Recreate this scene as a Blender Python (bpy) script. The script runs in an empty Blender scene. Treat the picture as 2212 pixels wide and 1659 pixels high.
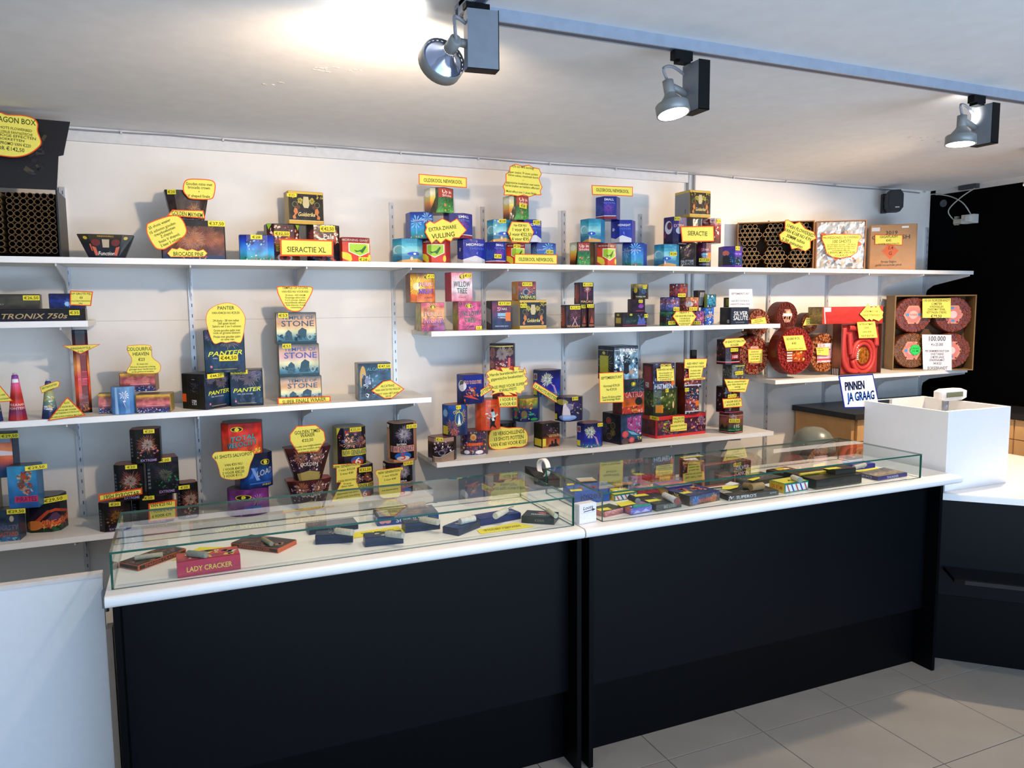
import bpy, bmesh, math, random
import numpy as np
from mathutils import Vector, Matrix, noise
R_ = random.Random(7)
# ------------------------------------------------------------------ camera, light, exposure
SC = bpy.context.scene
F = 1642.0; CX, CY = 1106.0, 829.5; H = 1.72
xd = np.array([4900-CX, CY-628, -F]); yd = np.array([387-CX, CY-668, -F])
xd /= np.linalg.norm(xd); yd -= xd*(xd@yd); yd /= np.linalg.norm(yd); zd = np.cross(xd, yd)
RM = np.array([xd, yd, zd]); CAM = np.array([0, 0, H])
cam = bpy.data.cameras.new('camera'); co = bpy.data.objects.new('camera', cam); SC.collection.objects.link(co)
cam.sensor_fit = 'HORIZONTAL'; cam.sensor_width = 36; cam.lens = F/2212*36; cam.clip_start = .05
M4 = Matrix([list(r) for r in RM]).to_4x4(); M4.translation = Vector(CAM); co.matrix_world = M4
SC.camera = co
SC.view_settings.view_transform = 'Standard'; SC.view_settings.look = 'None'
SC.view_settings.gamma = 1; SC.view_settings.use_curve_mapping = False
SC.view_settings.exposure = 0.0
W = bpy.data.worlds.new('world'); SC.world = W; W.use_nodes = True
W.node_tree.nodes['Background'].inputs[0].default_value = (.62, .78, 1, 1)
W.node_tree.nodes['Background'].inputs[1].default_value = 1.0
def light(kind, name, loc, energy, col, aim=None, **kw):
    l = bpy.data.lights.new(name, kind); l.energy = energy; l.color = col
    for k, v in kw.items(): setattr(l, k, v)
    o = bpy.data.objects.new(name, l); SC.collection.objects.link(o); o.location = loc
    if aim is not None: o.rotation_euler = (Vector(aim)-Vector(loc)).to_track_quat('-Z', 'Y').to_euler()
    return o
WARM = (1, .74, .50)
light('AREA', 'daylight', (2.2, -1.45, 1.45), 70, (.38, .64, 1), aim=(2.2, 4, 2.0), shape='RECTANGLE', size=5.0, size_y=1.8)
light('AREA', 'ceiling_fill', (2.2, -1.4, .5), 84, (.66, .81, 1), aim=(2.2, .6, 2.6), shape='RECTANGLE', size=5.0, size_y=.5)  # added fill lamp aimed up to brighten the ceiling, as if off unseen pavement
def ray(px, py): return RM@np.array([px-CX, CY-py, -F])
def onY(px, py, Y): d = ray(px, py); return CAM+d*(Y/d[1])
def onZ(px, py, Z): d = ray(px, py); return CAM+d*((Z-H)/d[2])
def proj(p):
    q = RM.T@(np.array(p, float)-CAM); return CX+F*q[0]/-q[2], CY-F*q[1]/-q[2]
# ------------------------------------------------------------------ materials
def lin(c):
    if isinstance(c, str):
        c = c.lstrip('#'); c = [int(k*2, 16) for k in c] if len(c) == 3 else [int(c[i:i+2], 16) for i in (0, 2, 4)]
        c = [v/255 for v in c]
    return [v/12.92 if v <= .04045 else ((v+.055)/1.055)**2.4 for v in c]
MC = {}
def mat(col, rough=.5, metal=0, spec=.5, noise_=.06, scale=30, bump=0, coat=0, emit=0):
    k = (str(col), rough, metal, spec, noise_, scale, bump, coat, emit)
    if k in MC: return MC[k]
    m = bpy.data.materials.new('m_%d' % len(MC)); m.use_nodes = True; nt = m.node_tree; N = nt.nodes; L = nt.links
    b = N['Principled BSDF']; c = lin(col)
    b.inputs['Roughness'].default_value = rough; b.inputs['Metallic'].default_value = metal
    b.inputs['Specular IOR Level'].default_value = spec; b.inputs['Coat Weight'].default_value = coat
    t = N.new('ShaderNodeTexCoord'); n = N.new('ShaderNodeTexNoise'); n.inputs['Scale'].default_value = scale; n.inputs['Detail'].default_value = 5
    L.new(t.outputs['Object'], n.inputs['Vector'])
    r = N.new('ShaderNodeValToRGB'); L.new(n.outputs['Fac'], r.inputs[0])
    r.color_ramp.elements[0].position = .3; r.color_ramp.elements[1].position = .7
    r.color_ramp.elements[0].color = [v*(1-noise_) for v in c]+[1]; r.color_ramp.elements[1].color = [min(1, v*(1+noise_)) for v in c]+[1]
    L.new(r.outputs[0], b.inputs['Base Color'])
    if bump:
        bp = N.new('ShaderNodeBump'); bp.inputs['Strength'].default_value = bump; bp.inputs['Distance'].default_value = .002
        L.new(n.outputs['Fac'], bp.inputs['Height']); L.new(bp.outputs[0], b.inputs['Normal'])
    if emit:
        b.inputs['Emission Color'].default_value = c+[1]; b.inputs['Emission Strength'].default_value = emit
    MC[k] = m; return m
def vmat(name, rough, coat, bump=0):
    m = bpy.data.materials.new(name); m.use_nodes = True; nt = m.node_tree; N = nt.nodes; L = nt.links
    b = N['Principled BSDF']; a = N.new('ShaderNodeAttribute'); a.attribute_name = 'Col'
    t = N.new('ShaderNodeTexCoord'); n = N.new('ShaderNodeTexNoise'); n.inputs['Scale'].default_value = 160
    L.new(t.outputs['Object'], n.inputs['Vector'])
    mr = N.new('ShaderNodeMapRange'); L.new(n.outputs['Fac'], mr.inputs[0]); mr.inputs[3].default_value = .9; mr.inputs[4].default_value = 1.1
    mx = N.new('ShaderNodeVectorMath'); mx.operation = 'MULTIPLY'; L.new(a.outputs['Color'], mx.inputs[0]); L.new(mr.outputs[0], mx.inputs[1])
    L.new(mx.outputs[0], b.inputs['Base Color']); b.inputs['Roughness'].default_value = rough; b.inputs['Coat Weight'].default_value = coat; b.inputs['Specular IOR Level'].default_value = .25
    b.inputs['Coat Roughness'].default_value = .12
    if bump:
        n2 = N.new('ShaderNodeTexNoise'); n2.inputs['Scale'].default_value = 22; L.new(t.outputs['Object'], n2.inputs['Vector'])
        bp = N.new('ShaderNodeBump'); bp.inputs['Strength'].default_value = bump; bp.inputs['Distance'].default_value = .006
        L.new(n2.outputs['Fac'], bp.inputs['Height']); L.new(bp.outputs[0], b.inputs['Normal']); L.new(bp.outputs[0], b.inputs['Coat Normal'])
    return m
VG = vmat('printed_gloss', .42, .3, .35); VM = vmat('printed_matt', .6, 0)
def glass():
    m = bpy.data.materials.new('glass_pane'); m.use_nodes = True; nt = m.node_tree; N = nt.nodes; L = nt.links
    N.remove(N['Principled BSDF']); out = N['Material Output']
    tr = N.new('ShaderNodeBsdfTransparent'); tr.inputs[0].default_value = (.93, .97, .95, 1)
    gl = N.new('ShaderNodeBsdfGlossy'); gl.inputs['Roughness'].default_value = .004
    lw = N.new('ShaderNodeLayerWeight'); lw.inputs[0].default_value = .5; p5 = N.new('ShaderNodeMath'); p5.operation = 'POWER'; p5.inputs[1].default_value = 5; L.new(lw.outputs['Facing'], p5.inputs[0])
    fr = N.new('ShaderNodeMapRange'); L.new(p5.outputs[0], fr.inputs[0]); fr.inputs[3].default_value = .05; fr.inputs[4].default_value = 1; mx = N.new('ShaderNodeMixShader')
    L.new(fr.outputs[0], mx.inputs[0]); L.new(tr.outputs[0], mx.inputs[1]); L.new(gl.outputs[0], mx.inputs[2]); L.new(mx.outputs[0], out.inputs[0])
    return m
GL = glass(); GE = mat('#1f5a4c', .15, coat=.5)
# ------------------------------------------------------------------ objects
def link(o, parent=None):
    SC.collection.objects.link(o)
    if parent is not None: o.parent = parent
    return o
def tag(o, label=None, cat=None, group=None, kind=None):
    for k, v in (('label', label), ('category', cat), ('group', group), ('kind', kind)):
        if v: o[k] = v
    return o
def empty(name, loc, rz=0, label=None, cat=None, group=None):
    o = bpy.data.objects.new(name, None); o.empty_display_size = .02; link(o); o.location = [float(v) for v in loc]; o.rotation_euler = (0, 0, rz)
    return tag(o, label, cat, group)
class MB:
    def __init__(s): s.v = []; s.f = []; s.c = []; s.sm = []
    def face(s, pts, col=None, sm=False):
        i = len(s.v); s.v += [tuple(map(float, p)) for p in pts]; s.f.append(list(range(i, i+len(pts)))); s.c.append(col); s.sm.append(sm)
    def box(s, x0, x1, y0, y1, z0, z1, col=None):
        i = len(s.v); s.v += [(x, y, z) for z in (z0, z1) for y in (y0, y1) for x in (x0, x1)]
        for f in ((0, 2, 3, 1), (4, 5, 7, 6), (0, 1, 5, 4), (2, 6, 7, 3), (0, 4, 6, 2), (1, 3, 7, 5)):
            s.f.append([i+k for k in f]); s.c.append(col); s.sm.append(False)
        return s
    def rings(s, rs, col=None, cap=(True, True), sm=False):
        i = len(s.v); n = len(rs[0])
        for r in rs: s.v += [tuple(map(float, p)) for p in r]
        for k in range(len(rs)-1):
            for j in range(n):
                a, b = i+k*n+j, i+k*n+(j+1) % n
                s.f.append([a, b, b+n, a+n]); s.c.append(col[k] if isinstance(col, list) else col); s.sm.append(sm)
        c0 = col[0] if isinstance(col, list) else col; c1 = col[-1] if isinstance(col, list) else col
        if cap[0]: s.f.append([i+j for j in range(n)][::-1]); s.c.append(c0); s.sm.append(False)
        if cap[1]: s.f.append([i+(len(rs)-1)*n+j for j in range(n)]); s.c.append(c1); s.sm.append(False)
        return s
    def lathe(s, p0, axis, prof, n=20, col=None, cap=(True, True), sm=True):
        a = Vector(axis).normalized(); u = a.orthogonal().normalized(); w = a.cross(u); p0 = Vector(p0)
        return s.rings([[p0+a*h+(u*math.cos(2*math.pi*k/n)+w*math.sin(2*math.pi*k/n))*r for k in range(n)] for h, r in prof], col, cap, sm)
    def cyl(s, p0, p1, r, n=16, col=None, sm=True, r1=None):
        p0, p1 = Vector(p0), Vector(p1); return s.lathe(p0, p1-p0, [(0, r), ((p1-p0).length, r if r1 is None else r1)], n, col, sm=sm)
    def tube(s, pts, r, n=8, col=None):
        pts = [Vector(p) for p in pts]; rs = []
        for k, p in enumerate(pts):
            t = (pts[min(k+1, len(pts)-1)]-pts[max(k-1, 0)]).normalized(); up = Vector((.13, .31, 1)); u = t.cross(up).normalized(); w = u.cross(t)
            rs.append([p+(u*math.cos(2*math.pi*j/n)+w*math.sin(2*math.pi*j/n))*r for j in range(n)])
        return s.rings(rs, col, sm=True)
    def build(s, name, m, parent=None, loc=None, **kw):
        me = bpy.data.meshes.new(name); me.from_pydata(s.v, [], s.f)
        me.polygons.foreach_set('use_smooth', s.sm)
        if any(c is not None for c in s.c):
            a = me.color_attributes.new('Col', 'FLOAT_COLOR', 'CORNER'); arr = []
            for f, c in zip(s.f, s.c):
                if c is None: c = (.5, .5, .5)
                elif isinstance(c, str): c = lin(c)
                if isinstance(c[0], (list, tuple, np.ndarray)):
                    for q in c: arr += [q[0], q[1], q[2], 1]
                else: arr += [c[0], c[1], c[2], 1]*len(f)
            a.data.foreach_set('color', arr)
        me.materials.append(m); me.update()
        bm = bmesh.new(); bm.from_mesh(me); 
        if kw.pop('fixn', False): bmesh.ops.recalc_face_normals(bm, faces=bm.faces); bm.to_mesh(me)
        bm.free()
        o = bpy.data.objects.new(name, me); link(o, parent)
        if loc is not None: o.location = [float(v) for v in loc]
        return tag(o, **kw)
def bez(pts, n=6):
    out = []; P = [Vector(p) for p in pts]; P = [P[0]]+P+[P[-1]]
    for i in range(1, len(P)-2):
        for k in range(n):
            t = k/n; a, b, c, d = P[i-1:i+3]
            out.append(.5*((2*b)+(c-a)*t+(2*a-5*b+4*c-d)*t*t+(3*b-a-3*c+d)*t**3))
    return out+[P[-2]]
# ------------------------------------------------------------------ glyphs
CH = "ABCDEFGHIJKLMNOPQRSTUVWXYZabcdefghijklmnopqrstuvwxyz0123456789€.,!+-'%/|*:&"
GLY = {}
def glyphs():
    os_ = []
    for c in CH:
        for t in (c, c+'|'):
            cu = bpy.data.curves.new('g', 'FONT'); cu.body = t; cu.resolution_u = 2; cu.offset = .012; o = bpy.data.objects.new('g', cu); SC.collection.objects.link(o); os_.append((c, t, o, cu))
    bpy.context.view_layer.update(); dg = bpy.context.evaluated_depsgraph_get(); bars = {}
    for c, t, o, cu in os_:
        me = bpy.data.meshes.new_from_object(o.evaluated_get(dg)); v = [(p.co.x, p.co.y) for p in me.vertices]; f = [list(p.vertices) for p in me.polygons]
        mxx = max(p[0] for p in v) if v else 0
        if t == c: GLY[c] = [v, f, 0]
        else: bars[c] = mxx
        if c == '|' and t == c: bar = mxx
        if c == 'H' and t == c: GLY['_h'] = max(p[1] for p in v)
        bpy.data.meshes.remove(me)
    for c in CH: GLY[c][2] = bars[c]-bar
    for c, t, o, cu in os_: bpy.data.objects.remove(o); bpy.data.curves.remove(cu)
glyphs()
def text2d(txt, h, wmax=None, slant=0):
    """polys of a centred line of capitals height h, squeezed to width wmax"""
    k = h/GLY['_h']; x = 0; V = []; Fs = []
    for ch in txt:
        if ch == ' ' or ch not in GLY: x += .28; continue
        v, f, a = GLY[ch]; i = len(V); V += [(x+p[0]+slant*p[1], p[1]) for p in v]; Fs += [[i+j for j in q] for q in f]; x += a
    if not V: return []
    w = x*k; sx = k*(min(1.35, wmax/w) if wmax else 1)
    V = [((p[0]-x/2)*sx, p[1]*k-h/2) for p in V]
    return [[V[j] for j in q] for q in Fs]
# ------------------------------------------------------------------ flat art -> polygons (u, v, colour)
def lerp(a, b, t): return [p+(q-p)*t for p, q in zip(a, b)]
def art2d(art, w, h):
    out = []
    def C(c): return lin(c)
    for k, it in enumerate(art):
        o = it[0]; a = it[1:]
        if o == 'g':
            cs = [C(c) for c in a[0]]; amp = a[1] if len(a) > 1 else .25; sc = a[2] if len(a) > 2 else 5
            box_ = a[3] if len(a) > 3 else (0, 0, 1, 1)
            sd = R_.random()*50; n = 14
            def fc(u, v):
                t = (1-v)*(len(cs)-1); i = min(int(t), len(cs)-2) if len(cs) > 1 else 0
                c = lerp(cs[i], cs[i+1], t-i) if len(cs) > 1 else cs[0]
                q = noise.noise(Vector((u*sc*w/h, v*sc, sd)))*amp*2
                q2 = noise.noise(Vector((u*sc, v*sc, sd+9)))*amp*.5
                return [max(.002, min(.95, x*(1+q)+q2*.1*(j != 1))) for j, x in enumerate(c)]
            G = [[fc(i/n, j/n) for i in range(n+1)] for j in range(n+1)]
            x0, y0, x1, y1 = box_
            for i in range(n):
                for j in range(n):
                    P = [(x0+(x1-x0)*p/n, y0+(y1-y0)*q/n) for p, q in ((i, j), (i+1, j), (i+1, j+1), (i, j+1))]
                    out.append(([(p*w, q*h) for p, q in P], [G[j][i], G[j][i+1], G[j+1][i+1], G[j+1][i]], k))
        elif o == 'b':
            u, v, r, c = a[:4]; n = a[4] if len(a) > 4 else 16; c = C(c); r *= h; rr = a[5] if len(a) > 5 else .25
            for i in range(n):
                t = 2*math.pi*(i+R_.uniform(-.2, .2))/n; L = r*R_.uniform(.65, 1); d = .9*math.pi/n*rr
                p = lambda l, q: (min(w, max(0, u*w+l*math.cos(t+q))), min(h, max(0, v*h+l*math.sin(t+q))))
                out.append(([p(r*.06, 0), p(L*.8, -d), p(L, 0), p(L*.8, d)], c, k))
        elif o == 'e':
            u, v, ru, rv, c = a[:5]; n = 14
            out.append(([(u*w+ru*w*math.cos(2*math.pi*i/n), v*h+rv*h*math.sin(2*math.pi*i/n)) for i in range(n)], C(c), k))
        elif o == 'r':
            u0, v0, u1, v1, c = a; out.append(([(u0*w, v0*h), (u1*w, v0*h), (u1*w, v1*h), (u0*w, v1*h)], C(c), k))
        elif o == 'p': out.append(([(u*w, v*h) for u, v in a[0]], C(a[1]), k))
        elif o == 'n':
            cnt, sz, cl = a[:3]; bx = a[3] if len(a) > 3 else (0, 0, 1, 1)
            for i in range(cnt):
                u = R_.uniform(bx[0], bx[2])*w; v = R_.uniform(bx[1], bx[3])*h; q = sz*h*R_.uniform(.4, 1.3); t = R_.uniform(0, 3.14); e = q*R_.uniform(.25, 1)
                P = [(u+math.cos(t)*x-math.sin(t)*y, v+math.sin(t)*x+math.cos(t)*y) for x, y in ((-q, -e), (q, -e*.6), (q*.8, e), (-q*.7, e*.8))]
                out.append(([(min(w, max(0, x)), min(h, max(0, y))) for x, y in P], C(R_.choice(cl)), k))
        elif o == 't':
            u, v, th, s, c = a[:5]; wm = a[5] if len(a) > 5 else None; rot = math.radians(a[6]) if len(a) > 6 else 0; sl = a[7] if len(a) > 7 else 0
            cs, sn = math.cos(rot), math.sin(rot)
            for P in text2d(s, th*h, wm*w if wm else None, sl):
                out.append(([(u*w+x*cs-y*sn, v*h+x*sn+y*cs) for x, y in P], C(c), k))
    return out
# ------------------------------------------------------------------ printed prisms
def poly_shape(kind, d=1.0):
    if kind == 'box': c = .02; return [(-.5+c, -d/2), (.5-c, -d/2), (.5, -d/2+c), (.5, d/2-c), (.5-c, d/2), (-.5+c, d/2), (-.5, d/2-c), (-.5, -d/2+c)]
    if kind == 'hexv': return [(-.5, -.289*d), (0, -.577*d), (.5, -.289*d), (.5, .289*d), (0, .577*d), (-.5, .289*d)]
    if kind == 'hexf': return [(-.25, -.433*d), (.25, -.433*d), (.5, 0), (.25, .433*d), (-.25, .433*d), (-.5, 0)]
    if kind == 'oct': c = .2; return [(-.5+c, -d/2), (.5-c, -d/2), (.5, -d/2+c*d), (.5, d/2-c*d), (.5-c, d/2), (-.5+c, d/2), (-.5, d/2-c*d), (-.5, -d/2+c*d)]
    n = 16; return [(.5*math.sin(2*math.pi*(k+.5)/n), -.5*d*math.cos(2*math.pi*(k+.5)/n)) for k in range(n)][::1]
def ccw(P):
    A = sum(P[i][0]*P[(i+1) % len(P)][1]-P[(i+1) % len(P)][0]*P[i][1] for i in range(len(P)))
    return P if A > 0 else P[::-1]
def offset(P, d):
    n = len(P); out = []
    for i in range(n):
        a, b, c = Vector(P[i-1]), Vector(P[i]), Vector(P[(i+1) % n]); e1 = (b-a).normalized(); e2 = (c-b).normalized()
        n1 = Vector((e1.y, -e1.x)); n2 = Vector((e2.y, -e2.x)); m = (n1+n2)
        m = m.normalized() if m.length > 1e-6 else n1; k = d/max(.35, m.dot(n1)); out.append((b.x+m.x*k, b.y+m.y*k))
    return out
class Prism:
    def __init__(s, P, h, tx=1, ty=1):
        s.P = ccw(P); s.h = h; s.tx = tx; s.ty = ty; s.n = len(s.P)
        s.S = [0]
        for i in range(s.n): s.S.append(s.S[-1]+math.dist(s.P[i], s.P[(i+1) % s.n]))
        s.L = s.S[-1]; s.oc = {}
    def pt(s, q, z, off=0):
        key = round(off*1e6)
        if key not in s.oc: s.oc[key] = offset(s.P, off)
        O = s.oc[key]; q %= s.L; i = 0
        while i < s.n-1 and q > s.S[i+1]: i += 1
        t = (q-s.S[i])/max(1e-9, s.S[i+1]-s.S[i]); a, b = O[i], O[(i+1) % s.n]; x = a[0]+(b[0]-a[0])*t; y = a[1]+(b[1]-a[1])*t
        k = z/s.h; return (x*(s.tx+(1-s.tx)*k), y*(s.ty+(1-s.ty)*k), z)
    def arc(s, d):     # perimeter interval facing local point d: centre, length
        n = 240; vis = []
        for k in range(n):
            q = s.L*(k+.5)/n; a = s.pt(q-.0005, s.h/2); b = s.pt(q+.0005, s.h/2); t = Vector((b[0]-a[0], b[1]-a[1])).normalized(); v = (Vector(d)-Vector(a[:2])).normalized()
            vis.append(t.y*v.x-t.x*v.y > .36)
        best = (0, 0)
        for st in range(n):
            if vis[st] and not vis[st-1]:
                m = 0
                while vis[(st+m) % n] and m < n: m += 1
                best = max(best, (m, st))
        m, st = best; return s.L*(st+m/2)/n, s.L*m/n*.96
    def facing(s, d): return s.arc(d)[0]
    def body(s, base, top, name='body', parent=None, m=None, recess=0):
        mb = MB(); b = min(.0025, s.h*.1)
        r = [[s.pt(s.S[i], 0) for i in range(s.n)], [s.pt(s.S[i], s.h-b) for i in range(s.n)], [s.pt(s.S[i], s.h, -b) for i in range(s.n)]]
        mb.rings(r, [base, base], cap=(True, False))
        if recess:
            r2 = [s.pt(s.S[i], s.h-.0001, -.006) for i in range(s.n)]; r3 = [(x, y, s.h-recess) for x, y, z in r2]
            mb.rings([r[2], r2, r3], [top, top], cap=(False, True))
        else: mb.face(r[2], top)
        return mb.build(name, m or VG, parent)
    def art(s, art, s0, w, z0, h, name='printed_wrap', parent=None, m=None, lift=.0007):
        polys = art2d(art, w, h)
        if not polys: return
        bm = bmesh.new(); cl = bm.loops.layers.float_color.new('Col')
        for P, c, k in polys:
            vs = [bm.verts.new((p[0], p[1], k)) for p in P]
            try: f = bm.faces.new(vs)
            except ValueError: continue
            for j, l in enumerate(f.loops):
                q = c[j] if isinstance(c[0], (list, tuple)) else c; l[cl] = (q[0], q[1], q[2], 1)
        for wrap in (-1, 0, 1):
            for i in range(s.n):
                x = s.S[i]+wrap*s.L-s0
                if .0005 < x < w-.0005: bmesh.ops.bisect_plane(bm, geom=bm.verts[:]+bm.edges[:]+bm.faces[:], plane_co=(x, 0, 0), plane_no=(1, 0, 0), dist=1e-6)
        for v in bm.verts: v.co = s.pt(s0+v.co.x, z0+v.co.y, lift+v.co.z*.00014)
        me = bpy.data.meshes.new(name); bm.to_mesh(me); bm.free(); me.materials.append(m or VG)
        o = bpy.data.objects.new(name, me); return link(o, parent)
def flat_art(art, org, ux, uy, w, h, name, parent=None, m=None, lift=.0006):
    """art on a plane: origin, unit axes"""
    ux, uy, org = Vector(ux), Vector(uy), Vector(org); n = ux.cross(uy); mb = MB()
    for P, c, k in art2d(art, w, h): mb.face([org+ux*p[0]+uy*p[1]+n*(lift+k*.00014) for p in P], c)
    return mb.build(name, m or VM, parent)
FR = dict(A=(0, 180, 3.95), B=(480, 340, 5.821), C=(820, 340, 5.267), D=(1200, 340, 5.267), E=(1560, 380, 3.3926), F=(0, 600, 4.8795), G=(380, 600, 4.2538),
          H=(860, 570, 5.53), I=(1190, 570, 4.8087), J=(900, 720, 5.721), K=(1240, 720, 5.2667), L=(1580, 620, 6.506), M=(0, 880, 4.8087), N=(430, 880, 4.5143),
          O=(220, 1020, 4.2538), P=(640, 1000, 3.3515), Q=(1150, 920, 4.9156), R=(1540, 900, 4.2538), S=(1650, 780, 3.936), U=(1300, 960, 6.9125), V=(1560, 930, 6.506), X=(0, 0, 1))
def fp(fr, x, y): a, b, s = FR[fr]; return a+x/s, b+y/s
YEL, ORA, INK = '#eee468', '#e8561c', '#3a4410'
def plate(name, pts, th, col, parent=None, m=None, border=None, bw=.004):
    """thin card: pts are (x, z) on a plane facing -Y, local"""
    P = ccw(pts); mb = MB(); n = len(P)
    mb.rings([[(x, 0, z) for x, z in P], [(x, -th, z) for x, z in P]], border or col)
    if border:
        I = offset(P, -bw); mb.face([(x, -th-.0003, z) for x, z in I], col)
    return mb.build(name, m or VM, parent)
def price_tag(pr, fr, x, y, w, h, txt, parent, rz, loc, hand=False, label=None, tcol=INK, col='#f0e040'):
    px, py = fp(fr, x, y); s = FR[fr][2]
    best = None; cr, sr = math.cos(rz), math.sin(rz)
    lc = Vector((-loc[0]*cr-loc[1]*sr, loc[0]*sr-loc[1]*cr))
    for k in range(160):
        q = pr.L*k/160; a = pr.pt(q-.002, pr.h/2); b = pr.pt(q+.002, pr.h/2); t = Vector((b[0]-a[0], b[1]-a[1])); nn = Vector((t.y, -t.x))
        c = pr.pt(q, pr.h*.5)
        if nn.dot(lc-Vector(c[:2])) <= 0: continue
        wx, wy = loc[0]+c[0]*cr-c[1]*sr, loc[1]+c[0]*sr+c[1]*cr; z = onY(px, py, wy)[2]
        d = abs(proj((wx, wy, z))[0]-px)
        if best is None or d < best[0]: best = (d, q, z, t.normalized(), (wx, wy))
    d, q, z, t, wp = best; dep = (RM.T@(np.array([wp[0], wp[1], z])-CAM))[2]*-1; sc = dep/F/s
    tw = Vector((t.x*cr-t.y*sr, t.x*sr+t.y*cr, 0)); vx = (RM.T@np.array([tw.x, tw.y, 0]))[0]
    ww = w*sc/max(.5, abs(vx)); hh = h*sc; zz = z-loc[2]; c = pr.pt(q, min(max(zz, hh/2), pr.h-hh*.35), .0035)
    o = empty_local('price_tag', (c[0], c[1], c[2]), math.atan2(t.y, t.x), parent)
    me = plate('price_tag', [(-ww/2, -hh/2), (ww/2, -hh/2), (ww/2, hh/2), (-ww/2, hh/2)], .0008, col, parent)
    me.location = o[0]; me.rotation_euler = (0, 0, o[1])
    if label: me['label'] = label
    if txt:
        mb = MB()
        for P in text2d(txt, hh*.56, ww*.86, .2 if hand else 0): mb.face([(p[0], -.0011, p[1]) for p in P], tcol)
        mb.build('price_lettering', VM, me)
def empty_local(n, loc, rz, parent): return loc, rz
PR = {}
GRP = dict(top='firework boxes on the top shelf', s1='firework boxes on the short upper left shelf', s2='firework boxes on the middle shelf', s3='firework boxes on the third shelf at left', sR='firework boxes on the right-hand shelf', s4='firework boxes on the low centre shelf', s5='firework boxes on the lowest left shelf')
SHZ = dict(top=1.935, s1=1.676, s2=1.6, s3=1.275, sR=1.256, s4=.942, s5=.772, floor=0)
def product(fr, id, sup, xl, xr, yt, yb, shape='hexv', yaw=0, d=1, art=(), tags=(), label='', base='#222', top='#5a2a1c', side=None, tx=1, ty=1,
            name='firework_cake', cat='firework', group=None, Y=None, dz=0, recess=0, m=None, span=None, frac=.40):
    P0 = poly_shape(shape, d); a = math.radians(yaw); cr, sr = math.cos(a), math.sin(a)
    Pr = [(x*cr-y*sr, x*sr+y*cr) for x, y in P0]; mn = min(p[1] for p in Pr)
    pxl, pxr = fp(fr, xl, yt)[0], fp(fr, xr, yt)[0]; pyt, pyb = fp(fr, 0, yt)[1], fp(fr, 0, yb)[1]
    sh = sup if sup in SHZ else PR[sup]['sh']; group = group or GRP[sh]
    if sup in SHZ:
        z0 = SHZ[sup]
        if Y is None: Y = 3.625 if sup in ('top', 's1', 's2') else float(min(3.8, max(3.605, onZ((pxl+pxr)/2, pyb, z0)[1])))
    else:
        q = PR[sup]; z0 = q['z1']+.0003; Y = Y or q['Y']+dz
    zm = z0+.06; s = .15; cx = onY((pxl+pxr)/2, (pyt+pyb)/2, Y)[0]
    for _ in range(12):
        xs = [proj((cx+x*s, Y+(y-mn)*s, zm))[0] for x, y in Pr]; l, r = min(xs), max(xs)
        k = (pxr-pxl)/(r-l); s *= k; cx += ((pxl+pxr)/2-(l+r)/2)*s/(pxr-pxl)
    z1 = min(onY(proj((cx+x*s, Y+(y-mn)*s, zm))[0], pyt, Y+(y-mn)*s)[2] for x, y in Pr); h = max(.02, z1-z0)
    loc = (cx, Y-mn*s, z0); root = empty(name, loc, a, label, cat, group)
    pr = Prism([(x*s, y*s) for x, y in P0], h, tx, ty)
    pr.body(base, top, parent=root, recess=recess, m=m)
    lc = (-loc[0]*cr-loc[1]*sr, loc[0]*sr-loc[1]*cr)
    if shape == 'box':
        w = s*.96; s0 = 0.0; Pn = pr.P; i = min(range(pr.n), key=lambda k: (Pn[k][1]+Pn[(k+1) % pr.n][1])-.001*abs(Pn[(k+1) % pr.n][0]-Pn[k][0]))
        i = min(range(pr.n), key=lambda k: (Pn[k][1]+Pn[(k+1) % pr.n][1])/2); s0 = pr.S[i]; w = pr.S[i+1]-pr.S[i]
        if art: pr.art(art, s0, w, 0.001, h-.003, parent=root)
        if side:
            j = min(range(pr.n), key=lambda k: (Pn[k][0]+Pn[(k+1) % pr.n][0])/2); pr.art(side, pr.S[j], pr.S[j+1]-pr.S[j], .001, h-.003, name='side_print', parent=root)
    elif art:
        ac, w = pr.arc(lc); s0 = ac-w/2; pr.art(art, s0, w, .001, h-.003, parent=root)
    for t in tags: price_tag(pr, fr, *t[:5], root, a, loc, **(t[5] if len(t) > 5 else {}))
    PR[id] = dict(z1=z0+h, Y=Y, loc=loc, root=root, w=s, sh=sh)
    return root
def catmull(P, n=5):
    out = []; N = len(P)
    for i in range(N):
        a, b, c, d = [np.array(P[(i+k) % N], float) for k in (-1, 0, 1, 2)]
        for k in range(n):
            t = k/n; out.append(tuple(.5*(2*b+(c-a)*t+(2*a-5*b+4*c-d)*t*t+(3*b-a-3*c+d)*t**3)))
    return out
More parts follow.
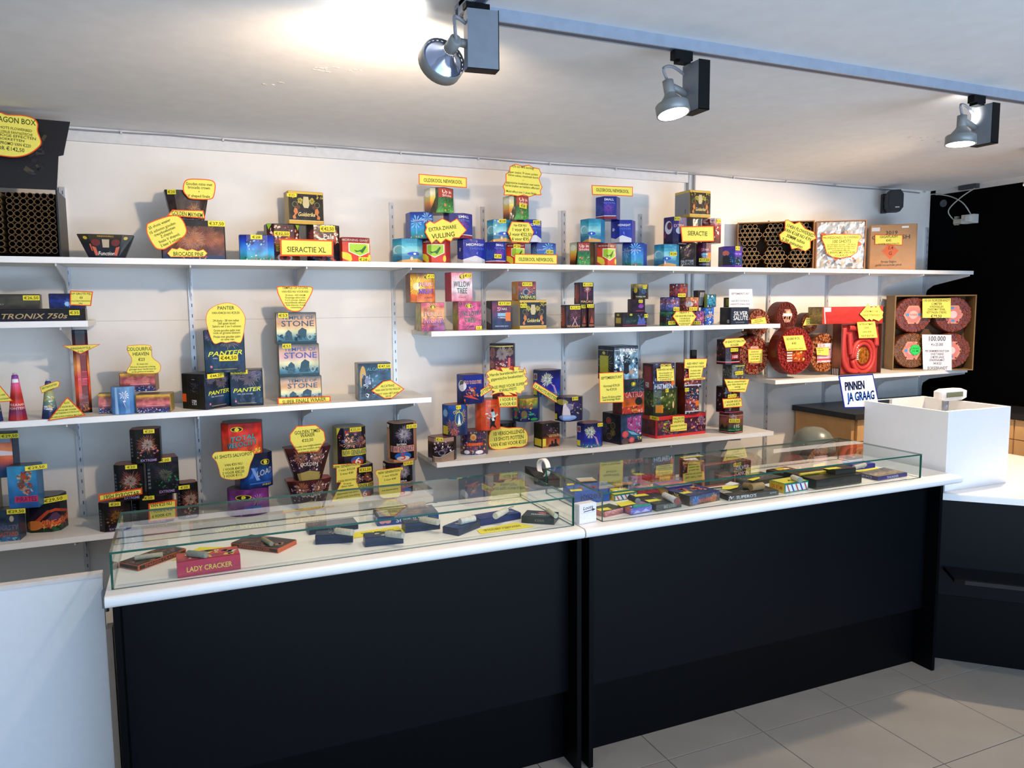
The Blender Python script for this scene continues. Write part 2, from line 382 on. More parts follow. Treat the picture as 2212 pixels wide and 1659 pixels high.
def sign(fr, pts, on, lines, label, smooth=False, Y=None, pl=None, bw=.004, col=YEL, border=ORA, ink=INK, name='price_sign', cat='sign', group='price signs on the shelves', out=.008, lift=0):
    Y = Y if Y is not None else PR[on]['Y']-out
    if pl is None: pl = (0, Y, 0)
    ca_, sa_ = math.cos(pl[2]), math.sin(pl[2]); nx, ny = sa_, ca_
    def onY(px, py, _):      # here: on the sign's own plane, as (u along it, 0, z)
        d = ray(px, py); t = (pl[0]*nx+(pl[1]-(out if pl[2] else 0))*ny)/(d[0]*nx+d[1]*ny); q = CAM+d*t
        return np.array([(q[0]-pl[0])*ca_-(q[1]-pl[1])*sa_, 0, q[2]])
    if smooth: pts = catmull(pts)
    W3 = [onY(*fp(fr, *p), Y) for p in pts]; cx = sum(p[0] for p in W3)/len(W3); cz = min(p[2] for p in W3)
    o = plate(name, [(p[0]-cx, p[2]-cz) for p in W3], .001, col, border=border, bw=bw); oy = -out if pl[2] else 0
    o.location = (pl[0]+cx*ca_, pl[1]+oy-cx*sa_, cz); o.rotation_euler = (0, 0, -pl[2]); tag(o, label, cat, group)
    mb = MB()
    for L in lines:
        x, y, h, t = L[:4]; wmx = L[4] if len(L) > 4 else None; rot = math.radians(L[5]) if len(L) > 5 else 0; c = L[6] if len(L) > 6 else ink
        p = onY(*fp(fr, x, y), Y); px, py = fp(fr, x, y); h3 = abs(onY(px, py-h/FR[fr][2]/2, Y)[2]-onY(px, py+h/FR[fr][2]/2, Y)[2])
        w3 = abs(onY(px+wmx/FR[fr][2]/2, py, Y)[0]-onY(px-wmx/FR[fr][2]/2, py, Y)[0]) if wmx else None
        cs, sn = math.cos(rot), math.sin(rot)
        for P in text2d(t, h3, w3): mb.face([(p[0]-cx+a*cs-b*sn, -.0017, p[2]-cz+a*sn+b*cs) for a, b in P], c)
    if mb.f: mb.build('lettering', VM, o)
    return o
# ------------------------------------------------------------------ room
WY, CZ, RX, LX, BY = 3.95, 2.525, 5.05, -2.6, -1.6
wallm = mat('#efece6', .75, noise_=.02, scale=9, bump=.05); ceilm = mat('#e6e6e6', .85, noise_=.03, scale=14, bump=.25)
def S(name, b, m, **kw): return b.build(name, m, kind='structure', **kw)
S('wall_back', MB().box(LX, RX+.1, WY, WY+.1, 0, CZ), wallm)
S('wall_right', MB().box(RX, RX+.1, BY, WY, 0, CZ), mat('#010102', .7, noise_=.2, spec=.04))
S('wall_left', MB().box(LX-.1, LX, BY, WY+.1, 0, CZ), wallm)
ceil_ = S('ceiling', MB().box(LX-.1, RX+.1, BY-.1, WY+.1, CZ, CZ+.1), ceilm)
S('wall_front', MB().box(LX-.1, RX+.1, BY-.1, BY, 0, .35).box(LX-.1, RX+.1, BY-.1, BY, 2.4, CZ).box(LX-.1, -.75, BY-.1, BY, .35, 2.4).box(4.55, RX+.1, BY-.1, BY, .35, 2.4), wallm)
wf = S('window_1', MB().box(-.75, 4.55, BY-.07, BY-.03, .35, .4).box(-.75, 4.55, BY-.07, BY-.03, 2.35, 2.4), mat('#30343a', .4))
for x in (-.73, 1.0, 2.8, 4.53): MB().box(x-.02, x+.02, BY-.07, BY-.03, .4, 2.35).build('window_mullion', mat('#30343a', .4), wf)
# floor: slab in grout colour, 46 cm tiles on it
fl = S('floor', MB().box(LX-.1, RX+.1, BY-.1, WY+.1, -.05, -.004), mat('#55524e', .8))
tm = mat('#8d8982', .42, noise_=.07, scale=5, spec=.4)
TX, TY = .4625, .448; me = None
for i in range(-11, 9):
    for j in range(-8, 6):
        x0, y0 = 1.62+(i-3)*TX, 2.272+(j-1)*TY
        if x0 < LX-.2 or x0 > RX or y0 > WY or y0 < BY-.3: continue
        if me is None:
            t = MB(); g = .0015; r = lambda d, z: [(d, d, z), (TX-d, d, z), (TX-d, TY-d, z), (d, TY-d, z)]
            t.rings([r(g, -.004), r(g, -.0008), r(g+.001, 0)]); o = t.build('tile', tm, fl); me = o.data
        else: o = bpy.data.objects.new('tile', me); link(o, fl)
        o.location = (x0, y0, 0)
pm = mat('#cfc8bc', .9, noise_=.1)
for cx_, cy_, n_ in ((702, 150, 9), (770, 152, 3), (595, 180, 3), (1985, 298, 8), (2035, 302, 3)):
    for k in range(n_):
        p = onZ(cx_+R_.uniform(-26, 26), cy_+R_.uniform(-5, 5), CZ); q = R_.uniform(.006, .016); t = R_.uniform(0, 3)
        MB().rings([[(q*math.cos(t+a)*b, q*.5*math.sin(t+a), 0) for a, b in ((0, 1), (1.2, .8), (2.4, 1.1), (3.6, .7), (5, .9))], [(q*.6*math.cos(t+a)*b, q*.3*math.sin(t+a), -.0015) for a, b in ((0, 1), (1.2, .8), (2.4, 1.1), (3.6, .7), (5, .9))]]).build('plaster_flake', pm, ceil_, loc=(p[0], p[1], CZ-.0002))
# cable and shadow-gap moulding along the ceiling
S('trim_1', MB().box(LX, 2.9, WY-.018, WY, CZ-.06, CZ), mat('#d9dadb', .6))
S('trim_3', MB().box(-.45, 1.13, WY-.0008, WY+.01, 1.668, 1.6695).box(1.14, 3.3, WY-.0008, WY+.01, 1.668, 1.6695), mat('#b9b6b0', .8))
S('trim_2', MB().box(RX-.012, RX, BY, WY-.05, CZ-.035, CZ), mat('#c9c6bf', .6))
cab = empty('ceiling_cable', (-.4, WY, CZ), 0, 'thin grey cable clipped along the top of the back wall', 'cable')
pts = [(x+.4, -.026-.004*math.sin(x*3), -.008-.005*abs(math.sin(x*4.1))-(.012*max(0, x-3)/2)) for x in np.arange(-2.4, 5.0, .1)]
MB().tube(pts, .0035, 6).build('cord', mat('#8b8f96', .5), cab)
for x in np.arange(-.2, 5, .43): MB().box(x+.4-.004, x+.4+.004, -.032, -.018, -.018, -.004).build('clip', mat('#c5c8cc', .5), cab)
for k, (x, n) in enumerate(((2.905, 'left'), (2.95, 'right'))):
    b = MB().cyl((0, 0, 0), (0, 0, 1.52), .008, 10)
    b.build('conduit_pipe', mat('#b9bcc0', .45), loc=(x, WY-.012, 1.0), label='thin grey conduit pipe running down the wall, the %s one of the pair' % n, cat='pipe', group=None) if 0 else tag(b.build('conduit_pipe', mat('#b9bcc0', .45), loc=(x, WY-.012, 1.0)), 'thin grey conduit down the back wall, %s one of the close pair' % n, 'pipe')
# a wall box at the lower end of the conduits
# ------------------------------------------------------------------ shelving
UPX = [-1.46, -.95, -.45, .054, .545, 1.038, 1.547, 2.045, 2.561, 3.063, 3.563, 4.07, 4.57, 5.02]
ORD = ['out-of-frame far left', 'out-of-frame left', 'first', 'second', 'third', 'fourth', 'fifth', 'sixth', 'seventh', 'eighth', 'ninth', 'tenth', 'eleventh', 'twelfth']
um = mat('#cfd2d6', .35, metal=.3)
for x, n in zip(UPX, ORD):
    o = tag(MB().box(-.011, .011, -.014, 0, .12, 2.262).build('shelf_upright', um, loc=(x, WY, 0)), 'slotted metal upright on the back wall, %s from the left' % n, 'shelf upright', 'slotted wall uprights')
    mb = MB()
    for k in range(42):
        z = .18+k*.05; mb.box(.0005, .0045, -.0146, -.0139, z, z+.016)
    mb.build('slots', mat('#59636f', .7), o, kind='stuff')
wm = mat('#f1f0ee', .45, noise_=.015); brm = mat('#d4d6d8', .45)
def shelf(x0, x1, z, label, y0=3.59, brs=None):
    r = empty('wall_shelf', (x0, WY, z), 0, label, 'shelf', 'white wall shelves')
    MB().box(0, x1-x0, y0-WY+.002, -.016, -.024, 0).build('board', mat('#e4e1da', .5, noise_=.02), r)
    MB().box(0, x1-x0, y0-WY, y0-WY+.002, -.0245, .0003).build('front_edge', mat('#fbfbfa', .3, noise_=.01), r)
    for x in UPX:
        if x0-.03 < x < x1+.03:
            a = x-x0; w = .0025; mb = MB(); q = [(-.015, -.025), (y0-WY+.006, -.025), (y0-WY+.006, -.036), (-.08, -.092), (-.03, -.125), (-.015, -.175)]
            mb.rings([[(a-w, y, zz) for y, zz in q], [(a+w, y, zz) for y, zz in q]]); mb.build('bracket', brm, r)
shelf(LX, 5.06, SHZ['top'], 'white top shelf running the whole length of the back wall')
shelf(LX, -.349, SHZ['s1'], 'short white shelf at far left under the top shelf', 3.6)
shelf(LX, 1.125, SHZ['s3'], 'long white shelf at left, third down, with blue and black boxes')
shelf(LX, 1.125, SHZ['s5'], 'lowest white shelf at left, running behind the glass case')
shelf(1.132, 3.34, SHZ['s2'], 'white middle shelf between top shelf and pyramid of boxes')
shelf(1.147, 3.31, SHZ['s4'], 'low white shelf at centre carrying the pyramid of boxes')
shelf(3.314, 5.04, SHZ['sR'], 'white right-hand shelf carrying the red firecracker rolls')
# ------------------------------------------------------------------ track and spotlights
tr = empty('light_track', (.72, 2.005, CZ), 0, 'L-shaped grey ceiling track carrying the spotlights', 'light track')
MB().box(0, 4.3, -.018, -.011, -.034, 0).box(0, 4.3, .011, .018, -.034, 0).box(0, 4.3, -.011, .011, -.012, 0).box(0, .007, -1.6, -.018, -.034, 0).box(.03, .036, -1.6, -.018, -.034, 0).box(0, .036, -1.6, -.018, -.012, -.001).build('rail', mat('#aab4c4', .35, metal=.4), tr)
MB().box(.01, 4.3, -.011, .011, -.0335, -.026).box(.007, .03, -1.6, -.0185, -.0335, -.026).build('groove', mat('#545c6c', .5), tr)
MB().box(3.38, 3.385, .018, .66, -.034, 0).box(3.41, 3.416, .018, .66, -.034, 0).box(3.385, 3.41, .018, .66, -.012, 0).build('side_rail', mat('#aab4c4', .35, metal=.4), tr)
if 0: MB().box(0,1,0,1,0,1).build('groove', mat('#545c6c', .5), tr)
gm, bm_, hm = mat('#868c94', .5, metal=.1), mat('#050608', .5, spec=.2), mat('#8e8e8c', .5, metal=.1)
def spot(x, yaw, aim, label, lit, hdz=-.145, hoff=(-.075, .0), arm=True, dx=0, ty=2.005, ring=1.0, dz=0):
    """gear box hanging off the track; round reflector head on an arm, aimed along aim"""
    r = empty('track_spotlight', (x, ty, CZ-.034+dz), 0, label, 'spotlight', 'spotlights on the ceiling track')
    MB().box(-.035, .03, -.013, .013, -.028, -.001-dz).box(-.02, .02, -.016, .016, -.036, -.026).build('track_adapter', bm_, r)
    a = math.radians(yaw); u = Vector((math.cos(a), math.sin(a), 0)); v = Vector((-u.y, u.x, 0)); c = Vector((dx, 0, 0))
    def bxx(du0, du1, dv0, dv1, z0, z1): 
        return [[tuple(c+u*p+v*q+Vector((0, 0, z))) for p, q in ((du0, dv0), (du1, dv0), (du1, dv1), (du0, dv1))] for z in (z0, z1)]
    k_ = ring
    MB().rings(bxx(-.041, .041, -.02, .02, -.175, -.03)).build('gear_box', gm, r)
    MB().rings(bxx(.0405, .0425, -.0205, .0205, -.176, -.029)).rings(bxx(-.041, .0425, -.0195, .0195, -.177, -.174)).build('gear_box_end', bm_, r)
    hc = Vector((hoff[0], hoff[1], hdz)); ax = Vector(aim).normalized(); so = hc-ax*.03
    MB().lathe(so, ax, [(-.02, .012), (-.018, .017), (.022, .017), (.025, .012)], 20).build('lamp_socket', hm, r)
    MB().lathe(so, ax, [(.022, .017), (.03, .02), (.05, .04*k_), (.062, .052*k_)], 24, cap=(False, False)).build('reflector', mat('#b9c4e0', .12, metal=.8) if not lit or lit == 2 else hm, r)
    MB().lathe(so, ax, [(.055, .0535*k_), (.058, .0565*k_), (.088, .0565*k_), (.088, .052*k_), (.058, .052*k_), (.055, .0535*k_)], 28, cap=(False, False)).build('lamp_ring', mat('#8f9190', .4, metal=.3), r)
    MB().lathe(so, ax, [(.080, .0518*k_), (.0875, .0518*k_)], 28, sm=False).build('bulb_face', mat('#fff4e4', .2, emit=14 if lit else 0), r)
    e = c-u*.03+Vector((0, 0, hdz+.01)); s2 = so+Vector((0, 0, .004))
    MB().tube([s2, s2*.5+e*.5+Vector((0, 0, .003)), e], .011, 8).build('arm', hm, r)
    e2 = c-u*.04+Vector((0, 0, -.062)); st = so-ax*.018
    MB().tube(bez([st, st-ax*.02+Vector((-.012, 0, .018)), (st+e2)/2+Vector((-.016, 0, .035)), e2]), .0045, 8).build('lead', mat('#98979c', .5), r)
    return r.location+so+ax*.095
p1 = spot(.738, -6, (-.12, .92, -.34), 'grey track spotlight at left, dish seen from behind', 2, hdz=-.125, hoff=(-.066, .04), dx=.010, ty=1.90, ring=1.08, dz=.012)
p2 = spot(1.45, -90, (.06, -.22, -1), 'middle track spotlight, lit white disc facing down', 1, hdz=-.133, hoff=(-.035, .01), dx=.052, ring=.9)
p3 = spot(2.79, -90, (-.05, -.02, -1), 'right-hand track spotlight, lit white disc facing down', 1, hdz=-.123, hoff=(-.065, .01), dx=.05, ring=.93)
p4 = spot(4.118, -90, (-.25, .1, -1), 'track spotlight beyond the right edge of the photo', 2, hdz=-.12, hoff=(-.0, .0), dx=.08, ty=2.60)
light('SPOT', 'lamp_left', p1, 82, WARM, aim=p1+Vector((-.12, 1.0, -.32)), spot_size=math.radians(150), spot_blend=.7, shadow_soft_size=.035)
light('SPOT', 'lamp_middle', p2, 32, WARM, aim=p2+Vector((.06, -.1, -1)), spot_size=math.radians(150), spot_blend=.8, shadow_soft_size=.04)
light('SPOT', 'lamp_right', p3, 34, WARM, aim=p3+Vector((-.05, .1, -1)), spot_size=math.radians(165), spot_blend=.6, shadow_soft_size=.04)
light('SPOT', 'lamp_far_right', p4, 165, WARM, aim=p4+Vector((-.5, .3, -1)), spot_size=math.radians(170), spot_blend=.5, shadow_soft_size=.035)
light('SPOT', 'spill_left', Vector((.62, 2.0, 2.42)), 6, (1, .95, .88), aim=Vector((.40, 2.2, 2.525)), spot_size=math.radians(150), spot_blend=.9, shadow_soft_size=.03)
light('SPOT', 'spill_right', Vector((2.80, 2.04, 2.42)), 2.2, (1, .95, .88), aim=Vector((3.1, 2.15, 2.525)), spot_size=math.radians(140), spot_blend=.9, shadow_soft_size=.03)
# ------------------------------------------------------------------ counters
DZ = .92; blk = mat('#03050b', .42, noise_=.15, scale=60, spec=.14); blk2 = mat('#020306', .45, noise_=.15, scale=60, spec=.1)
top_m = mat('#f2f1ef', .32, noise_=.01)
def nose(x0, x1, y0, y1, zt, th=.034):
    q = [(y1, zt-th), (y1, zt)]+[(y0+.014-.014*math.sin(t), zt-.014+.014*math.cos(t)) for t in np.linspace(0, math.pi/2, 6)]+[(y0+.014-.014*math.cos(t), zt-th+.014-.014*math.sin(t)) for t in np.linspace(0, math.pi/2, 6)]
    return MB().rings([[(x0, y, z) for y, z in q], [(x1, y, z) for y, z in q]])
def counter(x0, x1, xt, label):
    r = empty('shop_counter', (x0, 2.335, 0), 0, label, 'counter')
    tag(nose(-.006, xt-x0, 0, .60, DZ).build('worktop', top_m, r), 'white worktop with a rounded front edge')
    for a in (.012, x1-x0-.03): MB().box(a, a+.018, .012, .57, 0, DZ-.035).build('side_panel', blk2, r)
    MB().box(.031, x1-x0-.031, .078, .096, .283, DZ-.035).build('front_panel', blk, r)
    MB().box(.031, x1-x0-.031, .118, .136, .0, .29).build('plinth_panel', blk2, r)
    MB().box(.031, x1-x0-.031, .137, .56, .27, .282).build('inner_shelf', blk2, r)
counter(-.225, 1.30, 1.296, 'black counter at left with white top under the longer empty glass case')
counter(1.308, 3.185, 3.285, 'black counter at right with white top under the crowded glass case')
def case(x0, x1, y0, y1, zt, label):
    r = empty('glass_display_case', (x0, y0, DZ), 0, label, 'glass case'); t = .006; w, d, h = x1-x0, y1-y0, zt-DZ
    def pane(a, e, lab=None):
        # big faces clear, cut edges green
        X0, X1, Y0, Y1, Z0, Z1 = a; ths = [X1-X0, Y1-Y0, Z1-Z0]; ax = ths.index(min(ths)); mb = MB(); ed = MB()
        lo, hi = [X0, Y0, Z0], [X1, Y1, Z1]; o = [i for i in range(3) if i != ax]
        def P(i, j, k): 
            p = [0, 0, 0]; p[ax] = (lo, hi)[k][ax]; p[o[0]] = (lo, hi)[i][o[0]]; p[o[1]] = (lo, hi)[j][o[1]]; return p
        mb.face([P(0, 0, 1), P(1, 0, 1), P(1, 1, 1), P(0, 1, 1)])
        ob = mb.build('glass_pane', GL, r)
        for a2, b2 in (((0, 0), (1, 0)), ((1, 0), (1, 1)), ((1, 1), (0, 1)), ((0, 1), (0, 0))): ed.face([P(*a2, 0), P(*b2, 0), P(*b2, 1), P(*a2, 1)])
        ed.build('cut_edge', GE, ob)
    pane((0, w, 0, d, h-t, h), 0); pane((.0, w, .0, t, .001, h-t-.0005), 0); pane((.0, t, t, d, .001, h-t-.0005), 0); pane((w-t, w, t, d, .001, h-t-.0005), 0); pane((t, w-t, d-t, d, .001, h-t-.0005), 0)
case(-.217, 1.284, 2.395, 2.868, 1.031, 'long low glass display case at left with few packs inside')
case(1.402, 3.085, 2.395, 2.874, 1.031, 'glass display case at right crowded with firework packs')
# swing gate at far left
g = empty('counter_gate', (-1.75, 2.62, 0), 0, 'white panel gate closing the gap left of the counter', 'gate')
MB().box(0, 1.49, 0, .02, .02, .892).build('gate_panel', mat('#e9ecef', .5, noise_=.015), g)
MB().box(0, 1.49, -.002, .03, .892, .905).build('top_rail', mat('#e6dcd4', .5), g)
MB().box(1.495, 1.512, -.05, .0, .1, .74).build('edge_strip', mat('#a99585', .5), g)
for z in (.80, .09): MB().box(1.487, 1.506, -.03, .012, z, z+.05).cyl((1.5, -.03, z-.01), (1.5, -.03, z+.06), .006, 10).build('hinge', mat('#8e8e92', .3, metal=.8), g)
# angled counter at far right
r = empty('angled_counter', (3.30, 2.42, 0), -math.pi/4, 'black angled counter at right edge with white top and bag ledge', 'counter')
MB().box(-.14, 1.15, .0, .018, .44, .785).build('front_panel', blk, r); MB().box(-.14, 1.15, .004, .022, .0, .32).build('lower_panel', blk2, r); MB().box(-.14, 1.15, .002, .02, .322, .44).build('middle_panel', blk, r)
q = [(0, 0, .445), (.02, -.17, .445), (.06, -.19, .445), (1.15, -.19, .445), (1.15, 0, .445)]
MB().rings([q, [(x, y, .463) for x, y, z in q]]).build('bag_ledge', mat('#0a0a0c', .22), r)
# its white top: follows the diagonal front, wraps behind the till screen
tp = [(3.235, 2.475), (4.2, 1.51), (4.5, 1.8), (4.5, 2.95), (3.235, 2.95)]; ca = math.cos(math.pi/4)
loc2 = [((x-3.3)*ca-(y-2.42)*ca, (x-3.3)*ca+(y-2.42)*ca) for x, y in tp]
MB().rings([[(x, y, .787) for x, y in loc2], [(x, y, .812) for x, y in loc2], [(x*.999, y+.002, .818) for x, y in loc2]]).build('worktop', top_m, r)
# open topped screen box round the till
r = empty('till_screen', (3.315, 2.445, .8185), 0, 'white open-topped screen box around the till', 'screen box'); sm = mat('#eceef0', .45, noise_=.01)
MB().box(0, .018, 0, .48, 0, .385).build('left_panel', sm, r); MB().box(.018, .45, 0, .018, 0, .385).build('front_panel', sm, r)
MB().box(.432, .45, .018, .48, 0, .385).build('right_panel', sm, r); MB().box(.18, .432, .462, .48, 0, .385).build('back_panel', sm, r)
MB().box(.01, .17, -.001, .017, .3851, .388).box(.01, .44, .463, .479, .386, .387).build('edge_band', mat('#ffffff', .4), r)
t = empty('cash_register', (3.44, 2.56, .8185), 0, 'white cash register with grey display, inside the screen box', 'cash register'); cm = mat('#ebe8e2', .35)
MB().box(0, .28, 0, .26, 0, .12).build('drawer_base', cm, t)
MB().rings([[(.02, .03, .12), (.26, .03, .12), (.26, .25, .12), (.02, .25, .12)], [(.03, .10, .26), (.25, .10, .26), (.25, .25, .30), (.03, .25, .30)]]).build('housing', cm, t)
MB().cyl((.22, .16, .28), (.22, .16, .40), .016, 12).build('display_post', mat('#8e98a8', .4), t)
P = poly_shape('oct', .5); hd = MB().rings([[(x*.19+.245, .13, y*.12+.422) for x, y in P], [(x*.195+.245, .145, y*.125+.422) for x, y in P], [(x*.18+.245, .18, y*.11+.424) for x, y in P]]).build('display_head', mat('#f4f3f0', .3), t)
MB().box(.185, .31, .1285, .1296, .410, .436).build('display_window', mat('#7d8368', .2), hd)
# card sign
W3 = [onY(*fp('S', *p), 2.94) for p in ((632, 125), (925, 107), (985, 395), (680, 402))]
cx = W3[0][0]; cz = min(p[2] for p in W3)
def cardsign():
    P = [(p[0]-cx, p[2]-cz) for p in W3]; o = plate('payment_sign', P, .003, '#eef0f4', border='#1b2a86', bw=.007); o.location = (cx, 2.94, cz)
    tag(o, 'white blue-bordered sign reading PINNEN JA GRAAG above the till screen', 'sign')
    mb = MB()
    for x, y, h, tx, w, c in ((760, 207, 72, 'PINNEN', 195, '#1a2350'), (815, 295, 74, 'JA GRAAG', 265, '#1d66c8')):
        p = onY(*fp('S', x+8, y), 2.94); k = 1/F/3.936*(-(RM.T@(p-CAM))[2])
        for dx in (-.0013, 0, .0013):
            for Q in text2d(tx, h*k, w*k*1.17): mb.face([(p[0]-cx+a-.15*b+dx, -.0042-abs(dx)*.1, p[2]-cz+b+.02*a) for a, b in Q], c)
    mb.build('lettering', VM, o)
    MB().box(.205, .213, .001, .006, -.26, .08).build('stake', mat('#b8bcc2', .3, metal=.7), o)
cardsign()
# ------------------------------------------------------------------ wood cabinets at right
wd = mat('#c89a62', .45, noise_=.12, scale=7); dk = mat('#1b1c1f', .4, noise_=.1)
c = empty('wooden_cabinet', (3.808, 3.436, 0), 0, 'light wood base cabinet under the right-hand shelf', 'cabinet')
MB().box(0, 1.24, .02, .49, .08, 1.0).build('carcass', wd, c); 
for k in range(3):
    d = MB().box(.03+k*.41, .42+k*.41, .0, .019, .86, .995).build('drawer', mat('#d3a670', .45, noise_=.1, scale=7), c); MB().box(.19+k*.41, .26+k*.41, -.012, -.001, .925, .932).build('handle', mat('#9a9a9a', .3, metal=.8), d)
    d = MB().box(.03+k*.41, .42+k*.41, .0, .019, .09, .855).build('door', mat('#d3a670', .45, noise_=.1, scale=7), c); MB().box(.05+k*.41, .057+k*.41, -.012, -.001, .72, .8).build('handle', mat('#9a9a9a', .3, metal=.8), d)
c = empty('side_cabinet', (4.70, 1.9, 0), 0, 'light wood base cabinet along the black wall behind the till screen', 'cabinet')
MB().box(.02, .34, 0, 1.5, .08, 1.0).build('carcass', wd, c)
for k in range(4):
    for z0, z1 in ((.09, .30), (.305, .52), (.525, .74), (.745, .87), (.875, .995)): MB().box(0, .019, .005+k*.375, .37+k*.375, z0, z1).build('drawer', mat('#d3a670', .45, noise_=.1, scale=7), c)
w = MB(); w.box(3.79, 5.04, 3.41, 3.94, 1.001, 1.036); w.box(4.68, 5.04, 1.9, 3.41, 1.001, 1.036); tag(w.build('dark_worktop', dk), 'dark grey L-shaped worktop on the wood cabinets', 'worktop')
tag(MB().lathe((0, 0, 0), (0, 0, 1), [(0, .045), (.004, .05), (.012, .055)], 20).build('small_dish', mat('#8f949a', .3), loc=(4.25, 3.75, 1.037)), 'small grey dish on the dark worktop against the black wall', 'dish')
# domed bin
b = empty('waste_bin', (3.37, 3.33, 0), .3, 'grey bin with domed lid behind the crowded glass case', 'bin')
MB().lathe((0, 0, 0), (0, 0, 1), [(0, .10), (.01, .105), (.84, .122), (.85, .124)], 28).build('bin_body', mat('#7c8078', .4), b)
MB().lathe((0, 0, .851), (0, 0, 1), [(0, .126), (.03, .126), (.08, .115), (.12, .09), (.145, .055), (.155, .0)], 28, cap=(True, False)).build('dome_lid', mat('#74786e', .3, spec=.6), b)
MB().tube([(.128*math.cos(t), .128*math.sin(t), .89+.05*math.sin((t-3.6)/1.9*math.pi)) for t in np.linspace(3.6, 5.5, 14)], .003, 6).build('lid_slit', mat('#16181a', .5), b)
# ------------------------------------------------------------------ speaker, junction box with loose leads
s = empty('wall_speaker', (4.60, WY-.03, 2.345), -.62, 'small black speaker bracketed high on the back wall', 'speaker')
MB().box(-.055, -.02, -.055, 0, .0, .13).box(-.05, .0, -.08, -.03, .05, .08).build('bracket', mat('#101114', .5), s)
P = offset(ccw(poly_shape('oct', 1.35)), 0); P2 = [(x*.10, y*.108+.068) for x, y in P]
sb = MB().rings([[(x, -.08, z) for x, z in P2], [(x, -.165, z) for x, z in P2], [(x*.93, -.172, z) for x, z in P2]]).build('cabinet', mat('#14161a', .5), s); 
MB().rings([[(x*.9, -.1725, (z-.068)*.9+.068) for x, z in P2], [(x*.88, -.176, (z-.068)*.88+.068) for x, z in P2]]).build('grille', mat('#25272a', .7, noise_=.3, scale=400), s)
MB().box(-.004, .022, -.1775, -.1765, .02, .026).build('badge', mat('#d5d8dc', .3), s)
j = empty('junction_box', (RX, 3.62, 2.26), 0, 'white junction box with loose leads on the black wall by the corner', 'junction box')
MB().box(-.05, 0, -.045, .045, 0, .06).box(-.075, -.05, -.03, .0, .01, .05).build('housing', mat('#c9ccc8', .4), j)
MB().box(-.055, -.0, .045, .10, .005, .035).box(-.02, 0, .095, .12, .0, .06).build('plug_block', mat('#a8a698', .5), j)
MB().tube(bez([(-.03, -.01, .06), (-.06, .03, .14), (-.04, .14, .2), (-.02, .27, .235), (-.01, .32, .24)]), .004, 8).build('lead', mat('#a9b0a4', .5), j)
MB().tube(bez([(-.03, .11, .03), (-.07, .13, .1), (-.06, .05, .18), (-.03, -.03, .235)]), .004, 8).build('lead', mat('#a9b0a4', .5), j)
MB().box(-.05, 0, -.05, .08, .235, .262).build('ceiling_clamp', mat('#3a3d40', .5), j)
MB().lathe((-.002, .22, .165), (-1, 0, 0), [(0, .026), (.006, .026), (.006, .018), (.001, .016)], 18).build('cable_grommet', mat('#4a4e54', .5), j)
# ------------------------------------------------------------------ printed designs
def palm(u, v, s, c): return [('p', [(u-.015, v-s), (u+.015, v-s), (u+.01, v), (u-.01, v)], c), ('b', u, v, s*.7, c, 11, .45)]
def star_logo(u, v, s=.1): return [('e', u, v, s*1.3, s*.75, '#d9c72a'), ('e', u, v, s*1.1, s*.6, '#191a10'), ('b', u, v, s*.75, '#f0e040', 5, 1.4)]
A = {}
A['beach'] = [('g', ['#2b7fae', '#3fb3cf', '#9fdcdc', '#3d86b0', '#2a6b93'], .18), ('e', .2, .55, .2, .19, '#cfeaf0'), ('e', .23, .53, .17, .17, '#7cc9da'), ('g', ['#5fb0c8', '#2f6f98'], .35, 9, (0, .22, 1, .38)), ('p', [(0, 0), (1, 0), (1, .1), (.65, .17), (.3, .1), (0, .0)], '#d9a55a'), ('e', .62, .37, .17, .08, '#2b56c4'), ('e', .62, .37, .03, .04, '#fff'), ('e', .55, .17, .03, .08, '#f0c8a8'), ('t', .58, .87, .09, 'BEACH', '#2c8ca8', .6), ('t', .66, .73, .09, 'HUNTER', '#54a0b4', .5)]
A['morning'] = [('g', ['#c23a24', '#d8422c'], .12), ('r', 0, .82, 1, 1, '#7a1a20'), ('t', .5, .9, .09, 'MORNING GIANT', '#c9b8a8', .9), ('p', [(.25, .78), (.97, .78), (.97, .42), (.62, .22), (.25, .42)], '#f4f6e0'), ('p', [(.28, .75), (.94, .75), (.94, .43), (.62, .26), (.28, .43)], '#a5cf3a'), ('p', [(.42, .5), (.55, .46), (.68, .52), (.8, .68), (.85, .64), (.75, .44), (.7, .36), (.62, .44), (.5, .4)], '#2f6a2c'), ('p', [(0, .42), (.2, .38), (.33, .28), (.36, .08), (.3, 0), (.1, .12), (0, .18)], '#e3cf38'), ('e', .97, .18, .06, .14, '#e3cf38')]
A['midnight'] = [('g', ['#1c2f9a', '#1f34a8', '#2540b8'], .12), ('p', [(0, .24), (.28, .16), (.62, .32), (1, .18), (1, 0), (0, 0)], '#dcdfe6'), ('t', .68, .78, .1, 'MIDNIGHT', '#f4f4fa', .56), ('t', .72, .62, .09, 'THUNDER', '#4f74d8', .5), ('b', .15, .6, .1, '#f4f4fa', 8, .9), ('p', [(.62, .55), (.68, .48), (.65, .42), (.72, .34), (.66, .4), (.69, .47)], '#bcd0ff')]
A['palms'] = [('g', ['#1c2e8e', '#2a6cc4', '#3fa0d8', '#2f8a70'], .15)]+palm(.22, .62, .45, '#86c8f0')+palm(.66, .78, .55, '#7cc4f4')+[('n', 26, .03, ['#d05038', '#8a5a3c', '#2f7a4a', '#e8e0c0'], (0, 0, 1, .12)), ('t', .5, .7, .075, 'coconut grove', '#c8b8d8', .8)]
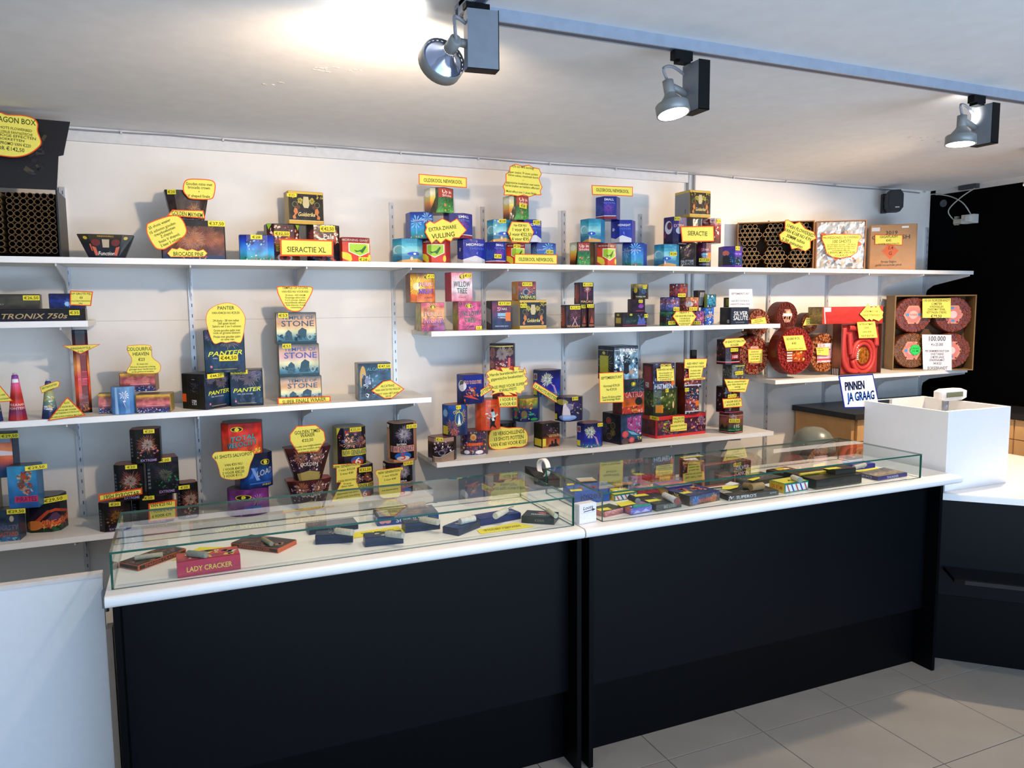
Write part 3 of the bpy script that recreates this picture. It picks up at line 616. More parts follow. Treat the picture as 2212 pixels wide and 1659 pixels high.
A['festival'] = [('g', ['#1b2a86', '#26309c', '#2b2a8a'], .15), ('r', 0, 0, 1, .12, '#8a1c2a'), ('r', 0, .12, 1, .15, '#e8e4ee'), ('b', .18, .42, .36, '#3f8ad0', 22, .2), ('b', .68, .48, .36, '#9a50d0', 26, .2), ('b', .68, .48, .2, '#d06ad0', 18, .2), ('t', .7, .87, .1, 'SMALL', '#f2f4ff', .4), ('t', .7, .72, .09, 'FESTIVAL', '#6a80d8', .52)]
A['smoke'] = [('g', ['#aab8a0', '#dfe2c0', '#d8cc50', '#e0882c', '#7a3c18', '#221408'], .15, 3), ('e', .2, .78, .17, .13, '#eef0e0'), ('g', ['#2a3020', '#1a5a30', '#2c7c3c', '#48a048'], .5, 9, (.45, 0, 1, 1)), ('p', [(.3, 0), (.38, .3), (.45, .62), (.46, 0)], '#1c2010'), ('p', [(.45, 0), (.46, .7), (.52, .85), (.5, .2)], '#243018'), ('r', .52, .62, .98, .98, '#b03a2a'), ('t', .76, .85, .13, 'Up in', '#fff6ee', .38), ('t', .76, .7, .1, 'Smoke', '#f0dcd8', .4), ('e', .68, .3, .035, .06, '#d87848'), ('n', 10, .03, ['#c8e060', '#e8c060'], (.55, .05, 1, .4))]
A['goldstrike'] = [('g', ['#0c0b0a', '#14110c'], .3), ('r', 0, 0, 1, .1, '#c9a23a'), ('r', 0, .93, 1, 1, '#d8b44a'), ('r', 0, .1, 1, .115, '#f0e0a0'), ('p', [(.43, .85), (.57, .85), (.6, .6), (.56, .5), (.44, .5), (.4, .6)], '#c8bc90'), ('b', .33, .72, .12, '#f0e050', 14, .5), ('b', .67, .72, .12, '#f0e050', 14, .5), ('e', .18, .6, .08, .09, '#8a8438'), ('e', .18, .6, .065, .075, '#1a1a10'), ('e', .82, .6, .08, .09, '#8a8438'), ('e', .82, .6, .065, .075, '#1a1a10'), ('e', .27, .52, .06, .07, '#5a3020'), ('e', .73, .52, .06, .07, '#5a3020'), ('p', [(.12, .14), (.2, .16), (.18, .26), (.26, .34), (.24, .46), (.17, .5), (.13, .38), (.17, .3), (.1, .22)], '#c97a3c'), ('p', [(.88, .14), (.8, .16), (.82, .26), (.74, .34), (.76, .46), (.83, .5), (.87, .38), (.83, .3), (.9, .22)], '#c97a3c'), ('t', .5, .3, .12, 'Goldstrike', '#f0dc8c', .5, 0, .3), ('n', 14, .03, ['#c8b040', '#8a7a30'], (.02, .8, .25, .93)), ('n', 14, .03, ['#c8b040', '#8a7a30'], (.75, .8, .98, .93))]
A['brocade'] = [('g', ['#0e0a0c', '#3a1c18', '#8a4a2c', '#5a3024', '#1c2c4c'], .5, 7), ('b', .38, .6, .42, '#d8906a', 60, .18), ('b', .68, .62, .4, '#c88058', 60, .18), ('b', .5, .5, .34, '#f0c090', 50, .15), ('r', 0, .86, 1, 1, '#0c0a0c'), ('r', 0, 0, 1, .1, '#1b3158'), ('n', 40, .02, ['#d84838', '#e8a080'], (.3, .03, .7, .12))]
A['mayhem'] = [('g', ['#141420', '#2a1c1c', '#3a2420', '#101830'], .5), ('b', .65, .35, .3, '#d08a50', 30, .2), ('b', .65, .35, .16, '#f0c080', 20, .2), ('n', 30, .03, ['#c05030', '#d8a060'], (0, 0, 1, .3))]
A['fan'] = [('g', ['#3a2c14', '#0e1216', '#0c1424', '#0a1424'], .3), ('e', .3, .66, .09, .15, '#6a2420'), ('e', .7, .66, .09, .15, '#6a2420'), ('r', .43, .45, .57, .8, '#b8a890'), ('e', .12, .86, .04, .07, '#c8b030'), ('e', .88, .86, .04, .07, '#c8b030'), ('t', .5, .2, .16, 'Function', '#e8dcd0', .42, 0, .3), ('p', [(.22, .1), (.3, .12), (.28, .45), (.2, .5)], '#c86048'), ('p', [(.78, .1), (.7, .12), (.72, .45), (.8, .5)], '#c86048'), ('r', .16, .3, .19, .6, '#d86a2c'), ('t', .5, .93, .07, 'FIREWORKS', '#c8a040', .3)]
A['bluebeach'] = [('g', ['#10207a', '#1838a8', '#2a78cc', '#3aa0d0', '#1f8a6a'], .35, 4), ('e', .3, .72, .12, .12, '#0e1860'), ('n', 30, .03, ['#c04030', '#e8e0c0', '#184a30'], (0, 0, 1, .2)), ('n', 14, .04, ['#8ad0f8', '#5ab0f0'], (.2, .4, .8, .8))]
def ng(n, c1='#2a3f7a', bg='#101014', bar='#d8d23c'): return [('g', ['#241a3a', bg, '#302030', bg], .5), ('t', .5, .9, .08, 'BATERIA', '#d0302c', .5), ('n', 40, .035, ['#d87850', '#e8b090', '#b03030', '#4a5a9a'], (.05, .5, 1, .85)), ('b', .4, .62, .22, '#f0d0b8', 20, .25), ('b', .75, .62, .18, '#e09070', 20, .25), ('r', .15, .27, 1, .44, bar), ('t', .6, .355, .12, 'NEW GENERATION', '#1c3460', .85), ('e', .64, .13, .22, .12, '#3a5fae'), ('e', .64, .09, .2, .08, '#c0442c'), ('t', .64, .12, .17, n, '#f4f0e8', .2), ('r', 0, 0, 1, .02, bar), ('p', [(0, 1), (.12, 1), (0, .8)], bar)]
A['ng7'] = [('g', ['#2a1018', '#4a1c20', '#6a2c28', '#181a3a', '#8a5a30'], .5, 7), ('n', 50, .04, ['#c86a48', '#e8c0a0', '#8a2830', '#e0e4f8'], (.1, .5, .95, .95)), ('r', .25, .28, .5, .45, '#d8d23c'), ('t', .36, .36, .13, 'NEW', '#1c3460', .2), ('e', .5, .12, .22, .12, '#e8e0dc'), ('e', .5, .11, .16, .08, '#c03028'), ('e', .5, .12, .06, .05, '#101010'), ('p', [(.0, 1), (.15, 1), (.05, .85)], '#8ac030'), ('p', [(1, 1), (.85, 1), (.95, .85)], '#8ac030')]
A['palm2'] = [('g', ['#1c1014', '#4a1c20', '#241014', '#141a34'], .5, 6), ('b', .22, .75, .2, '#b05a48', 22, .3), ('t', .68, .7, .13, 'Palm', '#f0ece4', .4), ('b', .3, .5, .18, '#8a3a3a', 20, .3), ('r', .8, .5, .86, .85, '#b82830'), ('n', 20, .04, ['#c04a30', '#5a8ad0'], (.1, .05, .9, .3))]
A['ng6'] = ng('6'); A['ng5'] = [('g', ['#0c0c10', '#141018'], .4), ('r', 0, 0, .14, .85, '#d8a080'), ('r', 0, 0, 1, .07, '#c88a68'), ('b', .7, .72, .26, '#cdc6e8', 40, .25), ('b', .7, .72, .15, '#fff', 24, .25), ('t', .62, .46, .05, 'BATERIA', '#f0f0f0', .3), ('r', .2, .26, 1, .42, '#d8957c'), ('t', .62, .34, .12, 'NEW GENERAT', '#24407c', .72), ('e', .66, .15, .25, .11, '#2a66c0'), ('e', .66, .1, .2, .06, '#d8c8c0'), ('t', .66, .15, .16, '5', '#c83828', .2), ('p', [(.02, .97), (.16, .95), (.12, .86), (.02, .88)], '#f0e8e0')]
A['glitter'] = [('g', ['#14101a', '#241c24', '#14141c'], .5), ('b', .5, .62, .2, '#a86a80', 20, .3), ('t', .5, .25, .09, 'GLITTER', '#c8ccd8', .8), ('t', .5, .14, .09, 'PARADE', '#a8b0bc', .8)]
A['stars'] = [('g', ['#3a1c3c', '#7a2c48', '#4a3058', '#24305a', '#1c2444'], .4), ('t', .35, .72, .13, 'S', '#f0a0b8', .3), ('t', .6, .72, .08, 'TARS', '#e0c8d8', .4), ('r', .3, .47, .8, .58, '#8ac0dc'), ('t', .55, .42, .06, '+ PARADE', '#e8eef4', .5), ('r', .72, .3, .98, .6, '#e8781c'), ('t', .5, .12, .04, 'FIREWORKS 2014', '#c8d0e0', .7)]
A['extreme'] = [('g', ['#2a2468', '#342a80', '#241c50', '#181438'], .3), ('e', .2, .62, .17, .25, '#d8dcea'), ('e', .24, .68, .11, .14, '#5a2450'), ('e', .62, .5, .12, .13, '#c8ccdc'), ('t', .65, .68, .11, 'EXTREME', '#d8a8a0', .45), ('p', [(.0, .3), (.1, .5), (.06, .2)], '#a02040')]
A['redwhite'] = [('g', ['#d8c8c4', '#a02c30', '#7a1c24', '#3a1418'], .6, 9), ('n', 40, .06, ['#f4ecec', '#b83038', '#e8a0a0', '#5a1418'], (0, .1, 1, 1))]
A['purpleblue'] = [('g', ['#5a2c98', '#24347c', '#1c3c6c', '#182c54'], .35), ('r', 0, 0, 1, .1, '#6a2cb0'), ('e', .4, .68, .1, .13, '#c86a58'), ('p', [(.12, .1), (.3, .5), (.42, .6), (.5, .5), (.6, .1)], '#141c28'), ('e', .8, .66, .2, .14, '#5a34b0'), ('t', .8, .66, .06, 'magic night', '#c8b8f0', .3), ('p', [(.72, .1), (.75, .5), (.85, .5), (.88, .1)], '#10182c'), ('n', 20, .03, ['#4ab0e0', '#80d0f0'], (.5, .1, 1, .5))]
A['megatron'] = [('g', ['#1c1a1a', '#16161c', '#20202c'], .3), ('t', .5, .42, .42, 'MEGATRONIX 750s', '#b8a074', .8, 0, .3), ('n', 40, .05, ['#2c3c6c', '#4a3030'], (0, 0, 1, .14))]
A['longgrey'] = [('g', ['#3c3c36', '#4a4a3e', '#2c2820'], .3), ('t', .35, .3, .12, 'SALVO BATTERY', '#8a8e90', .4)]
A['nightblue'] = [('g', ['#101444', '#1a2a7a', '#141c4a'], .5), ('b', .55, .35, .4, '#5a90e0', 26, .4), ('e', .5, .3, .08, .16, '#9ac8f4')]
A['cone_red'] = [('g', ['#5a3a9a', '#d85a8a', '#e03c34', '#c8301c', '#5a2450', '#c02420'], .4), ('r', .2, .84, .8, .92, '#f0f0f8'), ('t', .5, .35, .05, 'VULKAAN', '#f0d8d0', .8), ('t', .5, .27, .05, 'FONTEIN', '#e0c8c0', .8)]
A['cone_blue'] = [('g', ['#1c2c6c', '#a0a060', '#6a8a70', '#24406c', '#1a2c64'], .5), ('n', 20, .03, ['#e8e8f0', '#d8c060'], (.2, .2, .8, .6))]
A['fireshot'] = [('g', ['#1c3038', '#5a2828', '#8a3a20', '#d88a40', '#a83424', '#c04a28', '#7a2c18', '#1c1c1c'], .5, 3), ('r', .42, .12, .85, .7, '#7a2418'), ('t', .64, .42, .34, 'FIRESHUTTLE', '#e83a50', 1, 90), ('n', 30, .012, ['#e8a020', '#c03020'], (.1, .02, .9, .1)), ('p', [(0, .97), (1, .97), (1, .99), (0, .99)], '#28384a')]
A['heaven'] = [('g', ['#e0b050', '#8a3c48', '#d87878', '#3a2c4a', '#24407a'], .35), ('b', .3, .62, .28, '#f09080', 30, .4), ('b', .72, .6, .26, '#f0a088', 30, .4), ('r', 0, .9, 1, .94, '#e8b83a'), ('r', .28, .36, .85, .42, '#e8909c'), ('n', 40, .04, ['#6a90c8', '#c8d8f0', '#d87878'], (0, 0, 1, .28))]
A['lightblue'] = [('g', ['#6a9ac8', '#5a90c8', '#3f74b0', '#4a80bc'], .15), ('p', [(.2, 0), (.34, 0), (.3, 1), (.22, 1)], '#9cc4ec'), ('b', .55, .7, .2, '#f8f0fa', 10, .4), ('p', [(.52, .7), (.6, .45), (.54, .45), (.6, .22), (.5, .5), (.56, .5)], '#f0ecfa')]
A['panter'] = [('g', ['#1a2438', '#14283c', '#163a5c', '#102238'], .35), ('b', .2, .88, .2, '#9a90b0', 26, .3), ('b', .62, .8, .3, '#b09aa0', 36, .25), ('b', .85, .9, .2, '#8a86b0', 26, .3), ('t', .5, .46, .11, 'PANTER', '#e4e838', .88, 3, .3), ('t', .45, .34, .03, 'FEEL THE POWER', '#c0c8d0', .5), ('e', .15, .14, .03, .03, '#d87890'), ('r', .2, .07, .8, .085, '#a09060')]
A['panter_back'] = [('g', ['#101216', '#14161a'], .2), ('r', .25, .1, .8, .93, '#2a2a22'), ('r', .27, .11, .78, .92, '#121316'), ('n', 60, .016, ['#4a4c52', '#5a5c60'], (.36, .45, .7, .75)), ('r', .42, .12, .62, .26, '#c8ccd0'), ('n', 18, .02, ['#303030'], (.44, .14, .6, .24)), ('r', 0, .2, .18, .43, '#e8581c'), ('r', .45, .84, .58, .85, '#b8bcc0')]
def temple(c, c2): return [('g', ['#1a4a58', '#c8a488', c2, '#dfe0b0', '#4a8aa0', '#1c4a5c'], .18, 4), ('t', .54, .84, .11, 'TEMPLE OF', c, .82), ('t', .54, .65, .18, 'STONE', c, .84), ('p', [(.2, .1), (.22, .35), (.3, .45), (.38, .36), (.4, .1)], '#2a5060'), ('p', [(.5, .12), (.55, .42), (.65, .52), (.76, .44), (.74, .12)], '#244858'), ('n', 34, .05, ['#2c5868', '#3a7088', '#1c3c50'], (0, .05, 1, .3)), ('r', 0, 0, 1, .07, '#123440'), ('e', .84, .2, .06, .08, '#b8c8c0'), ('e', .84, .2, .045, .06, '#4a7080')]
A['temple'] = temple('#1d4f6a', '#e8b078'); A['temple2'] = temple('#3c58a0', '#d8a8b0')
A['alcatraz'] = [('g', ['#1c3048', '#28506a', '#3a6a80', '#1c3850'], .5, 7), ('t', .6, .84, .08, 'ALCATRAZ', '#5a90a8', .7), ('e', .12, .6, .1, .34, '#c8a048'), ('p', [(.05, .1), (.08, .6), (.3, .7), (.42, .4), (.38, .05)], '#1c2230'), ('e', .27, .52, .1, .1, '#7c84a8'), ('n', 30, .04, ['#8aa8c0', '#c8d4e0', '#24384a'], (.1, .1, .6, .7))]
A['purple'] = [('g', ['#5a3a2c', '#d8a040', '#f0a838', '#e87838', '#d8643c', '#e0884a'], .4, 4), ('b', .2, .55, .38, '#f0f060', 30, .5), ('e', .22, .55, .13, .13, '#f8f8c0'), ('b', .8, .2, .5, '#f0b070', 40, .1)]+star_logo(.62, .87, .1)+[('t', .6, .62, .16, 'PURPLE', '#5a1a70', .6), ('t', .6, .38, .17, 'NIGHT', '#4a1c80', .62), ('t', .605, .625, .14, 'PURPLE', '#f0c0c8', .56), ('t', .605, .385, .15, 'NIGHT', '#8a6ad0', .58), ('t', .64, .16, .06, '13 SHOTS', '#6a2818', .3)]
A['purple2'] = [('g', ['#d85a8a', '#e88a5a', '#e8b070', '#d86a48', '#a83a78'], .6, 6), ('b', .3, .15, .3, '#4a2470', 24, .5), ('b', .8, .2, .3, '#3a6ac0', 22, .5), ('b', .5, .85, .3, '#f0c060', 26, .3)]+star_logo(.5, .86, .1)+[('t', .5, .6, .17, 'PURPLE', '#3a2080', .8), ('t', .5, .36, .18, 'NIGHT', '#3a2080', .84), ('t', .505, .605, .15, 'PURPLE', '#f0b8a0', .76), ('t', .505, .365, .16, 'NIGHT', '#e890a8', .8), ('t', .5, .15, .06, '13 SHOTS', '#6a2818', .35)]
A['willow'] = [('g', ['#e898a8', '#f0dce4', '#f4ecf0', '#e8b8c4', '#d87890'], .3, 6), ('b', .1, .8, .5, '#d05070', 30, .15), ('b', .9, .2, .5, '#d86078', 30, .15), ('b', .9, .85, .4, '#e07088', 24, .15)]+star_logo(.5, .86, .11)+[('t', .5, .6, .19, 'WILLOW', '#1c5a58', .78), ('t', .5, .37, .18, 'TREE', '#1c6a58', .5), ('t', .5, .14, .06, '13 SHOTS', '#8a3828', .35)]
A['willow2'] = [('g', ['#b03a6c', '#c84a80', '#d85a80', '#a83a78'], .5, 7), ('b', .2, .7, .6, '#f0b8d0', 16, .06), ('b', .8, .4, .6, '#f4c8dc', 16, .06), ('b', .5, .1, .5, '#f0b0c8', 16, .06)]+star_logo(.45, .86, .11)+[('t', .5, .6, .16, 'WILLOW', '#2a6a5a', .78), ('t', .5, .36, .16, 'TREE', '#2c7a58', .5), ('t', .5, .13, .06, '13 SHOTS', '#3a1828', .35)]
A['wenus'] = [('g', ['#6a2428', '#9a4a48', '#4a4a5a', '#102028'], .6, 8), ('e', .45, .42, .2, .2, '#8a94a8'), ('e', .45, .42, .13, .14, '#3a3440'), ('n', 24, .05, ['#c85848', '#a8b0c0', '#d8a878'], (.1, .3, .9, .75)), ('t', .55, .14, .16, 'WENUS', '#e8e04c', .85)]
A['wuhan'] = [('g', ['#14101a', '#3c1c28', '#2a141c', '#14101a'], .5), ('b', .6, .5, .3, '#a0485c', 16, .2), ('p', [(.4, .1), (.46, .1), (.75, .5), (.72, .5)], '#d8a0b0'), ('p', [(.8, .1), (.74, .1), (.45, .5), (.48, .5)], '#d8a0b0'), ('t', .5, .08, .09, 'WUHAN', '#e8a060', .85)]
A['macau'] = [('g', ['#1a1228', '#401c38', '#14101c'], .4), ('b', .55, .7, .22, '#f09088', 24, .3), ('b', .55, .7, .1, '#fff', 14, .4), ('p', [(.52, .2), (.6, .2), (.57, .65), (.54, .65)], '#e0888c'), ('t', .5, .12, .1, 'MACAU', '#e8b878', .85)]
A['stripes'] = [('g', ['#221018', '#6a2c2c', '#8a3c2c', '#3a1418'], .5), ('p', [(.3, .1), (.4, .9), (.6, .9), (.7, .1)], '#a04838')]+[('r', .02, .3+.08*k, .2, .34+.08*k, '#c8ccd8') for k in range(8)]
A['beijing'] = [('g', ['#1a1014', '#5a2c24', '#1c1014'], .5), ('p', [(.2, .2), (.5, .55), (.85, .2)], '#a8442c'), ('t', .5, .1, .08, 'BEIJING', '#d88860', .85)]
A['darkround'] = [('g', ['#b8a050', '#1c2418', '#101828', '#3a2c14'], .4), ('e', .3, .6, .1, .2, '#b8a030'), ('b', .75, .5, .25, '#5a90d0', 16, .4), ('t', .6, .15, .1, 'ONLYX', '#d8d8c0', .5), ('n', 16, .04, ['#c8b040', '#4a80c0'], (0, .1, 1, .9))]
A['darkpurple'] = [('g', ['#2a1428', '#1c1024', '#241034'], .4), ('e', .68, .45, .2, .12, '#7a3a9c'), ('b', .7, .5, .28, '#a050c0', 18, .4), ('t', .6, .1, .08, 'MUSHROOM', '#b8506c', .6)]
A['darkwide'] = [('g', ['#241420', '#182830', '#1c2c34', '#241828'], .5), ('e', .35, .86, .06, .08, '#b8c040'), ('p', [(.6, .1), (.7, .8), (.78, .5), (.9, .8), (.95, .1)], '#4a5aa8'), ('r', 0, .08, 1, .12, '#a8283c'), ('t', .35, .4, .16, 'HILLTOP', '#2c6a5a', .4), ('n', 20, .05, ['#8a60c0', '#4aa0c8'], (.6, .2, 1, .9))]
A['confred'] = [('g', ['#3a1418', '#a83c34', '#5a2028'], .6, 7), ('n', 50, .06, ['#d86048', '#f0e8f0', '#3a5ab0', '#8a1c24', '#1c1420'], (0, .1, 1, 1))]
A['confblue'] = [('g', ['#2c3c8a', '#8a5060', '#4a60a8', '#24305c'], .6, 7), ('n', 50, .06, ['#c86a50', '#a8c0e8', '#3a4aa0', '#e0b090', '#1c2448'], (0, 0, 1, 1))]
A['conforange'] = [('g', ['#d88a48', '#a86a68', '#b04838', '#5a3038'], .6, 7), ('e', .5, .5, .2, .2, '#c8b8b8'), ('n', 40, .06, ['#e8b080', '#f4f0e8', '#9a3828'], (0, 0, 1, .8))]
A['green'] = [('g', ['#1c7a4a', '#241c24', '#301c28', '#1c6a48'], .5), ('b', .7, .5, .3, '#e08060', 18, .4), ('n', 24, .06, ['#d8e0e8', '#3a90c0', '#c84a38'], (.4, .1, 1, .9))]
A['purpleconf'] = [('g', ['#6a3a8a', '#a84a70', '#4a2c7a'], .6, 7), ('n', 40, .06, ['#d890b0', '#8a6ad0', '#e0c8e8'], (0, 0, 1, 1))]
A['bluewhite'] = [('g', ['#3a7ad8', '#2a5ec0', '#2c6ad0'], .3, 7), ('n', 50, .06, ['#e0ecfa', '#d8a838', '#1c48a0', '#7ab8f0'], (0, 0, 1, 1)), ('t', .5, .5, .2, 'POWER', '#e8b848', .8, 20)]
A['teal'] = [('g', ['#1c6080', '#2a8aa8', '#1c4a70'], .5), ('n', 40, .07, ['#e8f4f8', '#48b8d0', '#1c3054'], (0, 0, 1, 1))]
A['zebra'] = [('g', ['#1a1620', '#201a24'], .3)]+[('p', [(.1+.12*k, .1), (.16+.12*k, .1), (.4+.12*k, .9), (.34+.12*k, .9)], '#d0d4dc') for k in range(5)]
A['silver'] = [('r', 0, 0, 1, 1, '#1e2a40'), ('t', .54, .66, .24, 'SILVER', '#f0f2f4', .8), ('t', .54, .38, .24, 'SALUTE', '#f0f2f4', .84), ('t', .5, .12, .05, 'FLASH BANGER', '#a0a8b0', .5)]
A['motor'] = [('g', ['#7a5a4c', '#1c1418', '#241820', '#3a2c28'], .5, 6), ('r', 0, .83, 1, 1, '#a8887c'), ('p', [(.28, 0), (.28, .22), (.5, .16), (.75, .26), (1, .4), (1, 0)], '#9c8474'), ('e', .6, .38, .12, .12, '#8a94a4'), ('e', .6, .38, .09, .09, '#241c24'), ('n', 46, .04, ['#a87a8c', '#d8c8d0', '#5a4a6a', '#e8e4e8'], (.35, .4, .95, .85)), ('r', 0, 0, .24, .12, '#b8bcbc'), ('p', [(.27, .24), (.5, .19), (.75, .3), (1, .44), (1, .42), (.75, .28), (.5, .17), (.27, .22)], '#e8e0dc')]
A['egypt'] = [('g', ['#3a2c48', '#4a3854', '#54405c'], .5, 8), ('n', 130, .035, ['#c86a48', '#7aa070', '#e8c060', '#6a5ab0', '#b8b0c8', '#d0503c', '#3a2c5c'], (0, .05, 1, 1)), ('e', .52, .78, .1, .14, '#d8a850'), ('e', .52, .76, .06, .09, '#c8784c'), ('r', .3, .42, .85, .54, '#d8502c'), ('t', .57, .48, .09, 'EGYPT', '#f08a38', .5), ('e', .72, .15, .14, .08, '#f0f0f4'), ('e', .3, .16, .1, .08, '#d8e0e8'), ('r', 0, 0, 1, .04, '#c8ccd8')]
A['coco'] = [('g', ['#2450a0', '#1c4890', '#243a70', '#2a2c4c'], .35), ('e', .2, .74, .14, .12, '#9cc4f0'), ('b', .2, .74, .2, '#7aa8e0', 20, .4), ('b', .5, .3, .3, '#d88a48', 20, .3), ('b', .85, .6, .3, '#d8b048', 20, .3), ('e', .76, .55, .16, .24, '#d8c850'), ('e', .76, .55, .145, .215, '#2a5a88'), ('p', [(.7, .36), (.76, .72), (.82, .36)], '#e8f4fa'), ('r', .05, .04, .36, .32, '#d8cc38'), ('b', .6, .12, .18, '#e87858', 16, .4), ('t', .66, .8, .1, 'COCO', '#e8d840', .25, 20)]
A['gold2'] = [('g', ['#1c2c88', '#1c3090', '#16205c', '#141c50'], .25), ('e', .28, .63, .19, .2, '#e4e8f0'), ('p', [(.18, .78), (.3, .82), (.42, .8), (.36, .7), (.22, .66), (.14, .62)], '#5a5c60'), ('t', .68, .76, .12, 'GOLD TO GOLD STRIKE', '#f0b080', .6), ('n', 30, .05, ['#c87048', '#e0a880', '#b03828'], (.45, .25, .85, .6)), ('p', [(.35, .28), (.6, .2), (.9, .12), (.6, .3)], '#d04838')]
A['dancer'] = [('g', ['#d84a28', '#e0562c', '#c84424'], .25, 6), ('t', .72, .82, .06, 'CHARLESTON', '#f0a030', .35), ('e', .72, .66, .05, .05, '#401418'), ('p', [(.66, .6), (.8, .62), (.84, .42), (.7, .4)], '#a8d8e0'), ('p', [(.62, .42), (.86, .42), (.8, .2), (.9, .04), (.7, .14), (.62, .04)], '#201418'), ('n', 10, .05, ['#e8f0f0', '#8ac8d8'], (.5, .35, .95, .6))]
A['jungle'] = [('g', ['#c8a83a', '#6a8a30', '#1c2470', '#1c2a6c', '#142050'], .35), ('n', 40, .04, ['#d8502c', '#e0d040', '#e88a2c'], (.2, .55, .85, .98)), ('t', .5, .66, .1, 'THE BIRDS OF', '#c83a2c', .6), ('e', .5, .3, .1, .18, '#7a6a3c'), ('p', [(.1, .2), (.12, .55), (.26, .55), (.22, .2)], '#c84a30'), ('e', .2, .5, .16, .07, '#38a060'), ('e', .75, .3, .12, .05, '#2c9a80'), ('e', .85, .08, .14, .06, '#38a050'), ('e', .2, .15, .12, .06, '#38a058'), ('n', 20, .03, ['#38b060', '#d8c040'], (0, 0, 1, .5))]
A['darkred'] = [('g', ['#7a1c20', '#b82c2c', '#8a2024'], .3), ('t', .6, .12, .12, 'POWER', '#f0e0e0', .4)]
A['burst'] = [('g', ['#241820', '#3a2434', '#3a2c4c', '#7a3438', '#4a3040'], .5, 6), ('r', 0, .9, 1, .94, '#c8c870'), ('b', .16, .66, .26, '#e89888', 26, .35), ('b', .58, .64, .3, '#f0e4d8', 40, .3), ('b', .88, .72, .2, '#d8c8a8', 26, .3), ('b', .12, .26, .2, '#e8a890', 22, .35), ('r', .4, .05, 1, .16, '#c85a58'), ('n', 40, .04, ['#e87048', '#3a5aa8', '#e8d8d0'], (.3, .05, 1, .35)), ('r', .8, .16, .88, .5, '#d8706c')]
A['bluefw'] = [('g', ['#141c3c', '#1c2470', '#2830a0', '#2a34a8', '#2a6a9a'], .2), ('b', .55, .66, .32, '#e8eec0', 22, .55), ('b', .55, .66, .16, '#fff', 16, .5), ('b', .55, .66, .1, '#58b080', 8, .5), ('r', .02, .62, .18, .88, '#a8a8b8'), ('e', .1, .75, .06, .1, '#8a4838'), ('p', [(.66, .5), (.8, .42), (.9, .1), (.84, .1), (.76, .38)], '#e8a890'), ('p', [(.68, .47), (.78, .4), (.86, .1), (.82, .1), (.75, .37)], '#9a8ad8'), ('n', 30, .03, ['#38b0c0', '#48b868', '#d8703c', '#e8e8f0'], (.1, .02, .95, .14)), ('r', .01, .04, .17, .28, '#d8d040')]
A['unicorn'] = [('g', ['#241c3c', '#2c285c', '#242450', '#1c2048'], .5), ('e', .3, .82, .22, .12, '#b8b040'), ('b', .35, .88, .2, '#8a80b0', 24, .3), ('e', .55, .62, .15, .15, '#8a84a8'), ('p', [(.32, .25), (.38, .7), (.44, .8), (.48, .66), (.56, .5), (.6, .25)], '#e4d8e0'), ('e', .5, .16, .32, .12, '#7aa0e0'), ('e', .5, .19, .27, .08, '#a8c4f0'), ('n', 24, .035, ['#d87858', '#d8c850', '#9ab8f0'], (.6, .3, 1, .8)), ('r', .0, .05, .1, .3, '#d8d040')]
A['goldfly'] = [('g', ['#241c20', '#2c2028', '#3c2420', '#a8502c', '#c87840'], .4), ('e', .5, .74, .08, .1, '#5a3c54'), ('t', .68, .48, .1, 'GOLD FLYING BIRD', '#e8c878', .62), ('p', [(.3, .02), (.42, .12), (.5, .12), (.5, .26), (.6, .26), (.62, .14), (.7, .14), (.7, .32), (.8, .32), (.82, .16), (.96, .02)], '#1c1a22'), ('r', .01, .06, .2, .38, '#d8cc40'), ('n', 16, .015, ['#f0f0f0'], (.1, .5, 1, .95))]
A['darkcake'] = [('g', ['#101014', '#1a1418'], .4), ('n', 14, .05, ['#7a3c48', '#3c4c3c'], (0, .7, 1, 1))]
A['truck'] = [('g', ['#1c2c48', '#284868', '#1c3454', '#141c30'], .5), ('p', [(.3, .55), (.3, .88), (.95, .92), (.95, .3), (.6, .35)], '#a04a8a'), ('n', 40, .05, ['#c88ab8', '#d8b8e0', '#5a90c0', '#8a2c70'], (.3, .3, .95, .9)), ('p', [(.2, .5), (.6, .42), (.92, .25), (.9, .12), (.5, .15), (.2, .3)], '#24587c'), ('p', [(.3, .45), (.6, .38), (.85, .25), (.5, .3)], '#7ab8d8'), ('e', .2, .33, .16, .12, '#c84a58'), ('b', .2, .33, .12, '#f08878', 16, .5), ('e', .2, .1, .17, .12, '#5a4a50'), ('e', .5, .12, .14, .1, '#c84a58'), ('b', .5, .12, .09, '#f0a090', 14, .5), ('n', 10, .03, ['#e8e060'], (.75, .1, .95, .2))]
A['truck_side'] = [('g', ['#141424', '#101018', '#18182c'], .4)]+sum([[('e', u, v, .14, .11, '#8a8a60'), ('e', u, v, .125, .097, c), ('b', u, v, .09, c2, 14, .5)] for u, v, c, c2 in ((.35, .75, '#7a2420', '#d84838'), (.6, .6, '#1c1c18', '#4a3c20'), (.6, .36, '#3c3418', '#b89838'), (.4, .22, '#241c28', '#5a3c50'))], [])+[('b', .1, .45, .3, '#8a90c8', 30, .15)]
A['matrix'] = [('g', ['#1c2838', '#141c24', '#28384a', '#a8441c', '#d86a20', '#c03c18'], .5), ('t', .52, .56, .15, 'MATRIX', '#e8dcd0', .98), ('t', .525, .565, .135, 'MATRIX', '#d83c2c', .95), ('b', .7, .8, .3, '#7ab0b8', 12, .08), ('e', .75, .35, .17, .12, '#141418')]+star_logo(.5, .87, .08)+[('r', 0, .0, 1, .2, '#b83c2c'), ('n', 30, .04, ['#e87838', '#7a1c20', '#e8b0a0'], (0, 0, 1, .2)), ('t', .55, .1, .06, '30 SHOTS', '#f0e050', .25)]
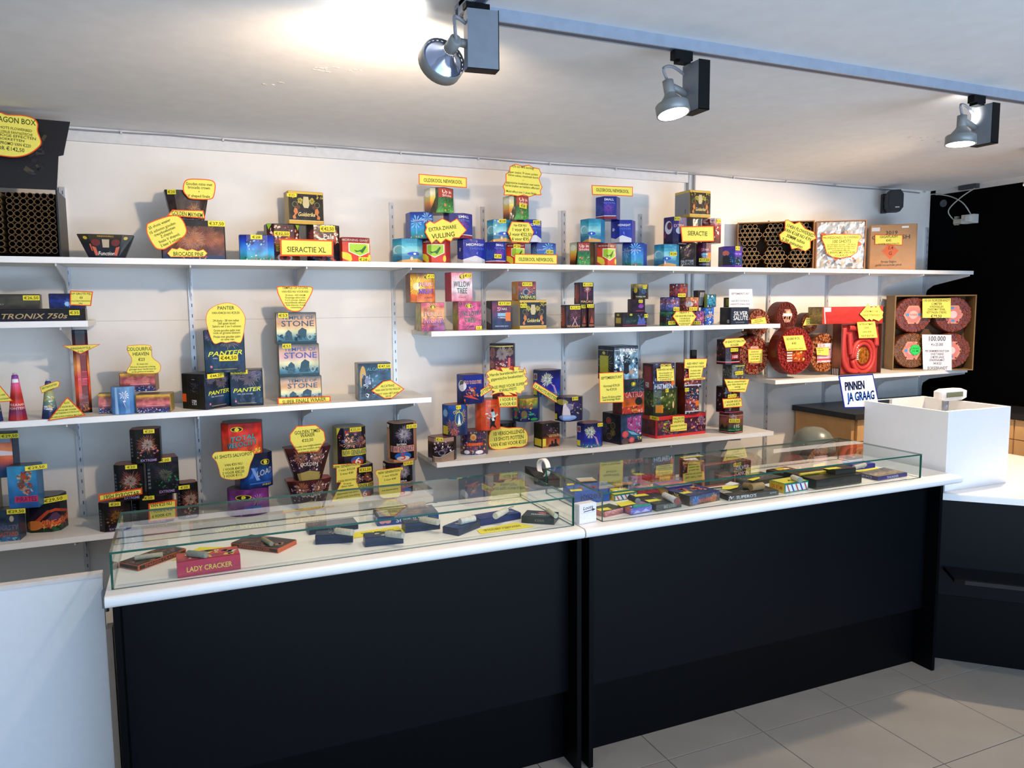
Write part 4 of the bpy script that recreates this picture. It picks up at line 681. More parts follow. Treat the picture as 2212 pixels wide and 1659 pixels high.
A['tribal'] = [('g', ['#243a50', '#7a9ab0', '#4a6c88', '#5a8cb0', '#8ab4d0'], .6, 9), ('n', 60, .06, ['#c8dce8', '#24384c', '#8ab8d8', '#141c28', '#e8f4fa'], (0, .1, 1, .8)), ('r', 0, .88, 1, .9, '#c8d0d4'), ('t', .55, .88, .11, 'TRIBAL', '#f4f6f8', .7), ('p', [(.4, .5), (.6, .5), (.62, .2), (.5, .15), (.38, .2)], '#16202c'), ('b', .5, .62, .2, '#1c2834', 8, .5), ('e', .3, .2, .08, .07, '#8a2c30'), ('e', .72, .22, .1, .07, '#b0907c')]
A['tribal_side'] = [('g', ['#1a2430', '#1c2420', '#141c20'], .4), ('b', .5, .5, .45, '#7a8c78', 20, .2), ('r', .12, .2, .68, .72, '#b0b438'), ('n', 40, .012, ['#8a8c30'], (.15, .25, .65, .7)), ('e', .38, .8, .1, .05, '#c8c040'), ('r', 0, .88, 1, .89, '#b8c0c4')]
A['fallas'] = [('g', ['#3a1c30', '#4a2438', '#34203c'], .5, 8), ('r', 0, 0, 1, .12, '#d02c34'), ('r', 0, .84, 1, 1, '#d02c34'), ('n', 120, .05, ['#3a9a58', '#d8c040', '#c04870', '#3a60b0', '#e89058', '#7a3a90', '#b83838'], (.1, .14, .5, .8)), ('b', .3, .62, .25, '#e8c0d0', 20, .3), ('b', .9, .66, .28, '#e8c8d8', 22, .35), ('n', 40, .05, ['#c83c4c', '#8a50b0', '#e8a080'], (.68, .14, 1, .8)), ('b', .07, .6, .22, '#c87870', 18, .3), ('p', [(.3, .42), (.38, .5), (.4, .44)], '#e8d840')]
A['greenbox'] = [('g', ['#2a3418', '#4a5a2c', '#343c1c', '#1c2010'], .6, 7), ('n', 60, .045, ['#8a9a50', '#5c6c34', '#1c2410', '#b8c078'], (0, .2, 1, 1)), ('e', .92, .4, .03, .14, '#d8c080'), ('r', .38, .12, .58, .42, '#d8881c')]
A['redheat'] = [('g', ['#243044', '#1c2440', '#342040', '#7a3438', '#1c1c30'], .5, 7), ('n', 50, .05, ['#c86048', '#b8c4d8', '#4a5a90', '#d8a080'], (0, .05, 1, 1)), ('t', .45, .5, .14, 'RED HEAT', '#e8583c', .8), ('r', .75, .3, 1, .5, '#e0782c'), ('r', 0, .08, 1, .12, '#c8ccd8')]
A['hitmen'] = [('g', ['#3a4860', '#2c3448', '#34486a'], .5, 8), ('n', 60, .05, ['#b85848', '#a8b8d0', '#24304c'], (0, 0, 1, 1)), ('t', .5, .12, .18, 'HITMEN', '#c8d4e4', .9), ('r', .85, .15, 1, .35, '#e0782c')]
A['hit_side'] = [('g', ['#3a141c', '#7a2430'], .3), ('r', .15, .1, .85, .9, '#8a2c38'), ('r', .3, .08, .65, .28, '#c8c8cc'), ('n', 20, .02, ['#303038'], (.33, .1, .62, .26))]
A['brown_side'] = [('g', ['#5a1c14', '#74281c', '#4a1810'], .25)]
A['salon'] = [('g', ['#1c1218', '#342020', '#181418'], .5), ('n', 26, .05, ['#7a3438', '#a86a5a', '#3c3c4c'], (0, .3, 1, 1)), ('r', 0, .06, 1, .09, '#d83c40'), ('r', 0, .1, 1, .115, '#e8e8e8'), ('r', .55, .2, .95, .42, '#8a1c28'), ('t', .75, .31, .12, '100', '#f0e8e8', .3)]
A['salon2'] = [('g', ['#4a4c44', '#5a5a54', '#34342c'], .6, 9), ('r', .5, .92, 1, .95, '#d8e060'), ('n', 60, .045, ['#a8a8a0', '#24241c', '#7a6a5c'], (0, .1, 1, .9)), ('t', .75, .16, .14, '19S', '#f0f0e8', .3)]
A['salon3'] = [('g', ['#241418', '#3a2028', '#1c1418'], .5), ('n', 50, .05, ['#a85838', '#7a90a8', '#5a3448', '#c89858'], (0, .1, 1, 1)), ('r', 0, .0, 1, .03, '#b83c5c')]
A['salon4'] = [('g', ['#241820', '#8a5048', '#7a483c', '#1c4a30', '#10201c'], .3), ('r', 0, .03, 1, .06, '#e0787c'), ('r', 0, .85, 1, .87, '#e0b0a0'), ('b', .55, .78, .2, '#e8e0e8', 12, .3), ('t', .66, .35, .16, '19S', '#a8d0c0', .35), ('t', .6, .18, .08, 'Salon Roger', '#5ab890', .7), ('p', [(.0, .2), (.1, .45), (.2, .25), (.3, .4), (.35, .2)], '#141c18')]
A['stunt'] = [('g', ['#14181c', '#b86858', '#e0905c', '#c8583c', '#1c4068', '#24507c'], .3, 4), ('p', [(0, .5), (.6, .62), (1, .58), (1, .5), (.5, .5), (0, .4)], '#e8d8e0'), ('r', .5, .8, .95, .9, '#8a98a8')]
A['pirate'] = [('g', ['#3c90b8', '#3a8cc0', '#2c70ac', '#2858a0'], .25), ('n', 40, .05, ['#c89878', '#a83c34', '#7a5c4a', '#d8b090'], (.35, .35, .8, .85)), ('e', .55, .76, .1, .09, '#b05038'), ('r', .2, .14, 1, .28, '#d83c50'), ('t', .6, .21, .11, 'PIRATES', '#5a1c70', .7)]
A['nasty'] = [('g', ['#24404c', '#24344c', '#4a5c60', '#2c5c8a'], .4), ('e', .7, .72, .1, .1, '#b8a898'), ('t', .55, .44, .15, 'NASTY', '#c87850', .85), ('t', .545, .445, .13, 'NASTY', '#3c5aa0', .82), ('t', .5, .22, .14, 'BASTARD', '#c87850', .9), ('t', .495, .225, .12, 'BASTARD', '#a84840', .86), ('n', 16, .04, ['#3c74a8', '#7ab0d0'], (0, 0, 1, .12))]
A['volcano'] = [('g', ['#14141c', '#1c1828', '#241820', '#1c3020'], .3), ('p', [(.2, .3), (.45, .62), (.6, .66), (1, .5), (1, .25), (.4, .12)], '#c84a28'), ('p', [(.3, .3), (.48, .55), (.6, .58), (.95, .44), (.9, .28)], '#1c1824'), ('p', [(.4, .3), (.56, .54), (.62, .54), (.75, .3)], '#5a3c58'), ('n', 60, .04, ['#e86a30', '#d84c28', '#f0a850'], (.25, .12, 1, .38)), ('e', .2, .2, .16, .14, '#d87a38'), ('n', 14, .05, ['#2c6a3c', '#1c5a38'], (.3, 0, 1, .12)), ('t', .6, .28, .12, 'VULCANO', '#f0803c', .6)]
def pyro(c1, c2, c3): return [('g', ['#100e10', '#14100e', '#0e0c12'], .4)]+[('r', .02, .2+.1*k, .1, .26+.1*k, '#5a6470') for k in range(6)]+[('b', .58, .55, .34, c1, 36, .25), ('b', .58, .55, .2, c2, 26, .3), ('n', 24, .03, [c3, c1], (.25, .15, .95, .5)), ('t', .6, .08, .07, 'EXTREME', '#b098d0', .5)]
A['py1'] = pyro('#7a4a18', '#c88a30', '#a86a20'); A['py2'] = pyro('#6a3038', '#a86048', '#2c4a34'); A['py3'] = pyro('#a8604c', '#f0d0c0', '#c8d080'); A['py4'] = pyro('#c8705c', '#e8e0d0', '#3c7a4c'); A['py5'] = pyro('#3c4448', '#8a9078', '#1c8a4c'); A['py6'] = pyro('#c87858', '#fff0e8', '#6a4c8a')
A['velocity'] = [('g', ['#8a1c1c', '#d8342c', '#c84830', '#d85a38'], .45)]+star_logo(.4, .82, .11)+[('t', .52, .54, .17, 'TOTAL', '#1c4a58', .62, 8, .2), ('t', .5, .34, .17, 'VELOCITY', '#1c5058', .72, 8, .2), ('t', .525, .545, .15, 'TOTAL', '#40a8b0', .58, 8, .2), ('t', .505, .345, .15, 'VELOCITY', '#3c9ca8', .68, 8, .2), ('n', 10, .05, ['#e8d850'], (.6, .05, .95, .15))]
A['xload'] = [('g', ['#141830', '#142850', '#1c50a0', '#141c50'], .45)]+star_logo(.72, .74, .11)+[('p', [(.25, .3), (.4, .6), (.5, .6), (.35, .3)], '#3c70d0'), ('p', [(.3, .6), (.38, .6), (.55, .22), (.45, .22)], '#7aa0e8'), ('t', .68, .45, .16, 'LOAD', '#b8c0d0', .5, 12, .3), ('t', .75, .08, .05, '19 SHOTS', '#e8d850', .3), ('r', .25, .12, .9, .16, '#3c6ac8')]
A['purpx'] = [('g', ['#6a3078', '#7a2c84', '#4a2060'], .5)]+star_logo(.4, .72, .13)+[('b', .7, .6, .3, '#d8c0e8', 14, .2), ('e', .6, .3, .2, .08, '#3c60b8')]
A['golden'] = [('g', ['#4a1c20', '#241420', '#301c28', '#181420'], .5), ('b', .3, .72, .3, '#e89870', 26, .3), ('b', .7, .72, .3, '#e8a888', 26, .3), ('n', 80, .035, ['#d8a088', '#a890b0', '#e8e0e8', '#6a3c48'], (0, .3, 1, .85)), ('t', .5, .5, .1, 'GOLDEN', '#e0d8c8', .5), ('p', [(.1, 0), (.1, .22), (.5, .3), (.9, .22), (.9, 0)], '#a89858')]
A['kraft'] = [('g', ['#b48a58', '#ac8250'], .08)]
K = dict(top='#2c2420')
# ------------------------------------------------------------------ products on the top shelf
T_ = '#5a2a28'
product('A', 'fan1', 'top', 166, 0, 0, 0) if 0 else None
product('X', 'fan1', 'top', 166, 292, 505, 565, 'oct', 0, .35, A['fan'], (), 'dark fan-shaped cake alone on top shelf beside the open tube box', tx=.62, top='#c8a878')
product('A', 'broc', 'top', 1375, 1925, 1158, 1515, 'box', 0, .6, A['brocade'], [(1845, 1198, 125, 46, '€37,50')], 'wide dark box with golden burst picture, tagged €37,50')
product('A', 'may', 'broc', 1400, 1790, 905, 1155, 'oct', 4, .5, A['mayhem'], [(1480, 928, 75, 40, '€20')], 'dark fan-shaped cake tagged €20 on top of the golden burst box', tx=.72)
sign('A', [(1440, 1130), (1530, 1135), (1585, 1215), (1580, 1300), (1430, 1405), (1380, 1420), (1320, 1400), (1255, 1290), (1250, 1210), (1290, 1180)], 'broc', [(1360, 1200, 22, '25 shots waaier', 210, 25), (1385, 1235, 22, '15 schoten gouden', 250, 25), (1405, 1262, 22, 'treurboeketten', 200, 25), (1420, 1290, 22, 'Z-shaped', 110, 25), (1445, 1320, 22, 'finale V shaped,', 200, 25), (1460, 1352, 22, '2 keer 5 schoten', 200, 25)], 'tilted round yellow bubble sign about 25 shots waaier', smooth=True, out=.02)
sign('A', [(1580, 830), (1620, 815), (1700, 815), (1800, 825), (1838, 860), (1830, 950), (1800, 990), (1700, 993), (1620, 985), (1590, 960), (1562, 920), (1562, 870)], 'may', [(1698, 860, 24, 'Gouden mine met', 225), (1698, 890, 24, 'brocade crown', 190), (1698, 925, 18, '+'), (1698, 962, 24, 'V shaped finale', 190)], 'yellow bubble sign on the upper right of the small fan-shaped cake', smooth=True, out=.01)
sign('A', [(1470, 1078), (1735, 1084), (1752, 1155), (1425, 1130)], 'may', [(1598, 1116, 36, 'GOLDEN MAYHEM', 265, -3)], 'flat trapezoid yellow sign under the small fan-shaped cake tagged €20', out=.016)
sign('A', [(1425, 1450), (1465, 1405), (1510, 1415), (1530, 1400), (1600, 1425), (1640, 1412), (1690, 1430), (1735, 1415), (1772, 1450), (1740, 1482), (1455, 1482)], 'broc', [(1608, 1457, 34, 'BROCADE PINE', 260)], 'low jagged yellow sign at the foot of the golden burst box', out=.01, bw=.002)
B_ = dict(top='#8a9098')
product('B', 'ng7', 'top', 535, 975, 830, 1315, 'oct', 5, .72, A['ng7'], [(750, 960, 170, 58, '€32,50')], 'dark red cake tagged €32,50 left behind the SIERACTIE XL sign', Y=3.735, **B_)
product('B', 'palm', 'top', 1060, 1480, 845, 1325, 'oct', -5, .72, A['palm2'], [(1325, 900, 175, 75, '€42,50')], 'dark cake tagged €42,50 right behind the SIERACTIE XL sign', Y=3.735, **B_)
product('B', 'gold1', 'palm', 780, 1275, 415, 838, 'box', 6, .5, A['goldstrike'], [(872, 475, 105, 42, '€35')], 'glossy black and gold box on top of the SIERACTIE XL pile', base='#a8863a', **B_)
product('B', 'bb', 'top', 210, 655, 970, 1315, 'oct', 0, .38, A['bluebeach'], [(430, 1003, 128, 55, '€28')], 'deep blue beach-print cake at the left of the SIERACTIE XL pile', base='#1a3a8a', **B_)
product('B', 'mg1', 'top', 1480, 1860, 1000, 1325, 'oct', 10, .4, A['morning'], [(1768, 1285, 105, 58, '€28')], 'red and lime cake tagged €28 alone right of the SIERACTIE XL pile', base='#a82c24', **B_)
sign('B', [(725, 1020), (1395, 1040), (1395, 1245), (730, 1240)], 'bb', [(1060, 1160, 66, 'SIERACTIE XL', 490)], 'large yellow board sign reading SIERACTIE XL', bw=.007, out=-.012)
G1 = 'six colourful cakes in the left OLDSKOOL pyramid'
product('C', 'be1', 'top', 148, 490, 918, 1203, 'hexv', 22, 1, A['beach'], (), 'teal moon beach cake, bottom left of the pyramid without price tags', base='#2b7fae', top=T_)
product('C', 'mg2', 'top', 487, 805, 922, 1203, 'hexv', 22, 1, A['morning'], (), 'red and lime cake, bottom middle of the leftmost colourful pyramid', base='#b83428', top=T_)
product('C', 'mi1', 'top', 885, 1200, 925, 1205, 'hexv', 5, 1, A['midnight'], (), 'royal blue and white cake, bottom right of the leftmost colourful pyramid', base='#1c2f9a', top=T_)
product('C', 'co1', 'be1', 298, 610, 618, 915, 'hexv', 2, 1, A['palms'], (), 'blue palm-tree cake, middle left of the leftmost colourful pyramid', base='#24409c', top=T_)
product('C', 'fe1', 'mi1', 728, 1055, 632, 920, 'hexv', 5, 1, A['festival'], (), 'blue cake with purple burst, middle right of the leftmost colourful pyramid', base='#1b2a86', top=T_)
product('C', 'sm1', 'co1', 512, 840, 338, 622, 'hexv', 6, 1, A['smoke'], (), 'sunset and green cake on top of the leftmost colourful pyramid', base='#3a3420', top=T_)
product('C', 'fe2', 'top', 1200, 1435, 958, 1206, 'hexf', 10, 1, A['festival'], [(1345, 1125, 80, 48, '€28')], 'blue purple-burst cake tagged €28, bottom left of the tagged pyramid', base='#1b2a86', top=T_)
product('C', 'mg3', 'top', 1436, 1655, 975, 1210, 'hexf', 10, 1, A['morning'], [(1560, 1012, 75, 45, '€28')], 'red and lime cake tagged €28, bottom middle of the tagged pyramid', base='#b83428', top=T_)
product('C', 'co2', 'top', 1720, 2005, 970, 1210, 'hexv', 5, 1, A['palms'], [(1933, 1077, 78, 42, '€28')], 'blue palm-tree cake tagged €28, bottom right of the tagged pyramid', base='#24409c', top=T_)
product('C', 'be2', 'fe2', 1222, 1510, 703, 960, 'hexv', 8, 1, A['beach'], [(1395, 725, 80, 45, '€28')], 'teal moon beach cake tagged €28, middle left of the tagged pyramid', base='#2b7fae', top=T_)
product('C', 'mi2', 'co2', 1560, 1840, 705, 970, 'hexv', 12, 1, A['midnight'], [(1780, 740, 80, 48, '€28')], 'royal blue and white cake tagged €28, middle right of the tagged pyramid', base='#1c2f9a', top=T_)
product('C', 'sm2', 'be2', 1405, 1695, 430, 698, 'hexv', 6, 1, A['smoke'], [(1628, 553, 85, 52, '€28')], 'sunset and green cake tagged €28 under the cloud sign', base='#3a3420', top=T_)
sign('C', [(443, 187), (990, 230), (990, 350), (447, 308)], 'sm1', [(722, 270, 40, 'OLDSKOOL NEWSKOOL', 440, 0)], 'long yellow board sign over the leftmost pyramid')
sign('C', [(515, 760), (570, 718), (620, 745), (712, 692), (805, 735), (880, 692), (992, 828), (905, 920), (840, 918), (815, 962), (750, 935), (695, 985), (645, 940), (590, 988), (545, 910), (512, 850), (530, 800)], 'co1', [(715, 805, 42, 'EXTRA ZWARE', 320, 8), (725, 885, 52, 'VULLING', 265, 8)], 'jagged yellow sign reading EXTRA ZWARE VULLING', out=.012)
sign('C', [(1480, 105), (1545, 72), (1620, 95), (1700, 85), (1750, 115), (1815, 125), (1843, 190), (1815, 240), (1835, 300), (1853, 340), (1830, 385), (1840, 430), (1770, 430), (1700, 452), (1640, 432), (1570, 445), (1500, 432), (1410, 432), (1420, 380), (1400, 330), (1435, 270), (1432, 190), (1475, 160)], 'sm2', [(1630, 112, 26, '12% tot 44% korting!', 255, -2), (1632, 180, 24, 'Super zware 19 shots potten', 340, -2), (1632, 215, 24, '30mm tubes, maximale burst', 345, -2), (1632, 262, 16, '+'), (1630, 300, 24, 'gigantische boeketten met extra', 380, -2), (1625, 335, 24, 'harde knallen en heldere effecten!', 395, -2), (1612, 398, 24, 'Multi-effect met 3 shots finale', 345, -2)], 'cloud-shaped yellow sign starting 12% tot 44% korting')
sign('C', [(1500, 728), (1700, 738), (1757, 850), (1700, 975), (1505, 965), (1452, 850)], 'be2', [(1598, 773, 26, 'Van €28 NU', 150), (1602, 822, 36, '1 voor €19', 195), (1602, 876, 36, '3 voor €52,50', 255), (1602, 928, 36, '6 voor €95', 195)], 'hexagonal yellow sign with prices for 1, 3 and 6 pieces')
sign('C', [(1535, 1098), (2020, 1105), (2020, 1218), (1533, 1212)], 'mg3', [(1780, 1162, 38, 'OLDSKOOL NEWSKOOL', 395)], 'long yellow board sign standing on the top shelf beside the hexagonal one', out=.012)
product('D', 'sm3', 'top', 163, 447, 962, 1223, 'hexv', 10, 1, A['smoke'], (), 'sunset and green cake, bottom left of the third colourful pyramid', base='#3a3420', top=T_)
product('D', 'mg4', 'top', 447, 688, 975, 1226, 'hexf', 12, 1, A['morning'], (), 'red and lime cake, bottom middle of the third colourful pyramid', base='#b83428', top=T_)
product('D', 'co3', 'top', 760, 1040, 972, 1226, 'hexv', 12, 1, A['palms'], (), 'blue palm-tree cake, bottom right of the third colourful pyramid', base='#24409c', top=T_)
product('D', 'be3', 'sm3', 283, 563, 695, 964, 'hexv', 12, 1, A['beach'], (), 'teal moon beach cake, middle left of the third colourful pyramid', base='#2b7fae', top=T_)
product('D', 'mi3', 'co3', 630, 908, 710, 972, 'hexv', 12, 1, A['midnight'], (), 'royal blue and white cake, middle right of the third colourful pyramid', base='#1c2f9a', top=T_)
product('D', 'fe3', 'be3', 458, 735, 440, 700, 'hexv', 12, 1, A['festival'], (), 'blue burst cake on top of the third colourful pyramid', base='#1b2a86', top=T_)
sign('D', [(408, 315), (880, 335), (878, 445), (418, 425)], 'fe3', [(648, 378, 36, 'OLDSKOOL NEWSKOOL', 375)], 'long yellow board sign over the third pyramid')
product('D', 'be4', 'top', 1122, 1405, 985, 1232, 'hexv', 14, 1, A['beach'], [(1335, 1098, 80, 46, '€28')], 'teal moon beach cake tagged €28, bottom left of the SIERACTIE pile', base='#2b7fae', top=T_)
product('D', 'gli', 'top', 1405, 1612, 972, 1236, 'box', 48, 1, (), (), 'narrow black box tagged €20 in the bottom row of the SIERACTIE pile', base='#14141a', top=T_, side=A['glitter'])
price = PR['gli']
product('D', 'sta', 'top', 1612, 1768, 968, 1240, 'oct', 10, 1, A['stars'], [(1695, 1168, 118, 42, '€17,50')], 'purple-red cake tagged €17,50, bottom right of the SIERACTIE pile', base='#3a1c3c', top=T_)
product('D', 'ext', 'be4', 1228, 1490, 672, 970, 'oct', 14, 1, A['extreme'], [(1385, 698, 62, 42, '€16')], 'dark purple cake with white circles tagged €16 in the SIERACTIE pile', base='#2a2468', top=T_)
product('D', 'rw', 'sta', 1660, 1882, 690, 972, 'oct', 14, 1, A['redwhite'], [(1850, 725, 62, 42, '€16')], 'red and white cake tagged €16 at the right of the SIERACTIE pile', base='#7a2024', top='#d8c8c8')
product('D', 'stb', 'gli', 1490, 1655, 680, 968, 'box', 6, .8, [('g', ['#8a8478', '#a8a498', '#9a9488'], .2), ('r', .1, 0, .14, 1, '#e0e0dc'), ('r', .4, 0, .5, 1, '#6a645c')], (), 'plain grey-backed box in the middle of the SIERACTIE pile', Y=3.68, base='#8a8478', top=T_)
product('D', 'gold2', 'ext', 1360, 1762, 368, 682, 'box', 0, .95, A['goldstrike'], (), 'black and gold box with grey side on top of the SIERACTIE pile', base='#a8863a', top='#1c1a18', side=[('r', 0, 0, 1, .1, '#c9a23a'), ('r', 0, .1, 1, .92, '#8f9092'), ('r', 0, .92, 1, 1, '#d8b44a'), ('n', 60, .01, ['#78797c'], (.1, .2, .9, .8)), ('r', .72, .15, .76, .3, '#303030')])
sign('D', [(1420, 785), (1800, 778), (1805, 958), (1437, 965)], 'ext', [(1615, 865, 50, 'SIERACTIE', 225)], 'square yellow sign reading SIERACTIE only', bw=.006, out=.012)
product('D', 'pb', 'top', 1852, 2125, 1008, 1246, 'hexf', 16, .9, A['purpleblue'], [(2068, 1035, 65, 44, '€28')], 'purple and blue night-scene cake in front of the open tube carton', base='#2a2468', top=T_, Y=3.605)
# ------------------------------------------------------------------ open cartons of tubes
TUBE = {}
def tube_mesh(r, L, col):
    k = (r, L, col)
    if k not in TUBE:
        mb = MB(); n = 12; c = lambda rr, y: [(rr*math.cos(2*math.pi*i/n), y, rr*math.sin(2*math.pi*i/n)) for i in range(n)]
        mb.rings([c(r, L), c(r, 0), c(r*.8, 0), c(r*.78, L*.7)], [col, col, '#1a1410'], cap=(False, True))
        o = mb.build('tube', VM); TUBE[k] = o.data; bpy.data.objects.remove(o)
    return TUBE[k]
def carton(name, x0, x1, y0, d, z0, z1, label, col='#a9825a', th=.006, rz=0, incol='#5a4430'):
    r = empty(name, (x0, y0, z0), rz, label, 'box'); w, h = x1-x0, z1-z0
    MB().box(0, w, 0, d, 0, th).box(0, w, 0, d, h-th, h).box(0, th, 0, d, th, h-th).box(w-th, w, 0, d, th, h-th).box(th, w-th, d-th, d, th, h-th).build('carton', mat(col, .7, noise_=.08), r)
    return r, w, h
def turned(name, pxl, pxr, pyt, Yr, deg, d, zs, label, **kw):
    """carton turned towards the room: right front corner at depth Yr, left one farther back"""
    a = math.radians(deg); Rr = onY(pxr, pyt, Yr); u = np.array([math.cos(a), -math.sin(a), 0]); lo, hi = .05, 1.2
    for _ in range(40):
        w = (lo+hi)/2; q = Rr-u*w
        if proj((q[0], q[1], zs+.1))[0] > pxl: lo = w
        else: hi = w
    q = Rr-u*w; r, w, h = carton(name, 0, w, 0, d, zs, Rr[2], label, rz=-a, **kw); r.location = (q[0], q[1], zs); return r, w, h, (q[0], q[1], a)
def add_tubes(r, spots, rad, L, col, y=.02):
    me = tube_mesh(rad, L, col)
    for x, z in spots:
        o = bpy.data.objects.new('tube', me); link(o, r); o.location = (x, y+R_.uniform(-.002, .003), z)
r, w, h, plT = turned('tube_carton', fp('E', 110, 0)[0], fp('E', 680, 0)[0], fp('E', 0, 325)[1], 3.612, 36, .15, SHZ['top'], 'open brown carton showing six hexagonal bundles of firework tubes', col='#a07040')
rad = min(w/3, h/2)/10.3; sp = []
for i in range(3):
    for j in range(2):
        cx, cz = w*(i+.5)/3, .006+(h-.012)*(j+.5)/2
        sp += [(cx+rad*2.08*(a+b/2), cz+rad*1.8*b) for a in range(-2, 3) for b in range(-2, 3) if abs(a+b) <= 2]
add_tubes(r, sp, rad, .09, '#b89468')
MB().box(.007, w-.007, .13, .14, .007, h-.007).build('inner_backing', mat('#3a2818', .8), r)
sign('E', [(450, 325), (475, 320), (520, 350), (560, 335), (600, 385), (665, 410), (682, 460), (640, 480), (640, 530), (600, 555), (545, 530), (500, 540), (485, 500), (420, 480), (408, 430), (445, 400), (450, 370)], 'pb', [(565, 400, 24, '114SH FLOWERBED', 225, -24), (545, 430, 24, 'VAN €168 NU €99', 215, -24), (530, 462, 24, '30MM tubes', 150, -24), (505, 492, 24, '2:30 minuten', 170, -24)], 'tilted jagged yellow sign on the open tube carton', pl=plT, out=.012)
r, w, h, plF = turned('foil_carton', fp('E', 686, 0)[0], fp('E', 1060, 0)[0], fp('E', 0, 320)[1], 3.605, 36, .14, SHZ['top'], 'carton packed with crinkled silver foil cakes', col='#9a6a44')
mb = MB(); n = 16
G = [[(.008+(w-.016)*i/n, .006+R_.uniform(-.006, .01), .008+(h-.016)*j/n) for i in range(n+1)] for j in range(n+1)]
for i in range(n):
    for j in range(n): mb.face([G[j][i], G[j][i+1], G[j+1][i+1]]); mb.face([G[j][i], G[j+1][i+1], G[j+1][i]])
mb.build('foil_wrap', mat('#dfe6ee', .22, metal=.55, noise_=.25, scale=40), r)
mb = MB()
for k in range(34):
    x, z, t, q = R_.uniform(.03, w-.03), R_.uniform(.03, h-.03), R_.uniform(0, 3), R_.uniform(.010, .022); c = R_.choice(['#b8602c', '#b8602c', '#8aa0b0', '#5a6470', '#c8a088', '#a8b8c8'])
    mb.face([(x+q*math.cos(t+a)*b, -.008, z+q*math.sin(t+a)) for a, b in ((0, 1), (1.3, .8), (3.1, 1), (4.2, .7))], c)
mb.build('foil_print', VG, r, kind='stuff')
PR['foil'] = dict(Y=3.6)
sign('E', [(720, 435), (810, 425), (1000, 430), (1010, 450), (985, 480), (975, 560), (930, 590), (850, 605), (790, 595), (750, 570), (735, 510), (715, 465)], 'foil', [(860, 452, 17, 'PROFESSIONEEL FLOWERBED', 270), (860, 480, 24, '100 SHOTS', 140), (858, 503, 12, '3 x 500 gram potten = 100 shots', 210), (858, 517, 12, '30 mm tubes met prachtige zware', 210), (858, 531, 12, 'gekleurde sterren en met vuur', 200), (858, 545, 12, 'formidabele effecten', 130), (858, 562, 16, 'SUPERPROMO VAN €200', 200), (858, 583, 16, 'VOOR €109', 95)], 'yellow shield-shaped sign reading 100 SHOTS on the foil carton', pl=plF, out=.02)
product('E', 'giga', 'top', 1062, 1420, 347, 692, 'box', -44, .5, [('g', ['#b58a5c', '#b0845a'], .06), ('r', .02, .87, .2, .95, '#d8dce0'), ('t', .46, .83, .075, '3019', '#2a2824', .27), ('t', .45, .73, .085, 'GIGAFLASH', '#3a302c', .85), ('p', [(.43, .62), (.63, .43), (.45, .25), (.26, .43)], '#c9602c'), ('t', .45, .5, .07, '1.4', '#3a2418', .12), ('t', .45, .38, .07, 'G', '#3a2418', .08), ('t', .42, .2, .05, 'Pyrostar Belgium', '#4a3c30', .34), ('t', .42, .13, .045, 'geschikt voor particulier gebruik', '#5a4a3c', .58), ('r', .68, .92, .83, .96, '#f0f0ee')], (), 'closed brown cardboard carton with an orange hazard diamond', base='#b08458', top='#b08458', name='cardboard_carton', cat='box', Y=3.62)
gl = PR['giga']; _P = [(x*gl['w'], y*gl['w']) for x, y in poly_shape('box', .5)][0]; _a = math.radians(44); plG = (gl['loc'][0]+_P[0]*math.cos(_a)+_P[1]*math.sin(_a), gl['loc'][1]-_P[0]*math.sin(_a)+_P[1]*math.cos(_a), _a)
sign('E', [(1113, 430), (1318, 433), (1316, 508), (1113, 503)], 'giga', [(1215, 445, 18, 'GIGAFLASH', 130), (1215, 473, 17, '€45', 38), (1215, 497, 10, 'EXTREEM HARDE KNALLEN', 155)], 'small yellow sign on the closed brown carton', pl=plG, out=.006)
# dragon box with raised black lid at far left
Yd = 3.66; P0 = onY(129, 500, Yd); zt = onY(60, 408, Yd)[2]; w = .62
r = empty('tube_box', (P0[0]-w, Yd, SHZ['top']), 0, 'huge black box of firework tubes with its lid raised, top left', 'box'); h = zt-SHZ['top']
MB().box(0, w, .0, .26, 0, .004).box(0, .004, 0, .26, .004, h).box(w-.006, w, 0, .26, .004, h).box(.004, w-.006, .255, .26, .004, h).build('box_shell', mat('#101218', .45), r)
lid = [(0, h), (w, h), (w+.012, h+.14), (w+.03, h+.145), (w+.035, h+.17), (w+.06, min(CZ-SHZ['top']-.03, h+.29)), (0, CZ-SHZ['top']-.02)]
def lidm(y0, t): return [[(x, y0+(z-h)*.14+t, z) for x, z in lid], [(x, y0+(z-h)*.14, z) for x, z in lid]]
lb = MB().rings(lidm(-.004, .004)).build('lid', mat('#15161c', .5), r)
flat_art([('n', 16, .05, ['#3c3c40', '#4a4438', '#2c2c34'], (.78, .2, .95, .75)), ('r', .84, .68, .92, .71, '#6a6c70')], (0, -.006, h), (1, 0, 0), (0, .14, .99), w, .3, 'lid_print', lb)
pitch = (h-.03)/10; rd = pitch/2; sp = []
for bx in (w-.012-7*pitch, w-.02-14*pitch-.006):
    for j in range(10):
        for i in range(7):
            if bx+pitch*i > .01: sp.append((bx+pitch*(i+.5), .022+(h-.03)/10*(j+.5)-.004))
add_tubes(r, sp, min(rd, (h-.02)/20.4), .2, '#6a5234', .012)
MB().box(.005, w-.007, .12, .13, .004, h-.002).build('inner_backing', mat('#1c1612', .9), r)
PR['drag'] = dict(Y=Yd-.02+.035)
